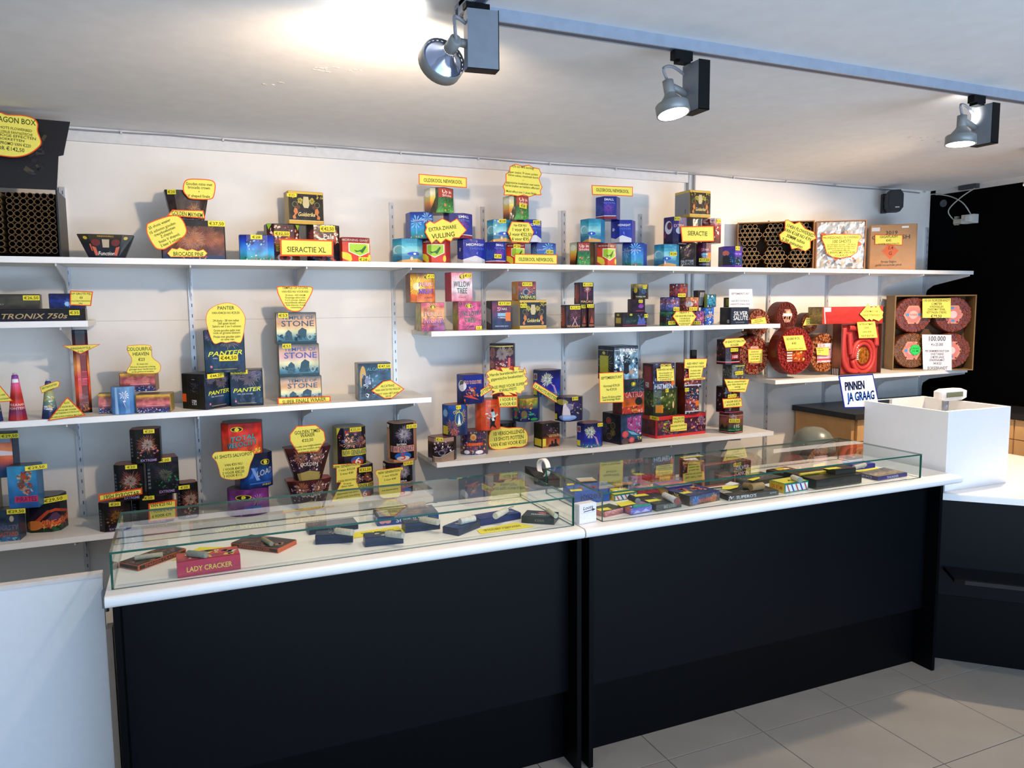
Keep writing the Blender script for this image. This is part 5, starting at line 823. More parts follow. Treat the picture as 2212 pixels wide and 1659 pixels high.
sign('A', [(-150, 240), (0, 245), (60, 265), (200, 272), (290, 300), (325, 345), (325, 410), (355, 500), (330, 550), (240, 610), (130, 632), (0, 620), (-120, 600), (-200, 450)], 'drag', [(105, 315, 46, 'DRAGON BOX', 400, -3), (100, 385, 22, '245 SHOTS FLOWERBED', 350, -4), (100, 420, 22, 'MET ALLERLEI FANTASTISCHE', 360, -4), (110, 450, 22, 'EN HOGE EFFECTEN', 400, -4), (100, 480, 20, 'BOEKETTEN', 220, -4), (90, 515, 26, 'SUPERPROMO VAN €220', 350, -4), (60, 555, 32, 'VOOR €142,50', 300, -4)], 'big yellow blob sign on the raised black lid at top left', smooth=True, out=.03)
# ------------------------------------------------------------------ far left upper shelf
product('F', 'meg', 's1', -560, 915, 322, 480, 'box', 0, .18, A['megatron'], [(778, 368, 88, 52, '€35')], 'very long black box with bronze lettering on the short shelf', base='#16161a', top='#222')
product('F', 'lng', 'meg', -420, 437, 172, 323, 'box', 0, .2, A['longgrey'], [(328, 212, 138, 52, '€26,50')], 'long dark grey box tagged €26,50 lying on the very long black box', base='#3a3a34', top='#333')
product('F', 'nb', 'meg', 510, 905, 166, 322, 'box', 0, .35, A['nightblue'], (), 'small night-blue box lying on the right end of the long black box', base='#101444', top='#182048')
sign('F', [(740, 135), (980, 145), (960, 298), (735, 290)], 'nb', [(855, 168, 20, 'OP GROTE PIJL', 215), (855, 210, 22, '€8', 34), (850, 245, 13, 'VOLLE FEESTVERPAKKING', 210), (850, 270, 16, '24st', 45)], 'square yellow sign on the night-blue box at far left')
# ------------------------------------------------------------------ third shelf at left
def tall(fr, id, **k): pass
product('F', 'cn0', 's3', -170, 18, 1010, 1525, 'rnd', 0, 1, A['cone_blue'], (), 'yellow-green cone fountain cut by the left edge of the photo', tx=2.2, ty=2.2, base='#a8a030', top='#333', name='cone_fountain', cat='fountain', frac=.45) if 0 else None
def cone(fr, id, xl, xr, yt, yb, tw, art, base, label):
    pxl, pxr = fp(fr, xl, yb)[0], fp(fr, xr, yb)[0]; pyt, pyb = fp(fr, 0, yt)[1], fp(fr, 0, yb)[1]
    Y = float(min(3.75, max(3.605, onZ((pxl+pxr)/2, pyb, SHZ['s3'])[1]))); a, b = onY(pxl, pyb, Y)[0], onY(pxr, pyb, Y)[0]; w = b-a; zt = onY((pxl+pxr)/2, pyt, Y+w/2)[2]; h = zt-SHZ['s3']
    r = empty('cone_fountain', ((a+b)/2, Y+w/2, SHZ['s3']), 0, label, 'fountain'); n = 18
    pr = Prism([(w/2*tw*math.sin(2*math.pi*k/n), -w/2*tw*math.cos(2*math.pi*k/n)) for k in range(n)], h, 1/tw, 1/tw)
    pr.body(base, '#222', parent=r); lc = (-r.location.x, -r.location.y); pr.art(art, pr.facing(lc)-pr.L*.22, pr.L*.44, .001, h-.003, parent=r)
    MB().lathe((0, 0, h+.0005), (0, 0, 1), [(0, w*tw*.4), (.006, w*tw*.38), (.008, .0)], 16, cap=(True, False)).build('cap', mat('#c0b8c8', .4), r)
    PR[id] = dict(Y=Y, z1=zt)
cone('F', 'cn0', -170, 18, 1010, 1525, .35, A['cone_blue'], '#a8a030', 'yellow-green cone fountain cut by the left edge of the photo')
cone('F', 'cn1', 75, 275, 1022, 1520, .33, A['cone_red'], '#a83048', 'red and violet cone fountain at far left of the third shelf')
cone('F', 'cn2', 430, 612, 1088, 1508, .33, A['cone_blue'], '#24406c', 'blue cone fountain with a yellow ribbon sign on its tip')
sign('F', [(420, 1150), (600, 1085), (635, 1100), (618, 1150), (440, 1218)], 'cn2', [(520, 1145, 20, 'SPETTERFONTEIN', 170, 18), (530, 1180, 16, '2 VOOR €5', 90, 18)], 'ribbon-shaped yellow sign on the blue cone fountain', out=-.015, bw=.002)
sign('F', [(-150, 1315), (0, 1135), (138, 1300), (0, 1312)], 'cn1', [(20, 1235, 16, 'DE 3 VOOR', 70, 4), (45, 1275, 16, 'FONTEINEN', 110, 4)], 'yellow triangle sign cut by the left photo edge', out=.01, bw=.003)
sign('F', [(708, 1255), (905, 1450), (500, 1510)], 'cn2', [(705, 1318, 20, '€3,95', 55, 3), (706, 1357, 18, '2 VOOR €6,50', 145, 3), (706, 1392, 15, 'FONTEIN MET GOUDEN', 200, 3), (706, 1420, 15, 'KNETTERENDE ACHTERGROND', 270, 3), (706, 1456, 15, 'EN GEKLEURDE STERREN MET FLUIT', 340, 3)], 'yellow triangle sign standing between blue cone and tall red tube', out=.02)
# the tall tube: prism set on its end, leaning slightly
product('F', 'fire', 's3', 800, 965, 545, 1425, 'oct', 8, .7, A['fireshot'], (), 'tall narrow box with red vertical lettering standing on end', base='#241c1c', top='#1c3038', name='tall_firework_tube')
sign('F', [(650, 715), (1062, 700), (850, 805)], 'fire', [(850, 742, 20, 'FIRESHUTTLE', 210, 2), (850, 775, 16, '€ 9,95', 60)], 'inverted yellow triangle sign halfway up the tall narrow box', bw=.003, out=.012)
product('F', 'hl', 's3', 1035, 1190, 1205, 1450, 'box', 0, .8, A['heaven'], (), 'small sunset-print box at the left, mostly behind the light blue cake', base='#8a8a30', top='#3a2420', Y=3.68)
product('F', 'hr', 's3', 1430, 1835, 1196, 1455, 'box', -8, .75, A['heaven'], (), 'sunset-print box at the right foot of the guitar-shaped sign', base='#a08a3c', top='#5a2c28', side=[('g', ['#d8a83a', '#7a5a3c', '#6a5040'], .3)])
product('F', 'lb', 's3', 1172, 1425, 1132, 1466, 'rnd', 0, .8, A['lightblue'], (), 'light blue curved cake with white sparkle', base='#5a90c8', top='#3a2c2c', Y=3.61)
product('F', 'ht', 'hl', 1258, 1672, 975, 1205, 'box', -6, .7, A['heaven'], (), 'sunset-print box stacked on top under the guitar-shaped sign', base='#8a5a3c', top='#5a2c28', Y=3.68, side=[('g', ['#c88a3a', '#7a4a3c', '#4a3040'], .4)])
sign('F', [(1340, 725), (1380, 712), (1480, 705), (1585, 715), (1600, 780), (1610, 840), (1680, 900), (1695, 950), (1660, 1005), (1500, 1012), (1360, 1010), (1335, 980), (1380, 900), (1385, 850), (1350, 790)], 'ht', [(1468, 750, 34, 'COLOURFUL', 265), (1485, 802, 34, 'HEAVEN', 175), (1493, 860, 30, '€23', 72), (1500, 908, 16, '25 shots met', 120), (1505, 937, 16, 'Zilveren draaiende zuilweg,', 270), (1505, 962, 16, 'gevolgd door harde knal en', 285), (1505, 988, 16, 'strak gekleurd boeket', 235)], 'guitar-shaped yellow sign above the sunset-print boxes', smooth=True, bw=.002)
PAN = dict(base='#14202e', top='#2a2624')
product('G', 'pa1', 's3', 62, 500, 853, 1232, 'box', 42, .95, A['panter'], [(358, 900, 100, 44, '€44,50')], 'dark navy box at left turned to show its barcode side', side=A['panter_back'], **PAN)
product('G', 'pa2', 's3', 500, 802, 826, 1180, 'box', -6, .9, A['panter'], [(580, 862, 142, 38, '€44,50')], 'dark navy box with lime lettering facing front at right of its pile', **PAN)
product('G', 'pa3', 'pa1', 262, 636, 470, 838, 'box', -4, .85, A['panter'], [(483, 735, 152, 58, '€44,50')], 'dark navy box on top of the pile of three behind the round sign', Y=3.64, **PAN)
sign('G', [(450, 230), (560, 255), (630, 340), (635, 430), (600, 590), (530, 588), (460, 600), (420, 592), (350, 605), (300, 500), (275, 370), (320, 280)], 'pa3', [(458, 277, 32, 'PANTER', 155), (458, 322, 20, 'VAN €44,50 NU €29,50', 255), (460, 392, 20, '24 shots - 28 mm tubes', 240), (468, 418, 20, '360 gram kruit!', 165), (468, 445, 20, "Salvo's van 2 en 3 schoten", 265), (468, 482, 20, 'Grote gouden palm met', 245), (468, 505, 20, 'rode en groene blinkers', 250), (470, 540, 20, 'Finale met gouden palm', 250), (475, 565, 20, 'en time rain', 125)], 'big egg-shaped yellow sign above the three dark navy boxes', smooth=True, bw=.002)
TP = dict(base='#5a5c50', top='#2c3434')
product('G', 'te1', 's3', 942, 1340, 878, 1150, 'box', -3, .6, A['temple'], (), 'teal and sand box, bottom of the stack of three with big two-line lettering', side=[('g', ['#8a8470', '#4a5c60'], .3)], **TP)
product('G', 'te2', 'te1', 930, 1318, 592, 878, 'box', -3, .6, A['temple2'], [(1018, 628, 72, 44, '€53')], 'lilac-tinted box, middle of the stack of three with big two-line lettering', side=[('g', ['#8a8480', '#4a5468'], .3)], **TP)
product('G', 'te3', 'te2', 905, 1292, 315, 592, 'box', -3, .6, A['temple'], [(985, 346, 82, 44, '€53')], 'teal and sand box, top of the stack of three with big two-line lettering', side=[('g', ['#b8a888', '#4a6468'], .3)], **TP)
sign('G', [(940, 80), (1090, 75), (1240, 82), (1253, 130), (1200, 230), (1150, 300), (1080, 312), (1010, 280), (950, 180), (928, 115)], 'te3', [(1095, 92, 22, 'TEMPLE OF STONE', 240), (1095, 127, 18, 'VAN €53 NU VOOR €35', 245), (1097, 160, 15, '35 shots - 455 GRAM', 185), (1097, 182, 15, 'Krachtige salvo-cake', 185), (1097, 205, 15, '7 x 5 schoten, telkens', 190), (1097, 228, 15, 'verschillende effecten', 195), (1100, 250, 15, 'Felle kleuren, brede', 180), (1103, 272, 15, 'uitwerking', 98)], 'pear-shaped yellow sign high above the stack of teal and sand boxes', smooth=True)
sign('G', [(933, 1103), (1420, 1087), (1422, 1142), (938, 1167)], 'te1', [(1180, 1128, 36, 'SUPER FINALE WAAIER', 400, 2)], 'yellow strip sign reading SUPER FINALE WAAIER', bw=.005, out=.012)
product('G', 'alc', 's3', 1648, 1978, 765, 1125, 'box', 0, .55, A['alcatraz'], [(1912, 812, 112, 40, '€47,50')], 'steel-blue box tagged €47,50 alone at the right end of the shelf', base='#6a7478', top='#5a5c5c', side=[('g', ['#b8b4a8', '#7a7c7c', '#5a6468'], .4, 9)])
sign('G', [(1905, 950), (1975, 937), (2100, 1022), (1985, 1108), (1920, 1112), (1792, 1040)], 'alc', [(1945, 992, 20, 'ALCATRAZ', 125, 2), (1948, 1026, 18, 'VAN €47,50 NU €32,50', 230, 2), (1950, 1062, 18, 'POT VAN HET JAAR', 195, 2), (1950, 1088, 18, '2013!', 55, 2)], 'diamond-shaped yellow sign leaning on the steel-blue box')
# ------------------------------------------------------------------ middle shelf
product('H', 'pn1', 's2', 215, 556, 460, 808, 'box', -2, .8, A['purple2'], (), 'pink and orange box with purple lettering, lower of two', base='#9a8a48', top=T_, side=[('g', ['#b88a50', '#a8a83a', '#a87c44'], .3)])
product('H', 'pn2', 'pn1', 90, 440, 108, 462, 'oct', 4, .85, A['purple'], [(385, 147, 80, 48, '€15', dict(hand=True))], 'yellow-orange cake with purple lettering tagged €15, upper of two', base='#7a4a2c', top=T_)
product('H', 'wi1', 's2', 655, 995, 448, 802, 'box', -2, .75, A['willow2'], [(960, 765, 68, 44, '15,-', dict(hand=True))], 'magenta box with green lettering, lower of two', base='#a86a6c', top=T_, side=[('g', ['#a85058', '#a8a83a', '#98604c'], .3)])
product('H', 'wi2', 'wi1', 560, 888, 98, 456, 'box', 4, .7, A['willow'], [(825, 140, 85, 50, '€15', dict(hand=True))], 'pale pink box with green lettering tagged €15, upper of two', base='#b8485a', top=T_)
product('H', 'sin', 's2', 1055, 1347, 438, 785, 'box', 0, .7, A['stars'], [(1265, 473, 150, 46, '€17,50')], 'purple to blue box tagged €17,50 with an orange sticker', base='#1c1820', top=T_, side=[('g', ['#1c1820', '#24202c'], .3), ('p', [(.05, .3), (.9, .2), (.9, .7), (.05, .78)], '#8a8c94')])
product('H', 'gld3', 's2', 1335, 1772, 430, 772, 'box', 0, .8, A['goldstrike'], [(1500, 500, 78, 48, '€35')], 'black and gold box tagged €35 with a grey printed side', base='#a8863a', top='#1c1a18', side=[('r', 0, 0, 1, .1, '#c9a23a'), ('r', 0, .1, 1, .86, '#a8a8a6'), ('r', 0, .86, 1, 1, '#d8b44a'), ('n', 60, .01, ['#88898c'], (.1, .2, .9, .8))])
product('H', 'wen', 'gld3', 1358, 1647, 208, 432, 'box', 0, .75, A['wenus'], [(1540, 243, 120, 46, '€17,50')], 'small box with an orange side on top of the black and gold box', base='#c07c30', top=T_, side=[('g', ['#c88a38', '#c07828'], .15), ('r', .2, .35, .7, .75, '#b0a490')])
product('I', 'wuh', 's2', 105, 312, 425, 658, 'box', 0, .6, A['wuhan'], [(247, 455, 112, 38, '€12,50')], 'black box tagged €12,50 lower left of the small black group', base='#14101a', top=T_, side=A['stripes'])
product('I', 'nan', 's2', 300, 372, 420, 648, 'box', 0, .6, A['beijing'], [(336, 442, 50, 38, ',50')], 'narrow black box squeezed in the middle of the small black group', base='#14101a', top=T_, Y=3.66)
product('I', 'bei', 's2', 360, 453, 420, 642, 'box', 0, .9, A['beijing'], [(408, 437, 72, 36, '2,50')], 'black box with red-brown print at right of the small black group', base='#14101a', top=T_, Y=3.64)
product('I', 'mac', 'nan', 243, 442, 192, 415, 'box', 0, .7, A['macau'], [(380, 215, 105, 38, '€12,50')], 'black box with pink burst on top of the small black group', base='#14101a', top=T_, side=A['stripes'], Y=3.64)
product('I', 'hil', 's2', 663, 995, 502, 646, 'box', 0, .5, A['darkwide'], [(985, 540, 40, 36, '€9')], 'low wide dark box at the bottom of the three-high stack', base='#241820', top=T_, side=[('g', ['#1c1418', '#241c20'], .3), ('e', .5, .85, .2, .08, '#b8b030'), ('r', .2, .25, .9, .65, '#b8a83c')])
product('I', 'mus', 'hil', 797, 978, 365, 502, 'box', 0, .5, A['darkpurple'], [(927, 388, 45, 30, '€9')], 'small dark purple box in the middle of the three-high stack', base='#201028', top=T_)
product('I', 'onx', 'mus', 830, 1012, 208, 364, 'rnd', 0, .9, A['darkround'], [(970, 242, 42, 32, '€9')], 'small round gold-rimmed cake on top of the three-high stack', base='#2c3020', top='#a89850')
product('I', 'h4', 's2', 1130, 1330, 495, 637, 'oct', 8, .9, A['green'], [(1253, 612, 85, 36, '€8,50')], 'green-rimmed small cake, bottom left of the small-cake group on the middle shelf', base='#1c3a28', top=T_)
product('I', 'h5', 's2', 1470, 1590, 488, 637, 'oct', 8, .9, A['purpleconf'], [(1512, 612, 85, 36, '€8,50')], 'violet small cake, bottom right of the small-cake group on the middle shelf', base='#3a2448', top=T_)
product('I', 'h6', 's2', 1555, 1692, 452, 632, 'oct', 10, .9, A['bluewhite'], (), 'bright blue and white cake right of the small-cake group on the middle shelf', base='#2450a0', top=T_, Y=3.68)
product('I', 'h2', 'h4', 1134, 1340, 345, 492, 'oct', 8, .9, A['confblue'], [(1300, 470, 72, 38, '€8,50')], 'blue-grey small cake, middle left of the small-cake group on the middle shelf', base='#2a3060', top=T_)
product('I', 'h3', 'h5', 1335, 1538, 345, 490, 'oct', 8, .9, A['conforange'], [(1475, 468, 95, 36, '€8,50')], 'orange-brown small cake, middle of the small-cake group on the middle shelf', base='#3a2420', top=T_)
product('I', 'h1', 'h2', 1232, 1422, 205, 352, 'oct', 8, .9, A['confred'], [(1355, 330, 92, 36, '€8,50')], 'red small cake on top of the small-cake group on the middle shelf', base='#2c1418', top=T_)
product('I', 'h7', 'h6', 1480, 1600, 275, 455, 'box', 0, .8, A['zebra'], (), 'small black box with white stripes stacked among the many small cakes on the middle shelf', base='#1c181c', top=T_, Y=3.72)
product('I', 'h8', 'h6', 1594, 1716, 314, 456, 'box', 0, .4, A['teal'], (), 'small teal box, top right of the small-cake group on the middle shelf', base='#8a9a30', top=T_, Y=3.66)
sign('I', [(1300, 490), (1465, 488), (1515, 548), (1445, 652), (1335, 652), (1262, 545)], 'h4', [(1385, 505, 22, 'HEAVY 5', 100), (1388, 541, 17, 'VAN €8,50 PER STUK NU', 200), (1388, 568, 17, '1 VOOR €6,50', 110), (1388, 593, 17, '5 VOOR €29,50', 120), (1388, 618, 12, 'ALLE VERSCHILLENDE', 120), (1388, 634, 12, 'EFFECTEN', 90)], 'hexagonal yellow sign among the small cakes on the middle shelf', out=.02)
product('I', 'sil', 's2', 1757, 2055, 450, 626, 'box', 0, .75, A['silver'], (), 'dark box with big white two-line lettering on the middle shelf end', base='#20242c', top='#d8d4d0', side=[('g', ['#23262c', '#2a2c30'], .15), ('r', .7, .08, .9, .28, '#a8a8a8'), ('r', .25, .2, .5, .5, '#34363a')])
product('I', 'sml', 'sil', 1795, 1850, 350, 450, 'box', 0, .6, [('r', .1, .1, .9, .9, '#8a8a30')], (), 'tiny dark box with olive label on the silver-lettered box', base='#24201c', top='#222', Y=3.75)
sign('I', [(1850, 262), (2090, 262), (2098, 450), (1852, 446)], 'sil', [(1965, 310, 20, 'SEPTEMBERSTUNT', 185), (1965, 385, 18, 'VAN €27 VOOR €15', 190), (1965, 418, 17, 'HARDSTE KNALCAKE', 200)], 'white paper sign reading SEPTEMBERSTUNT above the silver-lettered box', col='#eeeef4', border='#f4f4f8', ink='#6a6a72', out=-.07)
# ------------------------------------------------------------------ centre pyramid on the low shelf
product('J', 'mot', 's4', 140, 490, 1238, 1615, 'oct', 12, .9, A['motor'], [(285, 1305, 88, 48, '€16')], 'brown and silver cake tagged €16 at the pyramid left corner', base='#2a1c1c', top='#6a2c22')
product('J', 'egy', 's4', 540, 880, 1165, 1520, 'rnd', 8, .85, A['egypt'], (), 'speckled purple rounded cake in the bottom row of the pyramid', base='#3c3048', top='#6a2c22')
product('J', 'drk', 's4', 925, 1232, 1072, 1420, 'rnd', 8, .9, A['darkcake'], (), 'dark round cake mostly hidden behind the 10 VERSCHILLENDE sign', base='#14121a', top='#2a1c1c')
product('J', 'gfb', 's4', 1450, 1768, 1075, 1415, 'box', 8, .7, A['goldfly'], (), 'black and orange sunset box in the bottom row of the pyramid', base='#2a2414', top='#5a2824', side=[('g', ['#24241c', '#1c1c14'], .3), ('r', .1, .06, .95, .36, '#c8c040')])
product('K', 'bf2', 's4', 33, 325, 988, 1318, 'oct', 10, .85, A['bluefw'], [(290, 1040, 62, 40, '€16')], 'blue burst cake tagged €16 at the bottom right of the pyramid', base='#1c2260', top='#6a2c22')
product('J', 'coc', 'mot', 318, 628, 852, 1222, 'oct', 12, .9, A['coco'], [(515, 912, 58, 46, '€16')], 'blue and orange cake tagged €16, second row at left of the pyramid', base='#24407a', top='#6a3024', dz=.02)
product('J', 'dan', 'egy', 722, 1032, 790, 1158, 'rnd', 8, .85, A['dancer'], (), 'plain orange-red cake in the second row of the pyramid', base='#d04828', top='#8a7a68')
product('J', 'jun', 'drk', 1185, 1520, 765, 1096, 'oct', 12, .85, A['jungle'], (), 'green and navy cake with orange lettering in the second row', base='#1c2460', top='#6a7040')
product('J', 'uni', 'gfb', 1708, 2052, 758, 1100, 'oct', 12, .85, A['unicorn'], [(1955, 805, 78, 44, '€16')], 'dark cloud-print cake tagged €16, second row at right', base='#241c40', top='#5a2c2c', dz=.0)
product('J', 'g2g', 'coc', 498, 832, 488, 850, 'oct', 12, .9, A['gold2'], (), 'navy cake with a white moon, third row left of the pyramid', base='#1c2a7c', top='#7a4a3a')
product('J', 'red', 'dan', 935, 1240, 452, 792, 'oct', 12, .9, A['darkred'], (), 'red cake hidden behind the star-burst sign', base='#a82828', top='#6a2c22')
product('J', 'bf1', 'jun', 1442, 1787, 432, 785, 'oct', 12, .9, A['bluefw'], (), 'blue burst cake without price tag, third row right of the pyramid', base='#1c2260', top='#6a2c22')
product('J', 'bur', 'red', 903, 1217, 116, 455, 'oct', 10, .9, A['burst'], (), 'dark cake with cream fireworks on the very top of the pyramid', base='#241820', top='#241c18')
sign('J', [(885, 465), (950, 440), (990, 452), (1055, 465), (1030, 418), (1110, 425), (1165, 412), (1145, 440), (1200, 455), (1195, 412), (1285, 410), (1260, 440), (1320, 450), (1335, 415), (1365, 510), (1330, 500), (1345, 530), (1375, 560), (1340, 600), (1378, 595), (1370, 640), (1330, 650), (1340, 700), (1300, 720), (1290, 750), (1230, 735), (1250, 765), (1150, 735), (1200, 768), (1090, 770), (1060, 735), (1000, 740), (900, 768), (960, 720), (905, 700), (930, 660), (870, 625), (900, 610), (880, 580), (850, 560), (890, 540), (855, 495)], 'bur', [(1115, 490, 34, 'Harde burstknallen met', 430, 4), (1120, 545, 34, 'gigantische boeketten!', 405, 4), (1122, 647, 34, 'LAGE PRIJS VOOR SUPER', 425, 4), (1128, 695, 34, 'KWALITEIT!', 215, 4)], 'star-burst yellow sign in the middle of the pyramid', bw=.003, out=.018)
sign('J', [(585, 820), (895, 635), (928, 700), (615, 897)], 'dan', [(758, 768, 36, '13 SHOTS POTTEN', 335, 31)], 'tilted yellow strip reading 13 SHOTS POTTEN, left one', out=.03)
sign('J', [(1462, 598), (1782, 798), (1740, 870), (1422, 665)], 'bf1', [(1598, 735, 38, '13 SHOTS POTTEN', 345, -32)], 'tilted yellow strip reading 13 SHOTS POTTEN, right one', out=.012)
sign('J', [(1000, 780), (1245, 772), (1248, 910), (1020, 918)], 'dan', [(1130, 815, 38, '1 VOOR €16', 205, 1), (1130, 872, 38, '4 VOOR €55', 205, 1)], 'yellow square sign 1 VOOR €16, 4 VOOR €55', bw=.005, out=.036)
sign('J', [(930, 1190), (1020, 1150), (1130, 1165), (1210, 1160), (1300, 1165), (1360, 1210), (1378, 1290), (1360, 1370), (1290, 1408), (1180, 1410), (1080, 1435), (970, 1440), (900, 1400), (885, 1320), (895, 1240)], 'drk', [(1140, 1226, 44, '10 VERSCHILLENDE', 390, 1), (1138, 1293, 44, '13 SHOTS POTTEN', 370, 1), (1135, 1358, 44, 'VAN €160 VOOR €135', 440, 1)], 'large rounded yellow sign reading 10 VERSCHILLENDE', smooth=True, bw=.004, out=.02)
product('K', 'tru', 's4', 325, 772, 866, 1268, 'box', 10, .95, A['truck'], (), 'big dark box with blue truck picture at the bottom of its stack', base='#14142c', top='#2a2c28', side=A['truck_side'])
product('K', 'mtx', 'tru', 440, 797, 500, 870, 'box', 3, .6, A['matrix'], (), 'orange and black box with red lettering in the middle of its stack', base='#5a2420', top='#241c1c', dz=.01)
product('K', 'tri', 'mtx', 275, 727, 128, 500, 'box', 8, .8, A['tribal'], (), 'tall icy-blue and black box on top of its stack', base='#1a2430', top='#141c24', side=A['tribal_side'], dz=-.01)
sign('K', [(283, 450), (562, 437), (568, 787), (290, 793)], 'mtx', [(425, 502, 30, 'SEPTEMBERSTUNT', 240, 1), (425, 595, 26, 'Normaal €39,50', 185, 1), (425, 637, 26, 'Nu €29,50', 118, 1), (425, 722, 24, 'Zware 30 shots potten', 220, 1), (425, 750, 24, 'met krachtige finale', 200, 1)], 'large upright yellow sign reading SEPTEMBERSTUNT', bw=.004, out=.03)
product('K', 'fal', 's4', 775, 1497, 868, 1182, 'box', 5, .36, A['fallas'], [(915, 943, 80, 42, '€60')], 'long red-bordered box tagged €60 at the bottom of its pile', base='#c02830', top='#3a3028', side=[('g', ['#6a2430', '#3a1c2c'], .5), ('r', 0, 0, 1, .12, '#d02c34'), ('r', 0, .84, 1, 1, '#d02c34')])
sign('K', [(1120, 945), (1255, 938), (1255, 1020), (1285, 1025), (1282, 1105), (1095, 1120), (1093, 1035), (1118, 1030)], 'fal', [(1188, 967, 26, 'FALLAS DE', 120, 1), (1190, 1003, 24, 'VALENCIA', 120, 1), (1188, 1050, 17, 'VAN €60 VOOR €45', 178, 1), (1190, 1092, 14, 'Zeer goed verkocht', 170, 3)], 'stepped yellow sign on the long red-bordered box', bw=.0015)
product('K', 'grb', 'fal', 798, 1178, 606, 895, 'oct', 8, .7, A['greenbox'], [(1053, 647, 40, 38, '€9')], 'olive green cake with an orange sticker in the middle row', base='#3a4420', top='#241c18', dz=.01)
product('K', 'rh1', 'fal', 1170, 1420, 600, 868, 'box', 0, .8, A['redheat'], [(1283, 641, 50, 40, '€39')], 'red-sided speckled box, lower one of two at the right', base='#5a1c14', top='#4a1c14', side=A['brown_side'], dz=.01)
product('K', 'hit', 'grb', 783, 1142, 325, 608, 'box', 4, .6, A['hitmen'], (), 'dark red-sided box above the olive green cake', base='#3a141c', top='#2a1c1c', side=A['hit_side'])
product('K', 'rh2', 'rh1', 1155, 1447, 322, 603, 'box', 0, .7, A['redheat'], (), 'red-sided speckled box, upper one of two at the right', base='#5a1c14', top='#4a1c14', side=A['brown_side'])
product('K', 'blkb', 'rh2', 1318, 1397, 186, 325, 'box', 0, .6, (), (), 'small plain black box on top of the upper red-sided box', base='#16181c', top='#222', Y=3.75, m=VM)
sign('K', [(985, 350), (1100, 345), (1115, 400), (1135, 400), (1140, 540), (943, 545), (935, 400), (980, 400)], 'hit', [(1043, 365, 27, 'HITMEN', 108), (1038, 412, 20, 'VAN €35 NU €25', 178), (1040, 450, 15, 'Salvocompositie met', 150), (1040, 475, 15, 'harde knallen en', 140), (1040, 498, 15, 'afwisselend goud rood', 165), (1040, 522, 15, 'en gouden finale', 130)], 'stepped yellow sign above the olive green cake', bw=.0015)
sign('K', [(1255, 290), (1515, 287), (1500, 390), (1470, 395), (1450, 495), (1497, 500), (1490, 525), (1247, 542), (1250, 510), (1305, 505), (1300, 405), (1252, 400)], 'rh2', [(1380, 342, 23, 'RED HEAT 16SH', 190), (1378, 380, 18, 'VAN €39 NU €26,50', 200), (1380, 422, 18, '16 shots cake', 120), (1378, 455, 18, 'heldere rode', 120), (1375, 485, 16, 'glittersterren', 120), (1372, 517, 17, 'en fel witte blinkers', 205, 2)], 'anvil-shaped yellow sign in front of the red-sided boxes', bw=.003)
product('K', 'sa4', 's4', 1648, 1922, 868, 1148, 'oct', 14, .9, A['salon4'], [(1820, 995, 122, 42, '€22,50')], 'pink-grey cake tagged €22,50 at the foot of the tall right-hand stack', base='#4a2c28', top='#3a2020')
product('K', 'sa3', 'sa4', 1615, 1885, 585, 860, 'oct', 10, .9, A['salon3'], [(1795, 712, 120, 40, '€22,50')], 'dark speckled cake, second from the bottom of the tall right-hand stack', base='#241820', top='#1c1418')
product('K', 'sa2', 'sa3', 1688, 1942, 335, 590, 'oct', 14, .9, A['salon2'], [(1875, 452, 112, 40, '€22,50')], 'grey mottled cake, third from the bottom of the tall right-hand stack', base='#34342e', top='#2a2a24')
product('K', 'sa1', 'sa2', 1622, 1888, 62, 335, 'oct', 10, .9, A['salon'], [(1820, 188, 105, 40, '€22,50')], 'black cake on top of the tall right-hand stack', base='#1c1418', top='#1c1418')
sign('K', [(1690, 105), (1725, 60), (1925, 50), (1960, 98), (1915, 150), (1720, 165)], 'sa1', [(1825, 93, 24, '19 SHOTS SALON', 225, 2), (1825, 132, 24, 'ROGER', 92, 2)], 'hexagonal yellow sign at the top of the tall right-hand stack', bw=.003)
sign('K', [(1705, 520), (1995, 520), (1950, 672), (1760, 665)], 'sa3', [(1853, 548, 18, 'Mooie uitwerkingen,', 215), (1852, 578, 18, 'zeer felle kleuren en', 220), (1856, 607, 18, 'weinig', 65), (1852, 638, 16, 'rookontwikkeling', 180)], 'funnel-shaped yellow sign in the tall right-hand stack', bw=.003, out=.01)
sign('K', [(1685, 745), (1905, 733), (1915, 835), (1700, 852)], 'sa3', [(1805, 775, 22, '1 VOOR €22,50', 185, 2), (1808, 810, 22, '4 VOOR €75', 150, 2)], 'yellow sign 1 VOOR €22,50 low on the tall right-hand stack', bw=.004, out=.016)
# ------------------------------------------------------------------ lowest shelf at left
L5 = dict(top='#3a3638')
product('M', 'nas', 's5', -40, 265, 1010, 1390, 'box', -8, .9, A['nasty'], [(165, 1040, 165, 52, '€29,50')], 'dark box with orange two-line lettering at the lower left edge', base='#24344c', **L5)
product('M', 'vol', 's5', 268, 702, 856, 1300, 'oct', -14, .9, A['volcano'], [(550, 955, 168, 56, '€29,50')], 'black and orange volcano cake tagged €29,50 on the lowest shelf', base='#16161c', frac=.36, **L5)
product('M', 'yel', 's5', -230, 42, 678, 1020, 'box', 0, .9, [('g', ['#6a5a20', '#3a3418', '#8a6a20'], .4), ('n', 20, .05, ['#d8b038', '#242018'])], [(18, 705, 80, 50, '9,50')], 'olive and black box cut off by the left edge of the photo', base='#3a3418', Y=3.75, **L5)
product('M', 'pir', 'nas', 88, 458, 560, 985, 'box', -8, .7, A['pirate'], [(375, 622, 145, 48, '€29,50')], 'light blue box with pink banner, middle of the lower left pile', base='#2c6a9c', **L5)
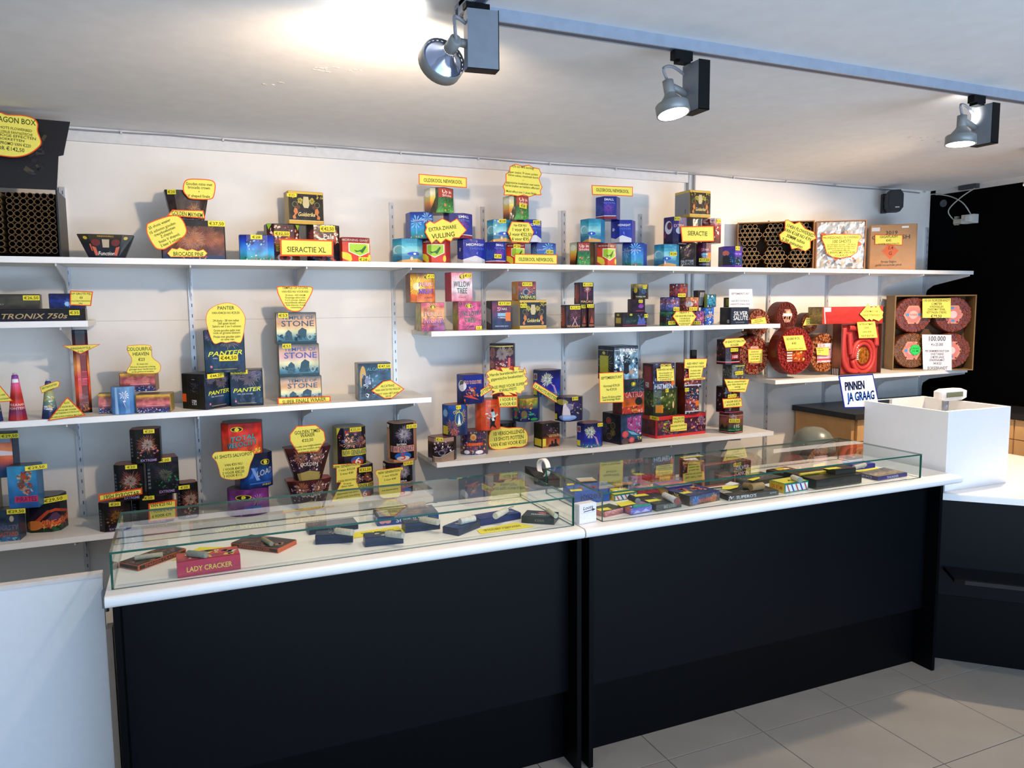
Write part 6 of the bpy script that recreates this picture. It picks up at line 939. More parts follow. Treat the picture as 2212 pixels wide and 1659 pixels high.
product('M', 'stu', 'yel', -160, 208, 235, 650, 'box', -8, .7, A['stunt'], [(100, 295, 165, 48, '€29,50')], 'red, white and navy box on top of the lower left pile', base='#1c2c48', top='#222', Y=3.7)
PY = dict(base='#16141a', top='#7a3a24')
product('M', 'p1', 's5', 1030, 1372, 918, 1315, 'oct', -4, .9, A['py1'], [(1195, 1003, 102, 44, '€20')], 'black cake with golden glow, bottom left of the black pyramid', **PY)
product('M', 'p2', 's5', 1375, 1810, 850, 1260, 'oct', -4, .7, A['py2'], [(1540, 912, 108, 42, '€20')], 'black cake with red glow, bottom middle of the black pyramid', Y=3.66, **PY)
product('M', 'p3', 's5', 1835, 2062, 742, 1180, 'oct', 8, 1, A['py3'], [(1915, 828, 92, 40, '€20')], 'black cake with pink burst, bottom right of the black pyramid', Y=3.68, **PY)
product('M', 'p4', 'p1', 1192, 1502, 545, 905, 'oct', -4, .9, A['py4'], [(1362, 618, 105, 42, '€20')], 'black cake with white-green glow, middle left of the black pyramid', **PY)
product('M', 'p5', 'p2', 1500, 1862, 472, 850, 'box', 8, .8, A['py5'], [(1710, 545, 100, 44, '€20')], 'black cake with green lettering, middle right of the black pyramid', side=[('g', ['#2a2c30', '#1c1c20', '#34363a'], .3)], **PY)
product('M', 'p6', 'p4', 1355, 1682, 188, 548, 'oct', -4, .9, A['py6'], [(1545, 248, 98, 42, '€20')], 'black cake with white-hot burst on top of the black pyramid', **PY)
sign('M', [(1020, 905), (1475, 835), (1480, 900), (1025, 980)], 'p1', [(1260, 912, 44, '19SH PYROSTAR', 380, 2)], "yellow strip sign lying across the black pyramid's lower left cake", bw=.006)
sign('M', [(1540, 1000), (1830, 955), (1838, 1150), (1545, 1190)], 'p2', [(1675, 1008, 32, 'VAN €20 NU', 225, 2), (1680, 1070, 28, '1 VOOR €14,50', 230, 2), (1680, 1120, 28, '6 VOOR €79', 200, 2)], 'yellow sign VAN €20 NU in front of the black pyramid', bw=.006, out=.02)
product('N', 'pur', 's5', 278, 682, 735, 1080, 'rnd', -4, .75, A['purpx'], (), 'purple cake at the bottom of the three-high coloured stack', base='#5a2468', top='#4a3c30')
product('N', 'xld', 'pur', 345, 716, 400, 748, 'oct', 16, .8, A['xload'], (), 'dark blue cake with X print in the middle of the coloured stack', base='#141c44', top='#241c24')
product('N', 'vel', 'xld', 218, 622, 108, 450, 'oct', -8, .8, A['velocity'], (), 'red cake with teal slanted lettering on top of the coloured stack', base='#5a1c1c', top='#3a3234')
sign('N', [(150, 440), (190, 432), (330, 422), (500, 425), (537, 452), (525, 500), (500, 560), (470, 670), (400, 700), (300, 705), (215, 680), (190, 600), (165, 530), (125, 480)], 'xld', [(335, 468, 32, '61 SHOTS SALVOPOT', 370, 2), (335, 555, 24, 'VAN €55 NU', 175, 2), (335, 597, 24, '1 VOOR €47,50', 210, 2), (335, 632, 24, '2 VOOR €82,50', 215, 2), (330, 664, 24, '3 VOOR €115', 185, 2)], 'cup-shaped yellow sign in front of the red and blue cakes', smooth=True, out=.02, bw=.002)
product('N', 'go1', 's5', 835, 1298, 650, 1000, 'oct', 2, .55, A['golden'], (), 'dark fan-shaped cake with pink bursts, lower of two', tx=.62, base='#3a1c1c', top='#8a3428')
product('N', 'go2', 'go1', 815, 1292, 345, 648, 'oct', 2, .5, A['golden'], (), 'dark fan-shaped cake with pink bursts, upper of two', tx=.55, base='#3a1c1c', top='#5a2824')
sign('N', [(950, 182), (1140, 168), (1222, 235), (1235, 320), (1160, 435), (965, 450), (885, 330), (882, 265)], 'go2', [(1055, 235, 34, 'GOLDEN TIMES', 250, 3), (1057, 270, 34, 'WAAIER', 140, 3), (1058, 318, 28, '€22,50', 112, 3), (1062, 372, 18, 'Gouden treurwilgboeketten', 270, 3), (1062, 400, 18, 'met in het midden strak', 240, 3), (1065, 428, 18, 'gekleurde peony´s', 180, 3)], 'octagonal yellow sign above the two fan-shaped cakes')
product('N', 'n61', 's5', 1345, 1698, 508, 890, 'oct', 6, .9, A['ng6'], [(1618, 605, 110, 48, '€32,50')], 'blue and yellow cake tagged €32,50 half behind the big bottle-shaped sign', base='#2a2a4c', top='#8a7a5c', frac=.44)
product('N', 'n62', 'n61', 1306, 1628, 152, 540, 'oct', 4, .9, A['ng6'], [(1525, 215, 102, 40, '€32,50')], 'yellow-edged cake with big 6, upper of its pair', base='#8a8a30', top='#7a6c58')
product('N', 'n51', 's5', 1798, 2083, 490, 880, 'oct', 10, .9, A['ng5'], [(2035, 542, 88, 38, '€32,50')], 'black cake with burst picture behind the torn-edged yellow sign', base='#1c1418', top='#8a7a68')
product('N', 'n52', 'n51', 1838, 2122, 115, 515, 'oct', 12, .9, A['ng5'], [(2070, 183, 92, 38, '€32,50')], 'black and peach cake with big 5, upper of its pair', base='#a87860', top='#7a6c58')
sign('N', [(1305, 558), (1572, 540), (1572, 580), (1542, 590), (1535, 725), (1615, 905), (1282, 935), (1380, 735), (1338, 735), (1338, 598), (1305, 592)], 'n61', [(1438, 568, 24, 'NEW GENERATION 6', 255, 3), (1440, 605, 20, '1 voor €32,50', 165, 3), (1440, 642, 20, '2 voor €49', 130, 3), (1442, 710, 18, 'JORGE FIREWORKS', 180, 3), (1445, 742, 17, '19 shots', 80, 3), (1445, 765, 17, '30mm tubes', 120, 3), (1445, 800, 17, 'Felle kleuren', 170, 3), (1450, 830, 17, 'afgewisseld met zware', 215, 3), (1455, 862, 17, 'goud met crackling', 230, 3)], 'big bottle-shaped yellow sign behind the left glass case', bw=.002, out=.012)
sign('N', [(1730, 615), (1800, 605), (1900, 590), (1980, 582), (1992, 600), (1965, 650), (1965, 850), (1890, 880), (1765, 870), (1745, 700), (1718, 650)], 'n51', [(1862, 625, 22, 'NEW GENERATION 5', 230, 3), (1862, 662, 18, '1 voor €32,50', 150, 3), (1862, 700, 18, '2 voor €49', 118, 3), (1862, 760, 15, 'Gouden palmen', 150, 3), (1862, 800, 15, 'met blauwe peony', 160, 3)], 'torn-edged yellow sign behind the left glass case', smooth=True, bw=.002)
# ------------------------------------------------------------------ firecracker rolls on the right shelf
def roll_mesh(parent, c, R, th, face, endc, dens, label=(), wrapc='#4a1c14', cell=True, yaw=0, rin=0.0, name='roll'):
    """disc facing -Y at local c: wrapper, face, and the ends of the crackers"""
    mb = MB(); n = 26; cr = lambda r, y: [(c[0]+r*math.cos(2*math.pi*i/n)*1.0, c[1]+y, c[2]+r*math.sin(2*math.pi*i/n)) for i in range(n)]
    mb.rings([cr(R*.93, th), cr(R, th*.9), cr(R, th*.12), cr(R*.96, 0), cr(R*.93, .003)], [wrapc, wrapc, wrapc, face])
    o = mb.build('wrapper', VG, parent)
    mb = MB(); ec = lin(endc); k = 0; step = R*2/dens; rr = step*.40; q = R*.9
    while q > max(rin, R*.36):
        m = max(6, int(2*math.pi*q/(step*1.02)))
        for i in range(m):
            if R_.random() < .2: continue
            a = 2*math.pi*(i+R_.uniform(-.3, .3))/m; qq = q+R_.uniform(-.3, .3)*rr; x, z = c[0]+qq*math.cos(a), c[2]+qq*math.sin(a); s = R_.uniform(.7, 1.25); col = [v*s for v in ec]; d = R_.uniform(.001, .005)
            ring = lambda r, y: [(x+r*math.cos(t*math.pi/3+a), c[1]+y, z+r*math.sin(t*math.pi/3+a)) for t in range(6)]
            mb.rings([ring(rr, .003), ring(rr, -d), ring(rr*.55, -d)], [col, [v*1.5 for v in col]], cap=(False, False)); mb.face(ring(rr*.55, -d+.001), '#2a0f0a')
        q -= step*.9
    mb.build('cracker_ends', VM, o, kind='stuff')
    return o
def roll(fr, id, cx, cy, rx, ry, Y, th, face, endc, dens, label, art=None, yaw=0, wrapc='#4a1c14', rin=0):
    px, py = fp(fr, cx, cy); p = onY(px, py, Y); s = FR[fr][2]; R = abs(onY(px, py-ry/s, Y)[2]-onY(px, py+ry/s, Y)[2])/2
    r = empty('firecracker_roll', (p[0], Y, p[2]-R), math.radians(yaw), label, 'firecracker roll', 'cracker rolls on the right-hand shelf')
    roll_mesh(r, (0, 0, R), R, th, face, endc, dens, wrapc=wrapc, rin=rin)
    if art:
        w = R*.95; flat_art(art, (-w/2, -.003, R-w/2), (1, 0, 0), (0, 0, 1), w, w, 'round_label', r, VG)
    PR[id] = dict(Y=Y, z1=p[2]+R); return r
hexl = [('p', [(.25, .02), (.75, .02), (1, .5), (.75, .98), (.25, .98), (0, .5)], '#d89070'), ('p', [(.3, .1), (.7, .1), (.9, .5), (.7, .9), (.3, .9), (.1, .5)], '#d8786c')]
lab1 = hexl+[('e', .5, .5, .22, .22, '#e8b0a0'), ('e', .2, .5, .09, .08, '#3a90c8'), ('e', .8, .52, .08, .08, '#3a90c8'), ('t', .5, .5, .1, 'THUNDER', '#a03c34', .4)]
lab2 = hexl+[('e', .5, .5, .2, .2, '#e8c8c0'), ('e', .45, .85, .08, .07, '#3a90c8'), ('e', .5, .18, .09, .07, '#3a90c8'), ('e', .2, .4, .07, .07, '#3a90c8')]
stripe = [('g', ['#a83c1c', '#c85a28', '#8a2c18'], .5)]+[('p', [(0, .95-.12*k), (.3, .95-.12*k), (.3, .89-.12*k), (0, .89-.12*k)], '#e8e4e0') for k in range(8)]+[('n', 26, .06, ['#e8a050', '#f0c870', '#c03c20'], (.35, .1, .95, .9))]
roll('L', 'r1', 385, 500, 170, 195, 3.74, .10, '#6a1c14', '#a86a4a', 15, 'cracker roll behind the right end of the middle shelf', lab1, wrapc='#6a3820')
roll('L', 'r2', 318, 960, 205, 280, 3.72, .09, '#7a1c16', '#a8684a', 13, 'cracker roll standing at the left end of the right shelf', hexl+[('t', .5, .9, .14, 'ROL', '#f0d8d0', .6)], wrapc='#5a2418')
roll('L', 'r3', 780, 405, 160, 200, 3.72, .09, '#6a2c24', '#743028', 22, 'smooth maroon cracker roll on top of the pile', [('p', [(.25, .02), (.75, .02), (1, .5), (.75, .98), (.25, .98), (0, .5)], '#c09078'), ('n', 30, .1, ['#d8a880', '#8a4030', '#e8c8a0'], (.2, .2, .8, .8)), ('r', .05, .5, .95, .68, '#eceae8')], wrapc='#7a3c28', rin=.035)
roll('L', 'r4', 1098, 508, 138, 148, 3.76, .07, '#6a1c14', '#a0603c', 12, 'small cracker roll at the upper right of the pile', [('e', .5, .5, .5, .45, '#c87850'), ('e', .7, .35, .14, .14, '#3a88d0'), ('n', 14, .08, ['#e8c090', '#b84830'], (.2, .2, .8, .8))], wrapc='#5a2c1c')
roll('L', 'r6', 1300, 925, 215, 278, 3.716, .08, '#6a3018', '#c07848', 14, 'brown cracker roll at the right foot of the pile', [('g', ['#f0e0e4', '#d8a8b8', '#e8d0d8'], .3), ('r', 0, .1, 1, .2, '#c04858')], wrapc='#5a3420')
roll('L', 'r5', 900, 898, 295, 337, 3.62, .088, '#7a1c18', '#a83430', 20, 'big bright red cracker roll at the front of the pile', stripe, wrapc='#6a2010')
sign('L', [(270, 455), (475, 418), (497, 520), (280, 545)], 'r1', [(375, 462, 16, 'ROOD LINT', 100, 8), (375, 487, 14, '20.000 KLAPPER', 140, 8), (375, 512, 16, '€25', 60, 8)], 'tilted yellow card on the roll behind the shelf end', out=.012, bw=.002)
sign('L', [(228, 870), (440, 868), (435, 1075), (235, 1070)], 'r2', [(330, 910, 16, '30.000 ROL', 110), (330, 945, 16, 'VAN €37 VOOR €29', 165), (330, 978, 16, '3 VOOR €80', 110), (330, 1012, 16, 'RODE MAT', 120), (330, 1050, 10, 'ZEER LUID KNALROL', 170)], 'yellow card on the roll at the left end of the right shelf', out=.012)
sign('L', [(1050, 425), (1130, 430), (1240, 528), (1000, 545)], 'r4', [(1100, 455, 15, 'KLEIN ROL', 95), (1105, 485, 13, '10.000 KLAP', 140), (1100, 510, 14, '€19,95', 80)], 'tent-shaped yellow card on the small roll', out=.012, bw=.002)
sign('L', [(720, 685), (1005, 672), (1060, 890), (775, 900)], 'r5', [(866, 725, 34, '50.000 ROL', 190, 2), (878, 790, 32, '€45', 62, 2), (900, 868, 13, 'MATTENKLAPPER 3 CM DIK', 215, 2)], 'yellow card reading 50.000 ROL on the big bright red roll', out=.014, bw=.003)
sign('L', [(1185, 845), (1370, 850), (1365, 967), (1198, 957)], 'r6', [(1245, 865, 13, '40.000 ROL', 90), (1250, 890, 13, 'CHINESE MAT', 110), (1235, 915, 13, '€39', 45)], 'yellow card on the brown roll', out=.012, bw=.002)
# white cardboard wedge between the rolls
tag(MB().rings([[(0, 0, 0), (.16, 0, 0), (.16, .02, 0), (0, .02, 0)], [(.04, .06, .22), (.12, .06, .22), (.12, .07, .22), (.04, .07, .22)]]).build('card_stand', mat('#d8d6d0', .6), loc=(onY(*fp('L', 500, 1200), 3.76)[0], 3.75, SHZ['sR'])), 'white card stand wedged between the left roll and the big red roll', 'stand')
# flat open box with the coiled red mat
X0 = onY(*fp('L', 1540, 800), 3.64)[0]; X1 = onY(*fp('L', 2115, 800), 3.64)[0]; zt = onY(*fp('L', 1800, 512), 3.64)[2]
r, w, h = carton('mat_box', X0, X1, 3.64, .07, SHZ['sR'], zt, 'open box with a coiled red cracker mat around a gold oval', '#5a3424')
red = mat('#c23a34', .5, noise_=.12, scale=90, bump=.3)
MB().box(.006, w-.006, .03, .06, .006, h-.006).build('inner_tray', mat('#a83430', .6), r)
mb = MB(); t0 = (w*.60, h*.36)
for R2, tt in ((h*.31, .016), (h*.23, .012)): mb.tube([(t0[0]+R2*.95*math.cos(a), .02, t0[1]+R2*1.05*math.sin(a)) for a in np.linspace(-2.9, 3.3, 30)], tt, 8)
mb.tube(bez([(w*.12, .022, h*.92), (w*.1, .022, h*.6), (w*.12, .022, h*.3), (w*.25, .022, h*.1), (w*.45, .022, h*.05)]), .02, 8)
mb.tube(bez([(w*.22, .022, h*.92), (w*.5, .022, h*.9), (w*.85, .022, h*.85), (w*.92, .022, h*.55)]), .02, 8); mb.tube(bez([(w*.25, .022, h*.8), (w*.27, .022, h*.6), (w*.3, .022, h*.4)]), .018, 8)
mb.build('coiled_mat', red, r)
mb = MB().lathe((t0[0], .03, t0[1]), (0, -1, 0), [(0, h*.17), (.012, h*.17), (.016, h*.14)], 22); mb.build('gold_oval', mat('#b8702c', .25, metal=.4, noise_=.7, scale=60), r)
flat_art([('p', [(.2+.1*math.sin(k), 1-.12*k), (.8, 1-.12*k), (.8, .94-.12*k), (.2+.1*math.sin(k), .94-.12*k)], '#eceae6') for k in range(8)], (t0[0]-h*.25, .012, t0[1]-h*.1), (1, 0, 0), (0, 0, 1), h*.13, h*.32, 'striped_band', r)
PR['mat'] = dict(Y=3.64)
sidef = flat_art([('g', ['#7a4a34', '#4a2c20', '#8a5a3c', '#2a1c20'], .6), ('r', 0, 0, 1, .14, '#282830')]+[('r', .1+.2*k, 0, .2+.2*k, .13, '#d8d4d4') for k in range(4)], (-.0002, .07, 0), (0, -1, 0), (0, 0, 1), .07, h, 'side_print', r)
sign('L', [(1760, 490), (2015, 480), (2055, 715), (1790, 722)], 'mat', [(1893, 522, 28, 'NITRAATMAT', 205), (1898, 572, 24, '2000', 75), (1905, 630, 22, 'VAN €95', 130), (1912, 685, 24, 'NU!! €67,50', 195)], 'yellow card on the coiled mat box', bw=.002)
product('L', 'lmat', 'sR', 1205, 2160, 270, 500, 'box', 0, .14, [('g', ['#c8403c', '#b83834', '#b03430'], .15, 4), ('p', [(.02, .98), (.045, .98), (.07, .02), (.05, .02)], '#f0e8e4'), ('r', .03, .72, .13, .98, '#d8dce0'), ('r', .96, 0, 1, 1, '#2c2820')], (), 'long flat red box lying on top of the coiled mat box', base='#b83834', top='#a03430', Y=3.645, side=[('g', ['#8a7a50', '#c8a860', '#7a6a48'], .5, 20)]) if 0 else None
X0 = onY(*fp('L', 1280, 390), 3.645)[0]; X1 = onY(*fp('L', 2155, 390), 3.645)[0]; z1 = onY(*fp('L', 1700, 275), 3.645)[2]
r = empty('long_mat_box', (X0, 3.645, zt+.0005), 0, 'long flat red box lying on top of the coiled mat box', 'firework box'); w, h = X1-X0, z1-zt-.001
pr = Prism([(0, 0), (w, 0), (w, .12), (0, .12)], h); pr.body('#b03430', '#8a2c28', parent=r)
pr.art([('g', ['#c8403c', '#b83834', '#b03430'], .15, 4), ('p', [(.02, .98), (.03, .98), (.055, .02), (.04, .02)], '#f0e8e4'), ('r', .03, .72, .13, .98, '#d8dce0'), ('r', .965, 0, 1, 1, '#2c2820')], 0, w, .001, h-.002, parent=r)
pr.art([('g', ['#8a7a50', '#c8a860', '#7a6a48'], .5, 20)], pr.S[3], .12, .001, h-.002, name='side_print', parent=r)
PR['lmat'] = dict(Y=3.645)
sign('L', [(1800, 380), (1920, 235), (1960, 290), (2010, 260), (2025, 290), (2060, 245), (2110, 330), (2135, 350), (2120, 400), (2130, 430), (2070, 480), (2030, 465), (1990, 450), (1970, 475), (1935, 450), (1900, 478), (1850, 430)], 'lmat', [(1955, 342, 24, 'GOEDMAT 100', 200), (1960, 395, 24, 'DIKKE STRENGEN', 245)], 'jagged yellow sign on the right end of the long red box', bw=.001, border='#3a3418')
# big carton with four rolls
r, w, h, plC = turned('roll_carton', fp('E', 1250, 0)[0], fp('E', 1868, 0)[0], fp('E', 0, 870)[1], 3.50, 30, .16, SHZ['sR'], 'big brown open carton holding four cracker rolls with hexagonal labels', col='#86683e', th=.008)
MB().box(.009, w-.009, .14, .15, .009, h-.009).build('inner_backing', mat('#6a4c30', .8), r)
R4 = min(w/4, h/4)*.96
for i, (u, v, lb, cc) in enumerate(((.255, .74, lab1, '#8a4434'), (.745, .74, lab2, '#8a4434'), (.255, .26, lab1, '#8a5a30'), (.745, .26, lab2, '#8a4434'))):
    o = roll_mesh(r, (u*w, .03, v*h), R4, .09, '#6a2c20' if i != 2 else '#6a4020', cc, 13, wrapc='#6a3828'); ww = R4*1.05
    flat_art(lb, (u*w-ww/2, .028, v*h-ww/2), (1, 0, 0), (0, 0, 1), ww, ww, 'hexagonal_label', o, VG)
flat_art([('b', .5, .5, .5, '#28c858', 18, 1.6), ('e', .5, .5, .36, .36, '#30d060'), ('t', .5, .62, .14, 'LANG', '#1c5a28', .6), ('t', .5, .4, .14, '16 M', '#1c5a28', .5)], (w*.21, .02, h*.19), (1, 0, 0), (0, 0, 1), .085, .085, 'green_sticker', r)
PR['crt'] = dict(Y=3.62)
sign('E', [(1465, 900), (1672, 897), (1672, 1040), (1465, 1040)], 'crt', [(1568, 912, 18, '100.000 BORSEBRANDT', 195), (1568, 937, 16, '12 METER', 80), (1568, 958, 16, '4 EINDKNALLEN', 100), (1568, 978, 16, 'DIKKE MAT KNAL', 130), (1568, 1000, 16, 'KETTINGEN STRENG', 145), (1566, 1027, 20, '€79,50', 80, 0, '#1a1c14')], 'yellow card on the upper half of the four-roll carton', pl=plC, out=.004, bw=.0008, border='#c8b838')
sign('E', [(1462, 1162), (1677, 1165), (1680, 1425), (1470, 1420)], 'crt', [(1570, 1192, 34, '100.000', 130), (1572, 1235, 20, '4 x 25.000', 88), (1572, 1283, 15, 'PER GRAM MEER KRUIT DAN', 175), (1572, 1305, 15, 'ONZE TURIJNSE', 95), (1572, 1328, 15, '12 METER LANGE', 100), (1572, 1349, 15, 'EINDKNALMAT', 110), (1572, 1374, 18, '14 KG!', 65), (1574, 1408, 22, 'BORSEBRANDT', 145)], 'white card reading 100.000 on the lower half of the four-roll carton', pl=plC, out=.004, col='#e4e4ec', border='#f0f0f4', ink='#2a2a30')
# ------------------------------------------------------------------ packs inside the glass cases
DK = DZ+.0006
def pack(fr, a, b, d, hz, front=(), left=(), top=(), label='', base='#222', sgn=1, on=None, tcol=None, name='firework_pack'):
    """flat box: a, b = base pixels of its nearest long edge, d = depth away from us, hz = height in zoom pixels at a"""
    z0 = on if on else DK; A_, B_ = onZ(*fp(fr, *a), z0), onZ(*fp(fr, *b), z0); s = FR[fr][2]
    dep = -(RM.T@(A_-CAM))[2]; h = hz/s/F*dep/.93; w = float(np.hypot(*(B_-A_)[:2])); rz = math.atan2(B_[1]-A_[1], B_[0]-A_[0])
    ys = [A_[1]+x*math.sin(rz)+y*math.cos(rz) for x, y in ((0, 0), (w, 0), (w, d), (0, d))]; xs = [A_[0]+x*math.cos(rz)-y*math.sin(rz) for x, y in ((0, 0), (w, 0), (w, d), (0, d))]
    x0, x1 = (-.209, 1.276) if A_[0] < 1.33 else (1.41, 3.077); y0, y1 = 2.4025, (2.861 if A_[0] < 1.33 else 2.867)
    A_ = A_+np.array([max(0, x0-min(xs))-max(0, max(xs)-x1), max(0, y0-min(ys))-max(0, max(ys)-y1), 0]); h = min(h, 1.0245-z0)
    r = empty(name, A_, rz, label, 'firework pack', 'packs in the left glass case' if A_[0] < 1.33 else 'packs in the right glass case'); pr = Prism([(0, 0), (w, 0), (w, d), (0, d)], h)
    pr.body(base, tcol or base, parent=r)
    if front: pr.art(front, 0, w, .0005, h-.001, parent=r)
    if left: pr.art(left, pr.S[3], d, .0005, h-.001, name='side_print', parent=r)
    if top: flat_art(top, (0, 0, h), (1, 0, 0), (0, 1, 0), w, d, 'top_print', r, VG)
    return z0+h, r
def shell(fr, a, b, r, col, label, z, fuse=True, name='firecracker', cap=None):
    A_, B_ = onZ(*fp(fr, *a), z+r), onZ(*fp(fr, *b), z+r); v = Vector(B_-A_); o = empty(name, A_-np.array([0, 0, r]), 0, label, 'firecracker', 'loose firecrackers lying on packs')
    MB().lathe((0, 0, r), v, [(0, r*.9), (.002, r), (v.length-.002, r), (v.length, r*.9)], 14).build('tube', mat(col, .6, noise_=.15, scale=120), o)
    if cap: MB().lathe((0, 0, r), v, [(v.length*.97, r*1.03), (v.length+.001, r*1.03)], 14).build('end_cap', mat(cap, .5), o)
    if fuse: MB().tube(bez([(0, 0, r), tuple(-v*.35+Vector((0, 0, r+.003))), tuple(-v*.7+Vector((0, 0, r-.001)))]), .0012, 5).build('fuse', mat('#3c4238', .7), o)
def card(fr, pts, z, label, lines=(), col='#e8dc48', name='price_card'):
    W3 = [onZ(*fp(fr, *p), z) for p in pts]; c = sum(W3)/len(W3); mb = MB()
    P = ccw([(p[0]-c[0], p[1]-c[1]) for p in W3]); mb.rings([[(x, y, 0) for x, y in P], [(x, y, .0009) for x, y in P]], col)
    o = mb.build(name, VM, loc=(c[0], c[1], z+.0004)); tag(o, label, 'price card', 'cards in the glass cases')
    mb = MB()
    ux = Vector(P[1])-Vector(P[0]); es = [(Vector(P[(i+1) % len(P)])-Vector(P[i])) for i in range(len(P))]; L = max(es, key=lambda e: e.length); L = L if L.x > 0 else -L
    an = math.atan2(L.y, L.x); cs, sn = math.cos(an), math.sin(an); k = len(lines)
    for i, t in enumerate(lines):
        for Q in text2d(t, .008, L.length*.7): mb.face([(a*cs-(b+.012*((k-1)/2-i))*sn, a*sn+(b+.012*((k-1)/2-i))*cs, .0013) for a, b in Q], INK)
    if lines: mb.build('lettering', VM, o)
    return o
OR, bl = '#c8603c', '#1c2f5c'
def spanish(t): return [('r', 0, 0, 1, 1, OR), ('r', .02, .12, .98, .88, '#28201c'), ('t', .5, .5, .5, t, '#b8583c', .8)]
z1_, _ = pack('O', (330, 910), (765, 750), .085, 48, spanish('SPANISH CRACKER'), [('r', 0, 0, 1, 1, OR), ('r', .05, .15, .95, .85, '#28201c')], [('g', ['#3c2c24', '#5a3c30', '#2c2420'], .5), ('n', 20, .1, ['#8a5a48', '#28201c', '#a87860'], (0, 0, 1, 1))], 'black and orange pack at the left end of the left case', OR)
shell('O', (560, 755), (300, 790), .008, '#a8a490', 'grey paper firecracker on the leftmost black and orange pack', z1_)
z1_, _ = pack('O', (700, 975), (1275, 890), .085, 140, [('g', ['#c02c48', '#b02848'], .1), ('t', .5, .45, .32, 'LADY CRACKER', '#e0c850', .72)], [('g', ['#b02848', '#8a2038'], .1)], [('g', ['#c84a40', '#b83048'], .3), ('n', 26, .12, ['#e8d050', '#d8dce0', '#4a5a9a', '#28303c'], (.1, .1, .9, .9))], 'crimson pack with yellow lettering at the left case front', '#b02848')
shell('O', (790, 745), (960, 760), .010, '#8a8a80', 'grey string bundle lying on the crimson pack', z1_, False, 'cracker_bundle')
card('O', [(930, 730), (1190, 695), (1195, 715), (960, 750)], z1_+.0, 'thin yellow card behind the crimson pack') if 0 else None
z1_, _ = pack('O', (1190, 692), (1620, 745), .10, 40, spanish('SPANISH CRACKER'), (), [('g', ['#3c2c28', '#4a342c', '#28201c'], .5), ('n', 14, .12, ['#8a5a48', '#a87860'], (.1, .1, .9, .9))], 'black and orange pack right of the crimson pack', OR)
shell('O', (1480, 615), (1560, 660), .008, '#8a8a70', 'olive firecracker on the second black and orange pack', z1_)
DB = lambda t='': [('g', ['#1c2c4c', '#182840', '#203458'], .2)]+([('t', .5, .5, .4, t, '#8a9ab8', .5)] if t else [])
tb = [('g', ['#243450', '#1c2c48'], .3), ('n', 10, .14, ['#a89878', '#c8b890', '#4a5a7a'], (.3, .2, .7, .8))]
for i, (a, b, s0, s1, lb) in enumerate((((140, 592), (410, 575), (410, 505), (285, 490), 'near, with a fat cracker on its right end'), ((500, 610), (775, 582), (775, 525), (650, 510), 'nearest the case front edge'), ((790, 508), (1040, 478), (1030, 430), (900, 405), 'just in front of the wide blue pack'))):
    z1_, _ = pack('P', a, b, .055, 62, DB(), DB(), tb, 'small navy pack %s' % lb, bl)
    shell('P', s1, s0, .011, '#b8b4a4', 'pale grey firecracker on the small navy pack %s' % ('nearest the front' if i == 1 else 'at left' if i == 0 else 'before the wide blue pack'), z1_)
z1_, _ = pack('P', (95, 522), (448, 478), .085, 40, DB('25 PCS'), DB(), [('g', ['#1c2c5c', '#3a3c50', '#24345c'], .4)], 'flat navy pack reading 25 PCS', bl)
z1_, _ = pack('P', (590, 458), (1030, 415), .12, 55, [('g', ['#24408a', '#2c4c98'], .15), ('t', .56, .5, .5, "SUPERO'S", '#d8e0f0', .62), ('e', .08, .5, .05, .3, '#d890a0'), ('e', .17, .5, .05, .3, '#d890a0')], DB(), [('g', ['#3c3430', '#5a4c48', '#2c2c34'], .6)]+[('r', .04, .15+.12*k, .22, .2+.12*k, '#d8dcd8') for k in range(6)]+[('n', 20, .1, ['#a88878', '#8a6a50'], (.3, .1, .9, .9))], "wide blue pack with white lettering at the back of the left case", bl)
shell('P', (930, 300), (800, 320), .012, '#a08870', 'brown wrapped firecracker on the wide blue pack', z1_)
z1_, _ = pack('P', (1175, 530), (1330, 466), .07, 48, DB(), DB(), [('g', ['#2c4474', '#24386a'], .3), ('n', 8, .14, ['#c8c0a8', '#d8d8c8'], (.3, .3, .7, .7))], 'navy pack set at an angle in the middle of the left case', bl)
shell('P', (1290, 400), (1185, 425), .012, '#c8c4bc', 'white-grey firecracker on the angled navy pack', z1_)
z1_, _ = pack('P', (1335, 458), (1625, 405), .07, 45, [('g', ['#24346c', '#1c2c64'], .2)], DB(), [('g', ['#3a4a8a', '#24387c', '#2c4088'], .3), ('t', .85, .5, .2, 'XL', '#c8d0e8', .15)], 'long blue pack beside the angled navy pack', bl)
shell('P', (1520, 342), (1440, 385), .012, '#c8c4b8', 'cream firecracker on the long blue pack', z1_)
z1_, _ = pack('P', (1640, 432), (1875, 448), .085, 46, [('g', ['#28302c', '#20282c'], .2), ('t', .55, .5, .35, 'KEIER', '#6a6c58', .3)], DB(), [('g', ['#20283c', '#28303c'], .2), ('e', .55, .7, .16, .14, '#b83850'), ('t', .55, .4, .16, 'MAMMOTH', '#e8ecf0', .65), ('t', .55, .62, .1, 'PYRO', '#f0f0f0', .2)], 'black pack with a red oval at the right end of the left case', '#20283c')
shell('P', (1820, 342), (1880, 385), .009, '#b8b8a0', 'thin speckled firecracker on the black pack with a red oval', z1_)
card('P', [(410, 508), (740, 460), (790, 498), (415, 545)], DK, 'yellow card between the small navy packs', ('SUPER KNALLERS', '€4,50'))
card('P', [(1308, 487), (1590, 433), (1728, 462), (1335, 516)], DK, 'yellow card in front of the long blue pack', ('MANNEN KNALLERS', '3 HALEN 2 BETALEN'))
card('O', [(640, 815), (900, 690), (1190, 690), (1210, 705)], DK, 'long thin yellow card behind the crimson pack') 
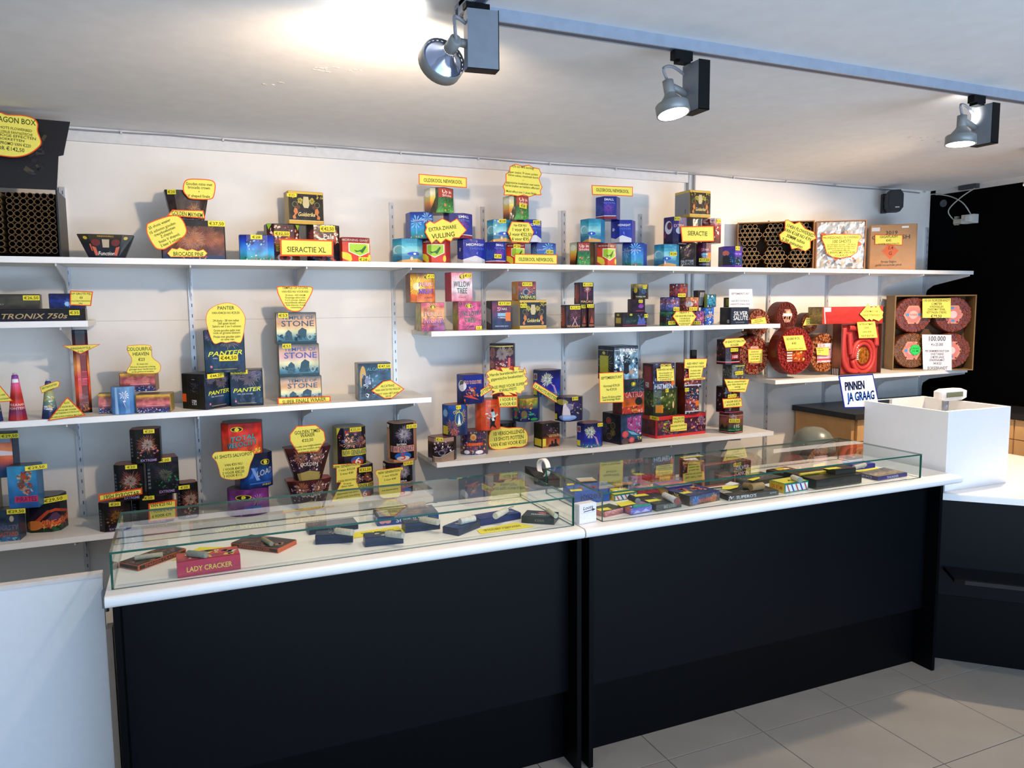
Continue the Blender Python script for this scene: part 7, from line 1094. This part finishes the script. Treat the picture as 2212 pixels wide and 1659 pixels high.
# between the cases
t = empty('tape_dispenser', onZ(*fp('P', 1790, 180), DZ+.0005)+np.array([0, .02, 0]), .1, 'black tape dispenser with a white tape roll between the cases', 'tape dispenser')
MB().rings([[(-.05, -.04, 0), (.07, -.04, 0), (.07, .06, 0), (-.05, .06, 0)], [(-.05, -.04, .05), (.07, -.04, .04), (.07, .06, .06), (-.05, .06, .09)]]).build('base', mat('#14161a', .5), t)
MB().rings([[(x, r*math.cos(q), .085+r*math.sin(q)) for q in np.linspace(0, 2*math.pi, 24, endpoint=False)] for x, r in ((0, .036), (0, .042), (.022, .042), (.022, .036), (0, .036))], cap=(False, False)).build('tape_roll', mat('#f0eee8', .4), t)
A_ = onZ(*fp('Q', 500, 1050), DK); b = empty('card_box', A_, .12, 'white box of business cards with handwriting, between the two glass cases', 'card box')
pr = Prism([(0, 0), (.075, .0), (.075, .035), (0, .035)], .075); pr.body('#e8e6ea', '#d8d6d8', parent=b, m=VM)
pr.art([('r', 0, 0, 1, 1, '#e6e4ea'), ('t', .5, .8, .17, 'Loots', '#3a3440', .6, 4, .25), ('p', [(.25, .62), (.85, .68), (.85, .64), (.25, .58)], '#3a2c50'), ('p', [(.75, .74), (.95, .66), (.75, .58)], '#3a3440'), ('n', 16, .012, ['#a8a4b0'], (.12, .1, .6, .45)), ('r', .1, .53, .9, .54, '#b8b4c0')], 0, .075, .001, .073, parent=b, m=VM)
# right case
KB = [('g', ['#2c5cb0', '#2450a0', '#2c60b8'], .15), ('t', .45, .5, .4, 'K0203', '#1c2c50', .6)]; kt = [('g', ['#2c5cb0', '#3468b8'], .15), ('n', 12, .12, ['#a83c48', '#c8a048', '#b84040'], (.15, .2, .8, .8))]
z1_, _ = pack('Q', (455, 838), (818, 795), .11, 130, KB, KB[:1], kt, 'bright blue pack with stamped lettering, front one of two', '#2450a0'); card('Q', [(395, 680), (520, 672), (530, 690), (410, 698)], z1_, 'small yellow card on the front bright blue pack')
z2_, _ = pack('Q', (375, 665), (690, 640), .10, 70, KB[:1], KB[:1], kt, 'bright blue pack, rear one of two at the left end of the right case', '#2450a0'); card('Q', [(365, 618), (440, 612), (450, 632), (372, 642)], z2_, 'small yellow card on the rear blue pack')
z3_, _ = pack('Q', (400, 600), (575, 590), .07, 50, [('g', ['#1c2848', '#28304c'], .2)], (), [('g', ['#e8e8ec', '#e0b048'], .1)], 'small navy pack with a white and yellow top at the back left of the case', '#28304c', on=z2_)
z1_, _ = pack('Q', (770, 972), (962, 925), .075, 58, [('g', ['#d8908c', '#b86a68'], .3), ('n', 20, .12, ['#e8b0a0', '#a84850'], (0, 0, 1, 1))], [('g', ['#c87870', '#b86a60'], .3)], [('g', ['#3a4030', '#24281c', '#3c3c34'], .4)], 'pink-sided pack in the front left corner of the right case', '#b86a68'); card('Q', [(680, 885), (800, 868), (845, 890), (715, 905)], z1_, 'yellow card on the pink-sided pack')
z1_, _ = pack('Q', (1045, 948), (1265, 908), .08, 70, [('g', ['#5a5ab0', '#8a80c8', '#4a4898'], .3), ('p', [(.1, .1), (.3, .5), (.5, .2), (.7, .6), (.95, .1)], '#c8c4ec')], [('g', ['#c87848', '#7a4a80'], .4)], [('g', ['#5a4a90', '#b06a98', '#4a4088'], .4), ('r', .1, .1, .6, .25, '#e8e8f0')], 'violet pack second from the left along the case front', '#4a4898')
shell('Q', (1250, 835), (1065, 855), .006, '#2c8a74', 'thin green firecracker on the violet pack', z1_, False)
card('Q', [(880, 822), (1040, 795), (1100, 828), (940, 858)], z1_+.004, 'large yellow card over the violet pack and its neighbour')
z1_, _ = pack('Q', (1315, 908), (1580, 862), .11, 62, [('g', ['#5a5650', '#4c4844'], .15), ('t', .55, .5, .5, 'BIG LOGO', '#a8b0a0', .5)], [('g', ['#3c3a38', '#4c4844'], .2)], [('g', ['#34302c', '#3c3834', '#28282c'], .4), ('n', 12, .1, ['#8a8088', '#6a6070'], (.3, .3, .8, .8))], 'charcoal pack with silver lettering and a white cracker on top', '#4c4844')
shell('Q', (1400, 735), (1540, 800), .013, '#d8d4d8', 'white firecracker with a red end on the charcoal pack', z1_, False, cap='#8a3c30'); card('Q', [(1190, 790), (1320, 778), (1380, 790), (1240, 812)], z1_, 'yellow card on the charcoal pack')
z1_, _ = pack('Q', (1670, 855), (1985, 790), .12, 100, [('g', ['#3a4a70', '#5a5a68', '#7a5a38'], .4), ('b', .2, .4, .6, '#5a90e0', 16, .5), ('b', .8, .4, .6, '#e0a050', 16, .5), ('t', .6, .35, .35, 'KOMEET', '#d85a48', .6)], [('g', ['#3a3028', '#4a3c30'], .4), ('b', .4, .5, .7, '#e8c878', 14, .5)], [('g', ['#2c3c7c', '#243064'], .4), ('n', 22, .1, ['#d85040', '#e0b060', '#d87858'], (.2, .2, .9, .9))], 'pack with blue and orange bursts and red lettering', '#3a3c50'); card('Q', [(1555, 712), (1650, 698), (1700, 705), (1610, 725)], z1_, 'yellow card on the blue and orange burst pack')
z1_, _ = pack('Q', (1440, 760), (1700, 720), .10, 95, [('g', ['#2c3c90', '#d87838'], .3)], [('g', ['#2c3888', '#c8b040', '#b84858'], .3)], [('g', ['#2c48a0', '#d85830', '#e8b040', '#3c58b0'], .4), ('e', .55, .5, .2, .2, '#d8482c')], 'blue pack with an orange sun print in the middle of the case', '#2c3888')
z1_, _ = pack('Q', (1120, 755), (1345, 735), .09, 55, [('g', ['#c84050', '#a83440'], .3)], [('g', ['#a83440'], .3)], [('g', ['#5a3c38', '#c8706c', '#8a4c40', '#3c3030'], .6), ('n', 20, .12, ['#e0b0a0', '#3a3038'], (0, 0, 1, 1))], 'red mottled pack behind the charcoal pack', '#a83440')
z1_, _ = pack('Q', (1150, 815), (1400, 775), .05, 40, (), (), [('g', ['#1c1c20', '#28282c'], .3)], 'narrow black pack just behind the charcoal pack', '#202024'); card('Q', [(1065, 735), (1190, 722), (1240, 738), (1095, 755)], z1_, 'yellow card on the narrow black pack')
barber = [('g', ['#1c7c70', '#2a8a7c'], .1), ('r', .05, .1, .97, .85, '#e8eaf0')]+[('p', [(.08+.18*k, .85), (.14+.18*k, .85), (.24+.18*k, .1), (.18+.18*k, .1)], ('#c85860', '#3c4c9c')[k % 2]) for k in range(5)]
z1_, _ = pack('Q', (870, 800), (1110, 765), .09, 60, barber, [('g', ['#c8a838', '#e0c040'], .1)], [('r', 0, 0, 1, 1, '#2a8a5c'), ('r', .05, .08, .95, .92, '#e8dc50')], 'green striped pack at left, partly under the yellow cards', '#2a8a5c')
shell('Q', (1035, 760), (1120, 800), .012, '#26282c', 'black firecracker leaning by the green striped pack', z1_, False, cap='#8a8a88')
z1_, _ = pack('Q', (825, 665), (1060, 640), .10, 55, [('g', ['#3c3a38', '#504c48'], .2), ('t', .5, .5, .4, 'GOLDSTAR', '#b8b0a0', .7)], (), [('g', ['#6a5040', '#3c3838', '#b08868', '#4a4440'], .5)], 'dark bronze pack at the back left of the right case', '#403c38'); card('Q', [(820, 670), (900, 660), (1000, 690), (860, 705)], DK+.03, 'yellow card before the dark bronze pack')
z1_, _ = pack('X', proj((1.814, 2.808, .9206)), proj((2.02, 2.802, .9206)), .055, 16, [('g', ['#b83840', '#a83038', '#c87038'], .2), ('t', .5, .5, .35, 'PIRATENMATTEN', '#a8a850', .55), ('r', .75, 0, .98, .9, '#c87c38')], [('g', ['#b02c38', '#98283a'], .2)], [('g', ['#c03c44', '#a83038', '#b84850'], .3), ('n', 20, .1, ['#d8d0d0', '#5a5a90', '#c8a878'], (.3, .2, 1, .9))], 'long red pack at the back of the right case', '#a83038'); card('U', [(450, 440), (590, 430), (640, 450), (510, 462)], z1_, 'yellow card on the long red pack'); shell('U', (1060, 410), (790, 425), .010, '#a88858', 'straw-coloured cracker string on the long red pack', z1_, False, 'cracker_string')
card('U', [(460, 632), (560, 612), (655, 625), (540, 652)], DK+.01, 'yellow card, left one in front of the long red pack'); card('U', [(725, 600), (860, 580), (855, 620), (740, 625)], DK+.012, 'yellow card, middle one in front of the long red pack'); card('U', [(865, 600), (1040, 590), (1040, 610), (870, 622)], DK+.01, 'yellow card, right one in front of the long red pack')
fr_ = [('r', 0, 0, 1, 1, '#a85c4c'), ('r', .05, .06, .95, .94, '#3c3834'), ('r', .2, .08, .9, .7, '#5a4c44'), ('e', .65, .4, .2, .2, '#8a6a58')]
z1_, _ = pack('X', proj((2.067, 2.665, .9206)), proj((2.251, 2.672, .9206)), .165, 70, fr_, fr_[:2], [('r', 0, 0, 1, 1, '#a85c4c'), ('r', .05, .05, .95, .95, '#34302c'), ('n', 8, .12, ['#6a4430', '#4a3428'], (.3, .3, .8, .8)), ('t', .7, .2, .05, 'CRACKERS', '#a8a09c', .3)], 'tall cube-like box with terracotta edges nearly touching the glass', '#a85c4c'); card('U', [(1160, 195), (1480, 162), (1520, 175), (1200, 207)], 1.0246, 'yellow card on the terracotta-edged box'); card('U', [(1210, 222), (1390, 200), (1450, 238), (1240, 240)], z1_, 'white card on the terracotta-edged box', col='#e8e8ec')
z1_, _ = pack('X', proj((2.262, 2.70, .9206)), proj((2.36, 2.70, .9206)), .12, 40, [('r', 0, 0, 1, 1, '#2c2a28'), ('t', .5, .7, .2, 'ZILVER', '#d8d8d8', .8), ('t', .5, .4, .2, 'KANON', '#d8d8d8', .8)], (), [('g', ['#2c2c2c', '#3c3430'], .3)], 'black box with white lettering behind the terracotta-edged box', '#282624')
z1_, _ = pack('V', (90, 990), (790, 905), .14, 68, [('g', ['#4c4844', '#5a5650'], .2), ('t', .35, .5, .6, "SUPERO'S", '#d8d8dc', .48), ('t', .88, .6, .3, '10 PCS', '#c8c8c8', .2), ('n', 10, .2, ['#d8c8c8', '#f0e8e8'], (.0, .1, .12, .9))], [('g', ['#34302c'], .3)], [('g', ['#3c3834', '#28262a', '#4a4440'], .5)]+[('p', [(.02, .3+.1*k), (.2, .3+.1*k), (.2, .35+.1*k), (.02, .35+.1*k)], '#e0dcd8') for k in range(6)]+[('t', .6, .25, .15, 'THUNDER', '#a8a4a4', .5)], "long charcoal pack with white lettering at the right case front", '#4c4844')
shell('V', (300, 770), (440, 790), .014, '#8a6c48', 'brown paper-wrapped cracker on the long charcoal pack, left', z1_, False, 'paper_bundle'); shell('V', (400, 800), (570, 775), .016, '#97784e', 'brown paper-wrapped cracker on the long charcoal pack, right', z1_, False, 'paper_bundle')
card('V', [(0, 790), (230, 775), (220, 800), (100, 830), (0, 830)], z1_+.003, 'yellow card at the left end of the long charcoal pack'); card('V', [(350, 690), (520, 655), (530, 672), (430, 708)], z1_+.002, 'curled yellow card at the back of the long charcoal pack'); card('V', [(40, 760), (115, 720), (240, 745), (140, 768)], z1_+.002, 'white card left of the brown paper crackers', col='#ecebee')
z1_, _ = pack('V', (390, 790), (860, 700), .13, 50, [('g', ['#3c3c3c'], .3)], (), [('g', ['#4a4844', '#5a5854', '#3c3a3c'], .4), ('n', 60, .03, ['#b8b4b0', '#8a8480'], (.1, .1, .9, .9))], 'flat grey patterned pack behind the long charcoal pack', '#4a4844')
z1_, _ = pack('V', (875, 885), (1205, 832), .085, 125, barber, [('g', ['#c8a838', '#e0c040'], .1), ('t', .5, .5, .4, 'DE BOM', '#c84838', .7)], [('r', 0, 0, 1, 1, '#2a8a5c'), ('r', .04, .05, .96, .95, '#e4d848'), ('p', [(.35, .3), (.5, .6), (.65, .35), (.52, .45)], '#3c3c34')], 'teal box with red and blue barber stripes, at the case front', '#1c7c70')
shell('V', (985, 655), (1100, 695), .012, '#d8ccc4', 'fat white cracker with red print on the barber-striped box', z1_, False, cap='#8a9490')
bk = [('g', ['#2c2c2a', '#3a3a36'], .15)]
z1_, _ = pack('V', (1320, 830), (1955, 738), .19, 125, bk, bk, [('g', ['#24241f', '#2c2c26'], .3), ('e', .55, .5, .18, .12, '#b8a048')], 'large black box at the right end of the case front', '#2c2c2a')
z2_, _ = pack('V', (1590, 628), (1875, 595), .07, 70, bk, bk, [('g', ['#1c1c1a', '#242420'], .3)], 'small black box lying on the large black box', '#1c1c1a', on=z1_); card('V', [(1420, 535), (1600, 515), (1680, 530), (1500, 550)], z2_, 'yellow card on the small black box')
shell('V', (1090, 620), (1450, 575), .006, '#d8b838', 'thin yellow stick lying on the large black box', z1_, False, 'firework_stick')
shell('V', (1850, 520), (2010, 480), .010, '#b8b0a0', 'beige firecracker at the back right of the right case', DK+.04, False)
z1_, _ = pack('V', (860, 660), (1130, 610), .10, 50, bk, (), [('g', ['#1c1c1c', '#2c2a2a'], .4), ('n', 14, .1, ['#8a8888', '#5a5a58'], (.1, .2, .9, .8))], 'black pack behind the teal barber-striped box', '#242424')
z1_, _ = pack('V', (1890, 552), (2165, 522), .08, 60, [('r', 0, 0, 1, 1, '#2c2c90'), ('t', .3, .5, .5, '25 PCS', '#d8d8f0', .35)], (), [('g', ['#2c3090', '#383ca0'], .2)], 'royal blue pack at the far right end of the case', '#2c2c90')
z1_, _ = pack('R', (1515, 590), (1782, 548), .12, 34, [('r', 0, 0, 1, 1, '#3c3878'), ('t', .5, .5, .6, 'THUNDER', '#c8c4e0', .4)], [('r', 0, 0, 1, 1, '#4a4468'), ('t', .5, .5, .6, '40 PCS', '#a8a4c0', .6)], [('g', ['#8a7a60', '#5a5460', '#a89070', '#6a6058'], .5, 9), ('r', 0, .9, 1, 1, '#3c3878')], 'flat purple-edged pack with a sandy top, rightmost in the case', '#3c3878'); card('R', [(1300, 500), (1500, 468), (1530, 478), (1340, 512)], z1_, 'long yellow card on the purple-edged pack')
card('R', [(560, 480), (640, 470), (720, 480), (600, 495)], DK+.02, 'yellow card in the middle of the right case'); card('R', [(130, 620), (150, 595), (240, 605), (250, 625)], DK+.03, 'white card beside the long charcoal pack', col='#e8e8ea') if 0 else None
# rolls and red boxes standing behind the case on a low shelf seen through the glass
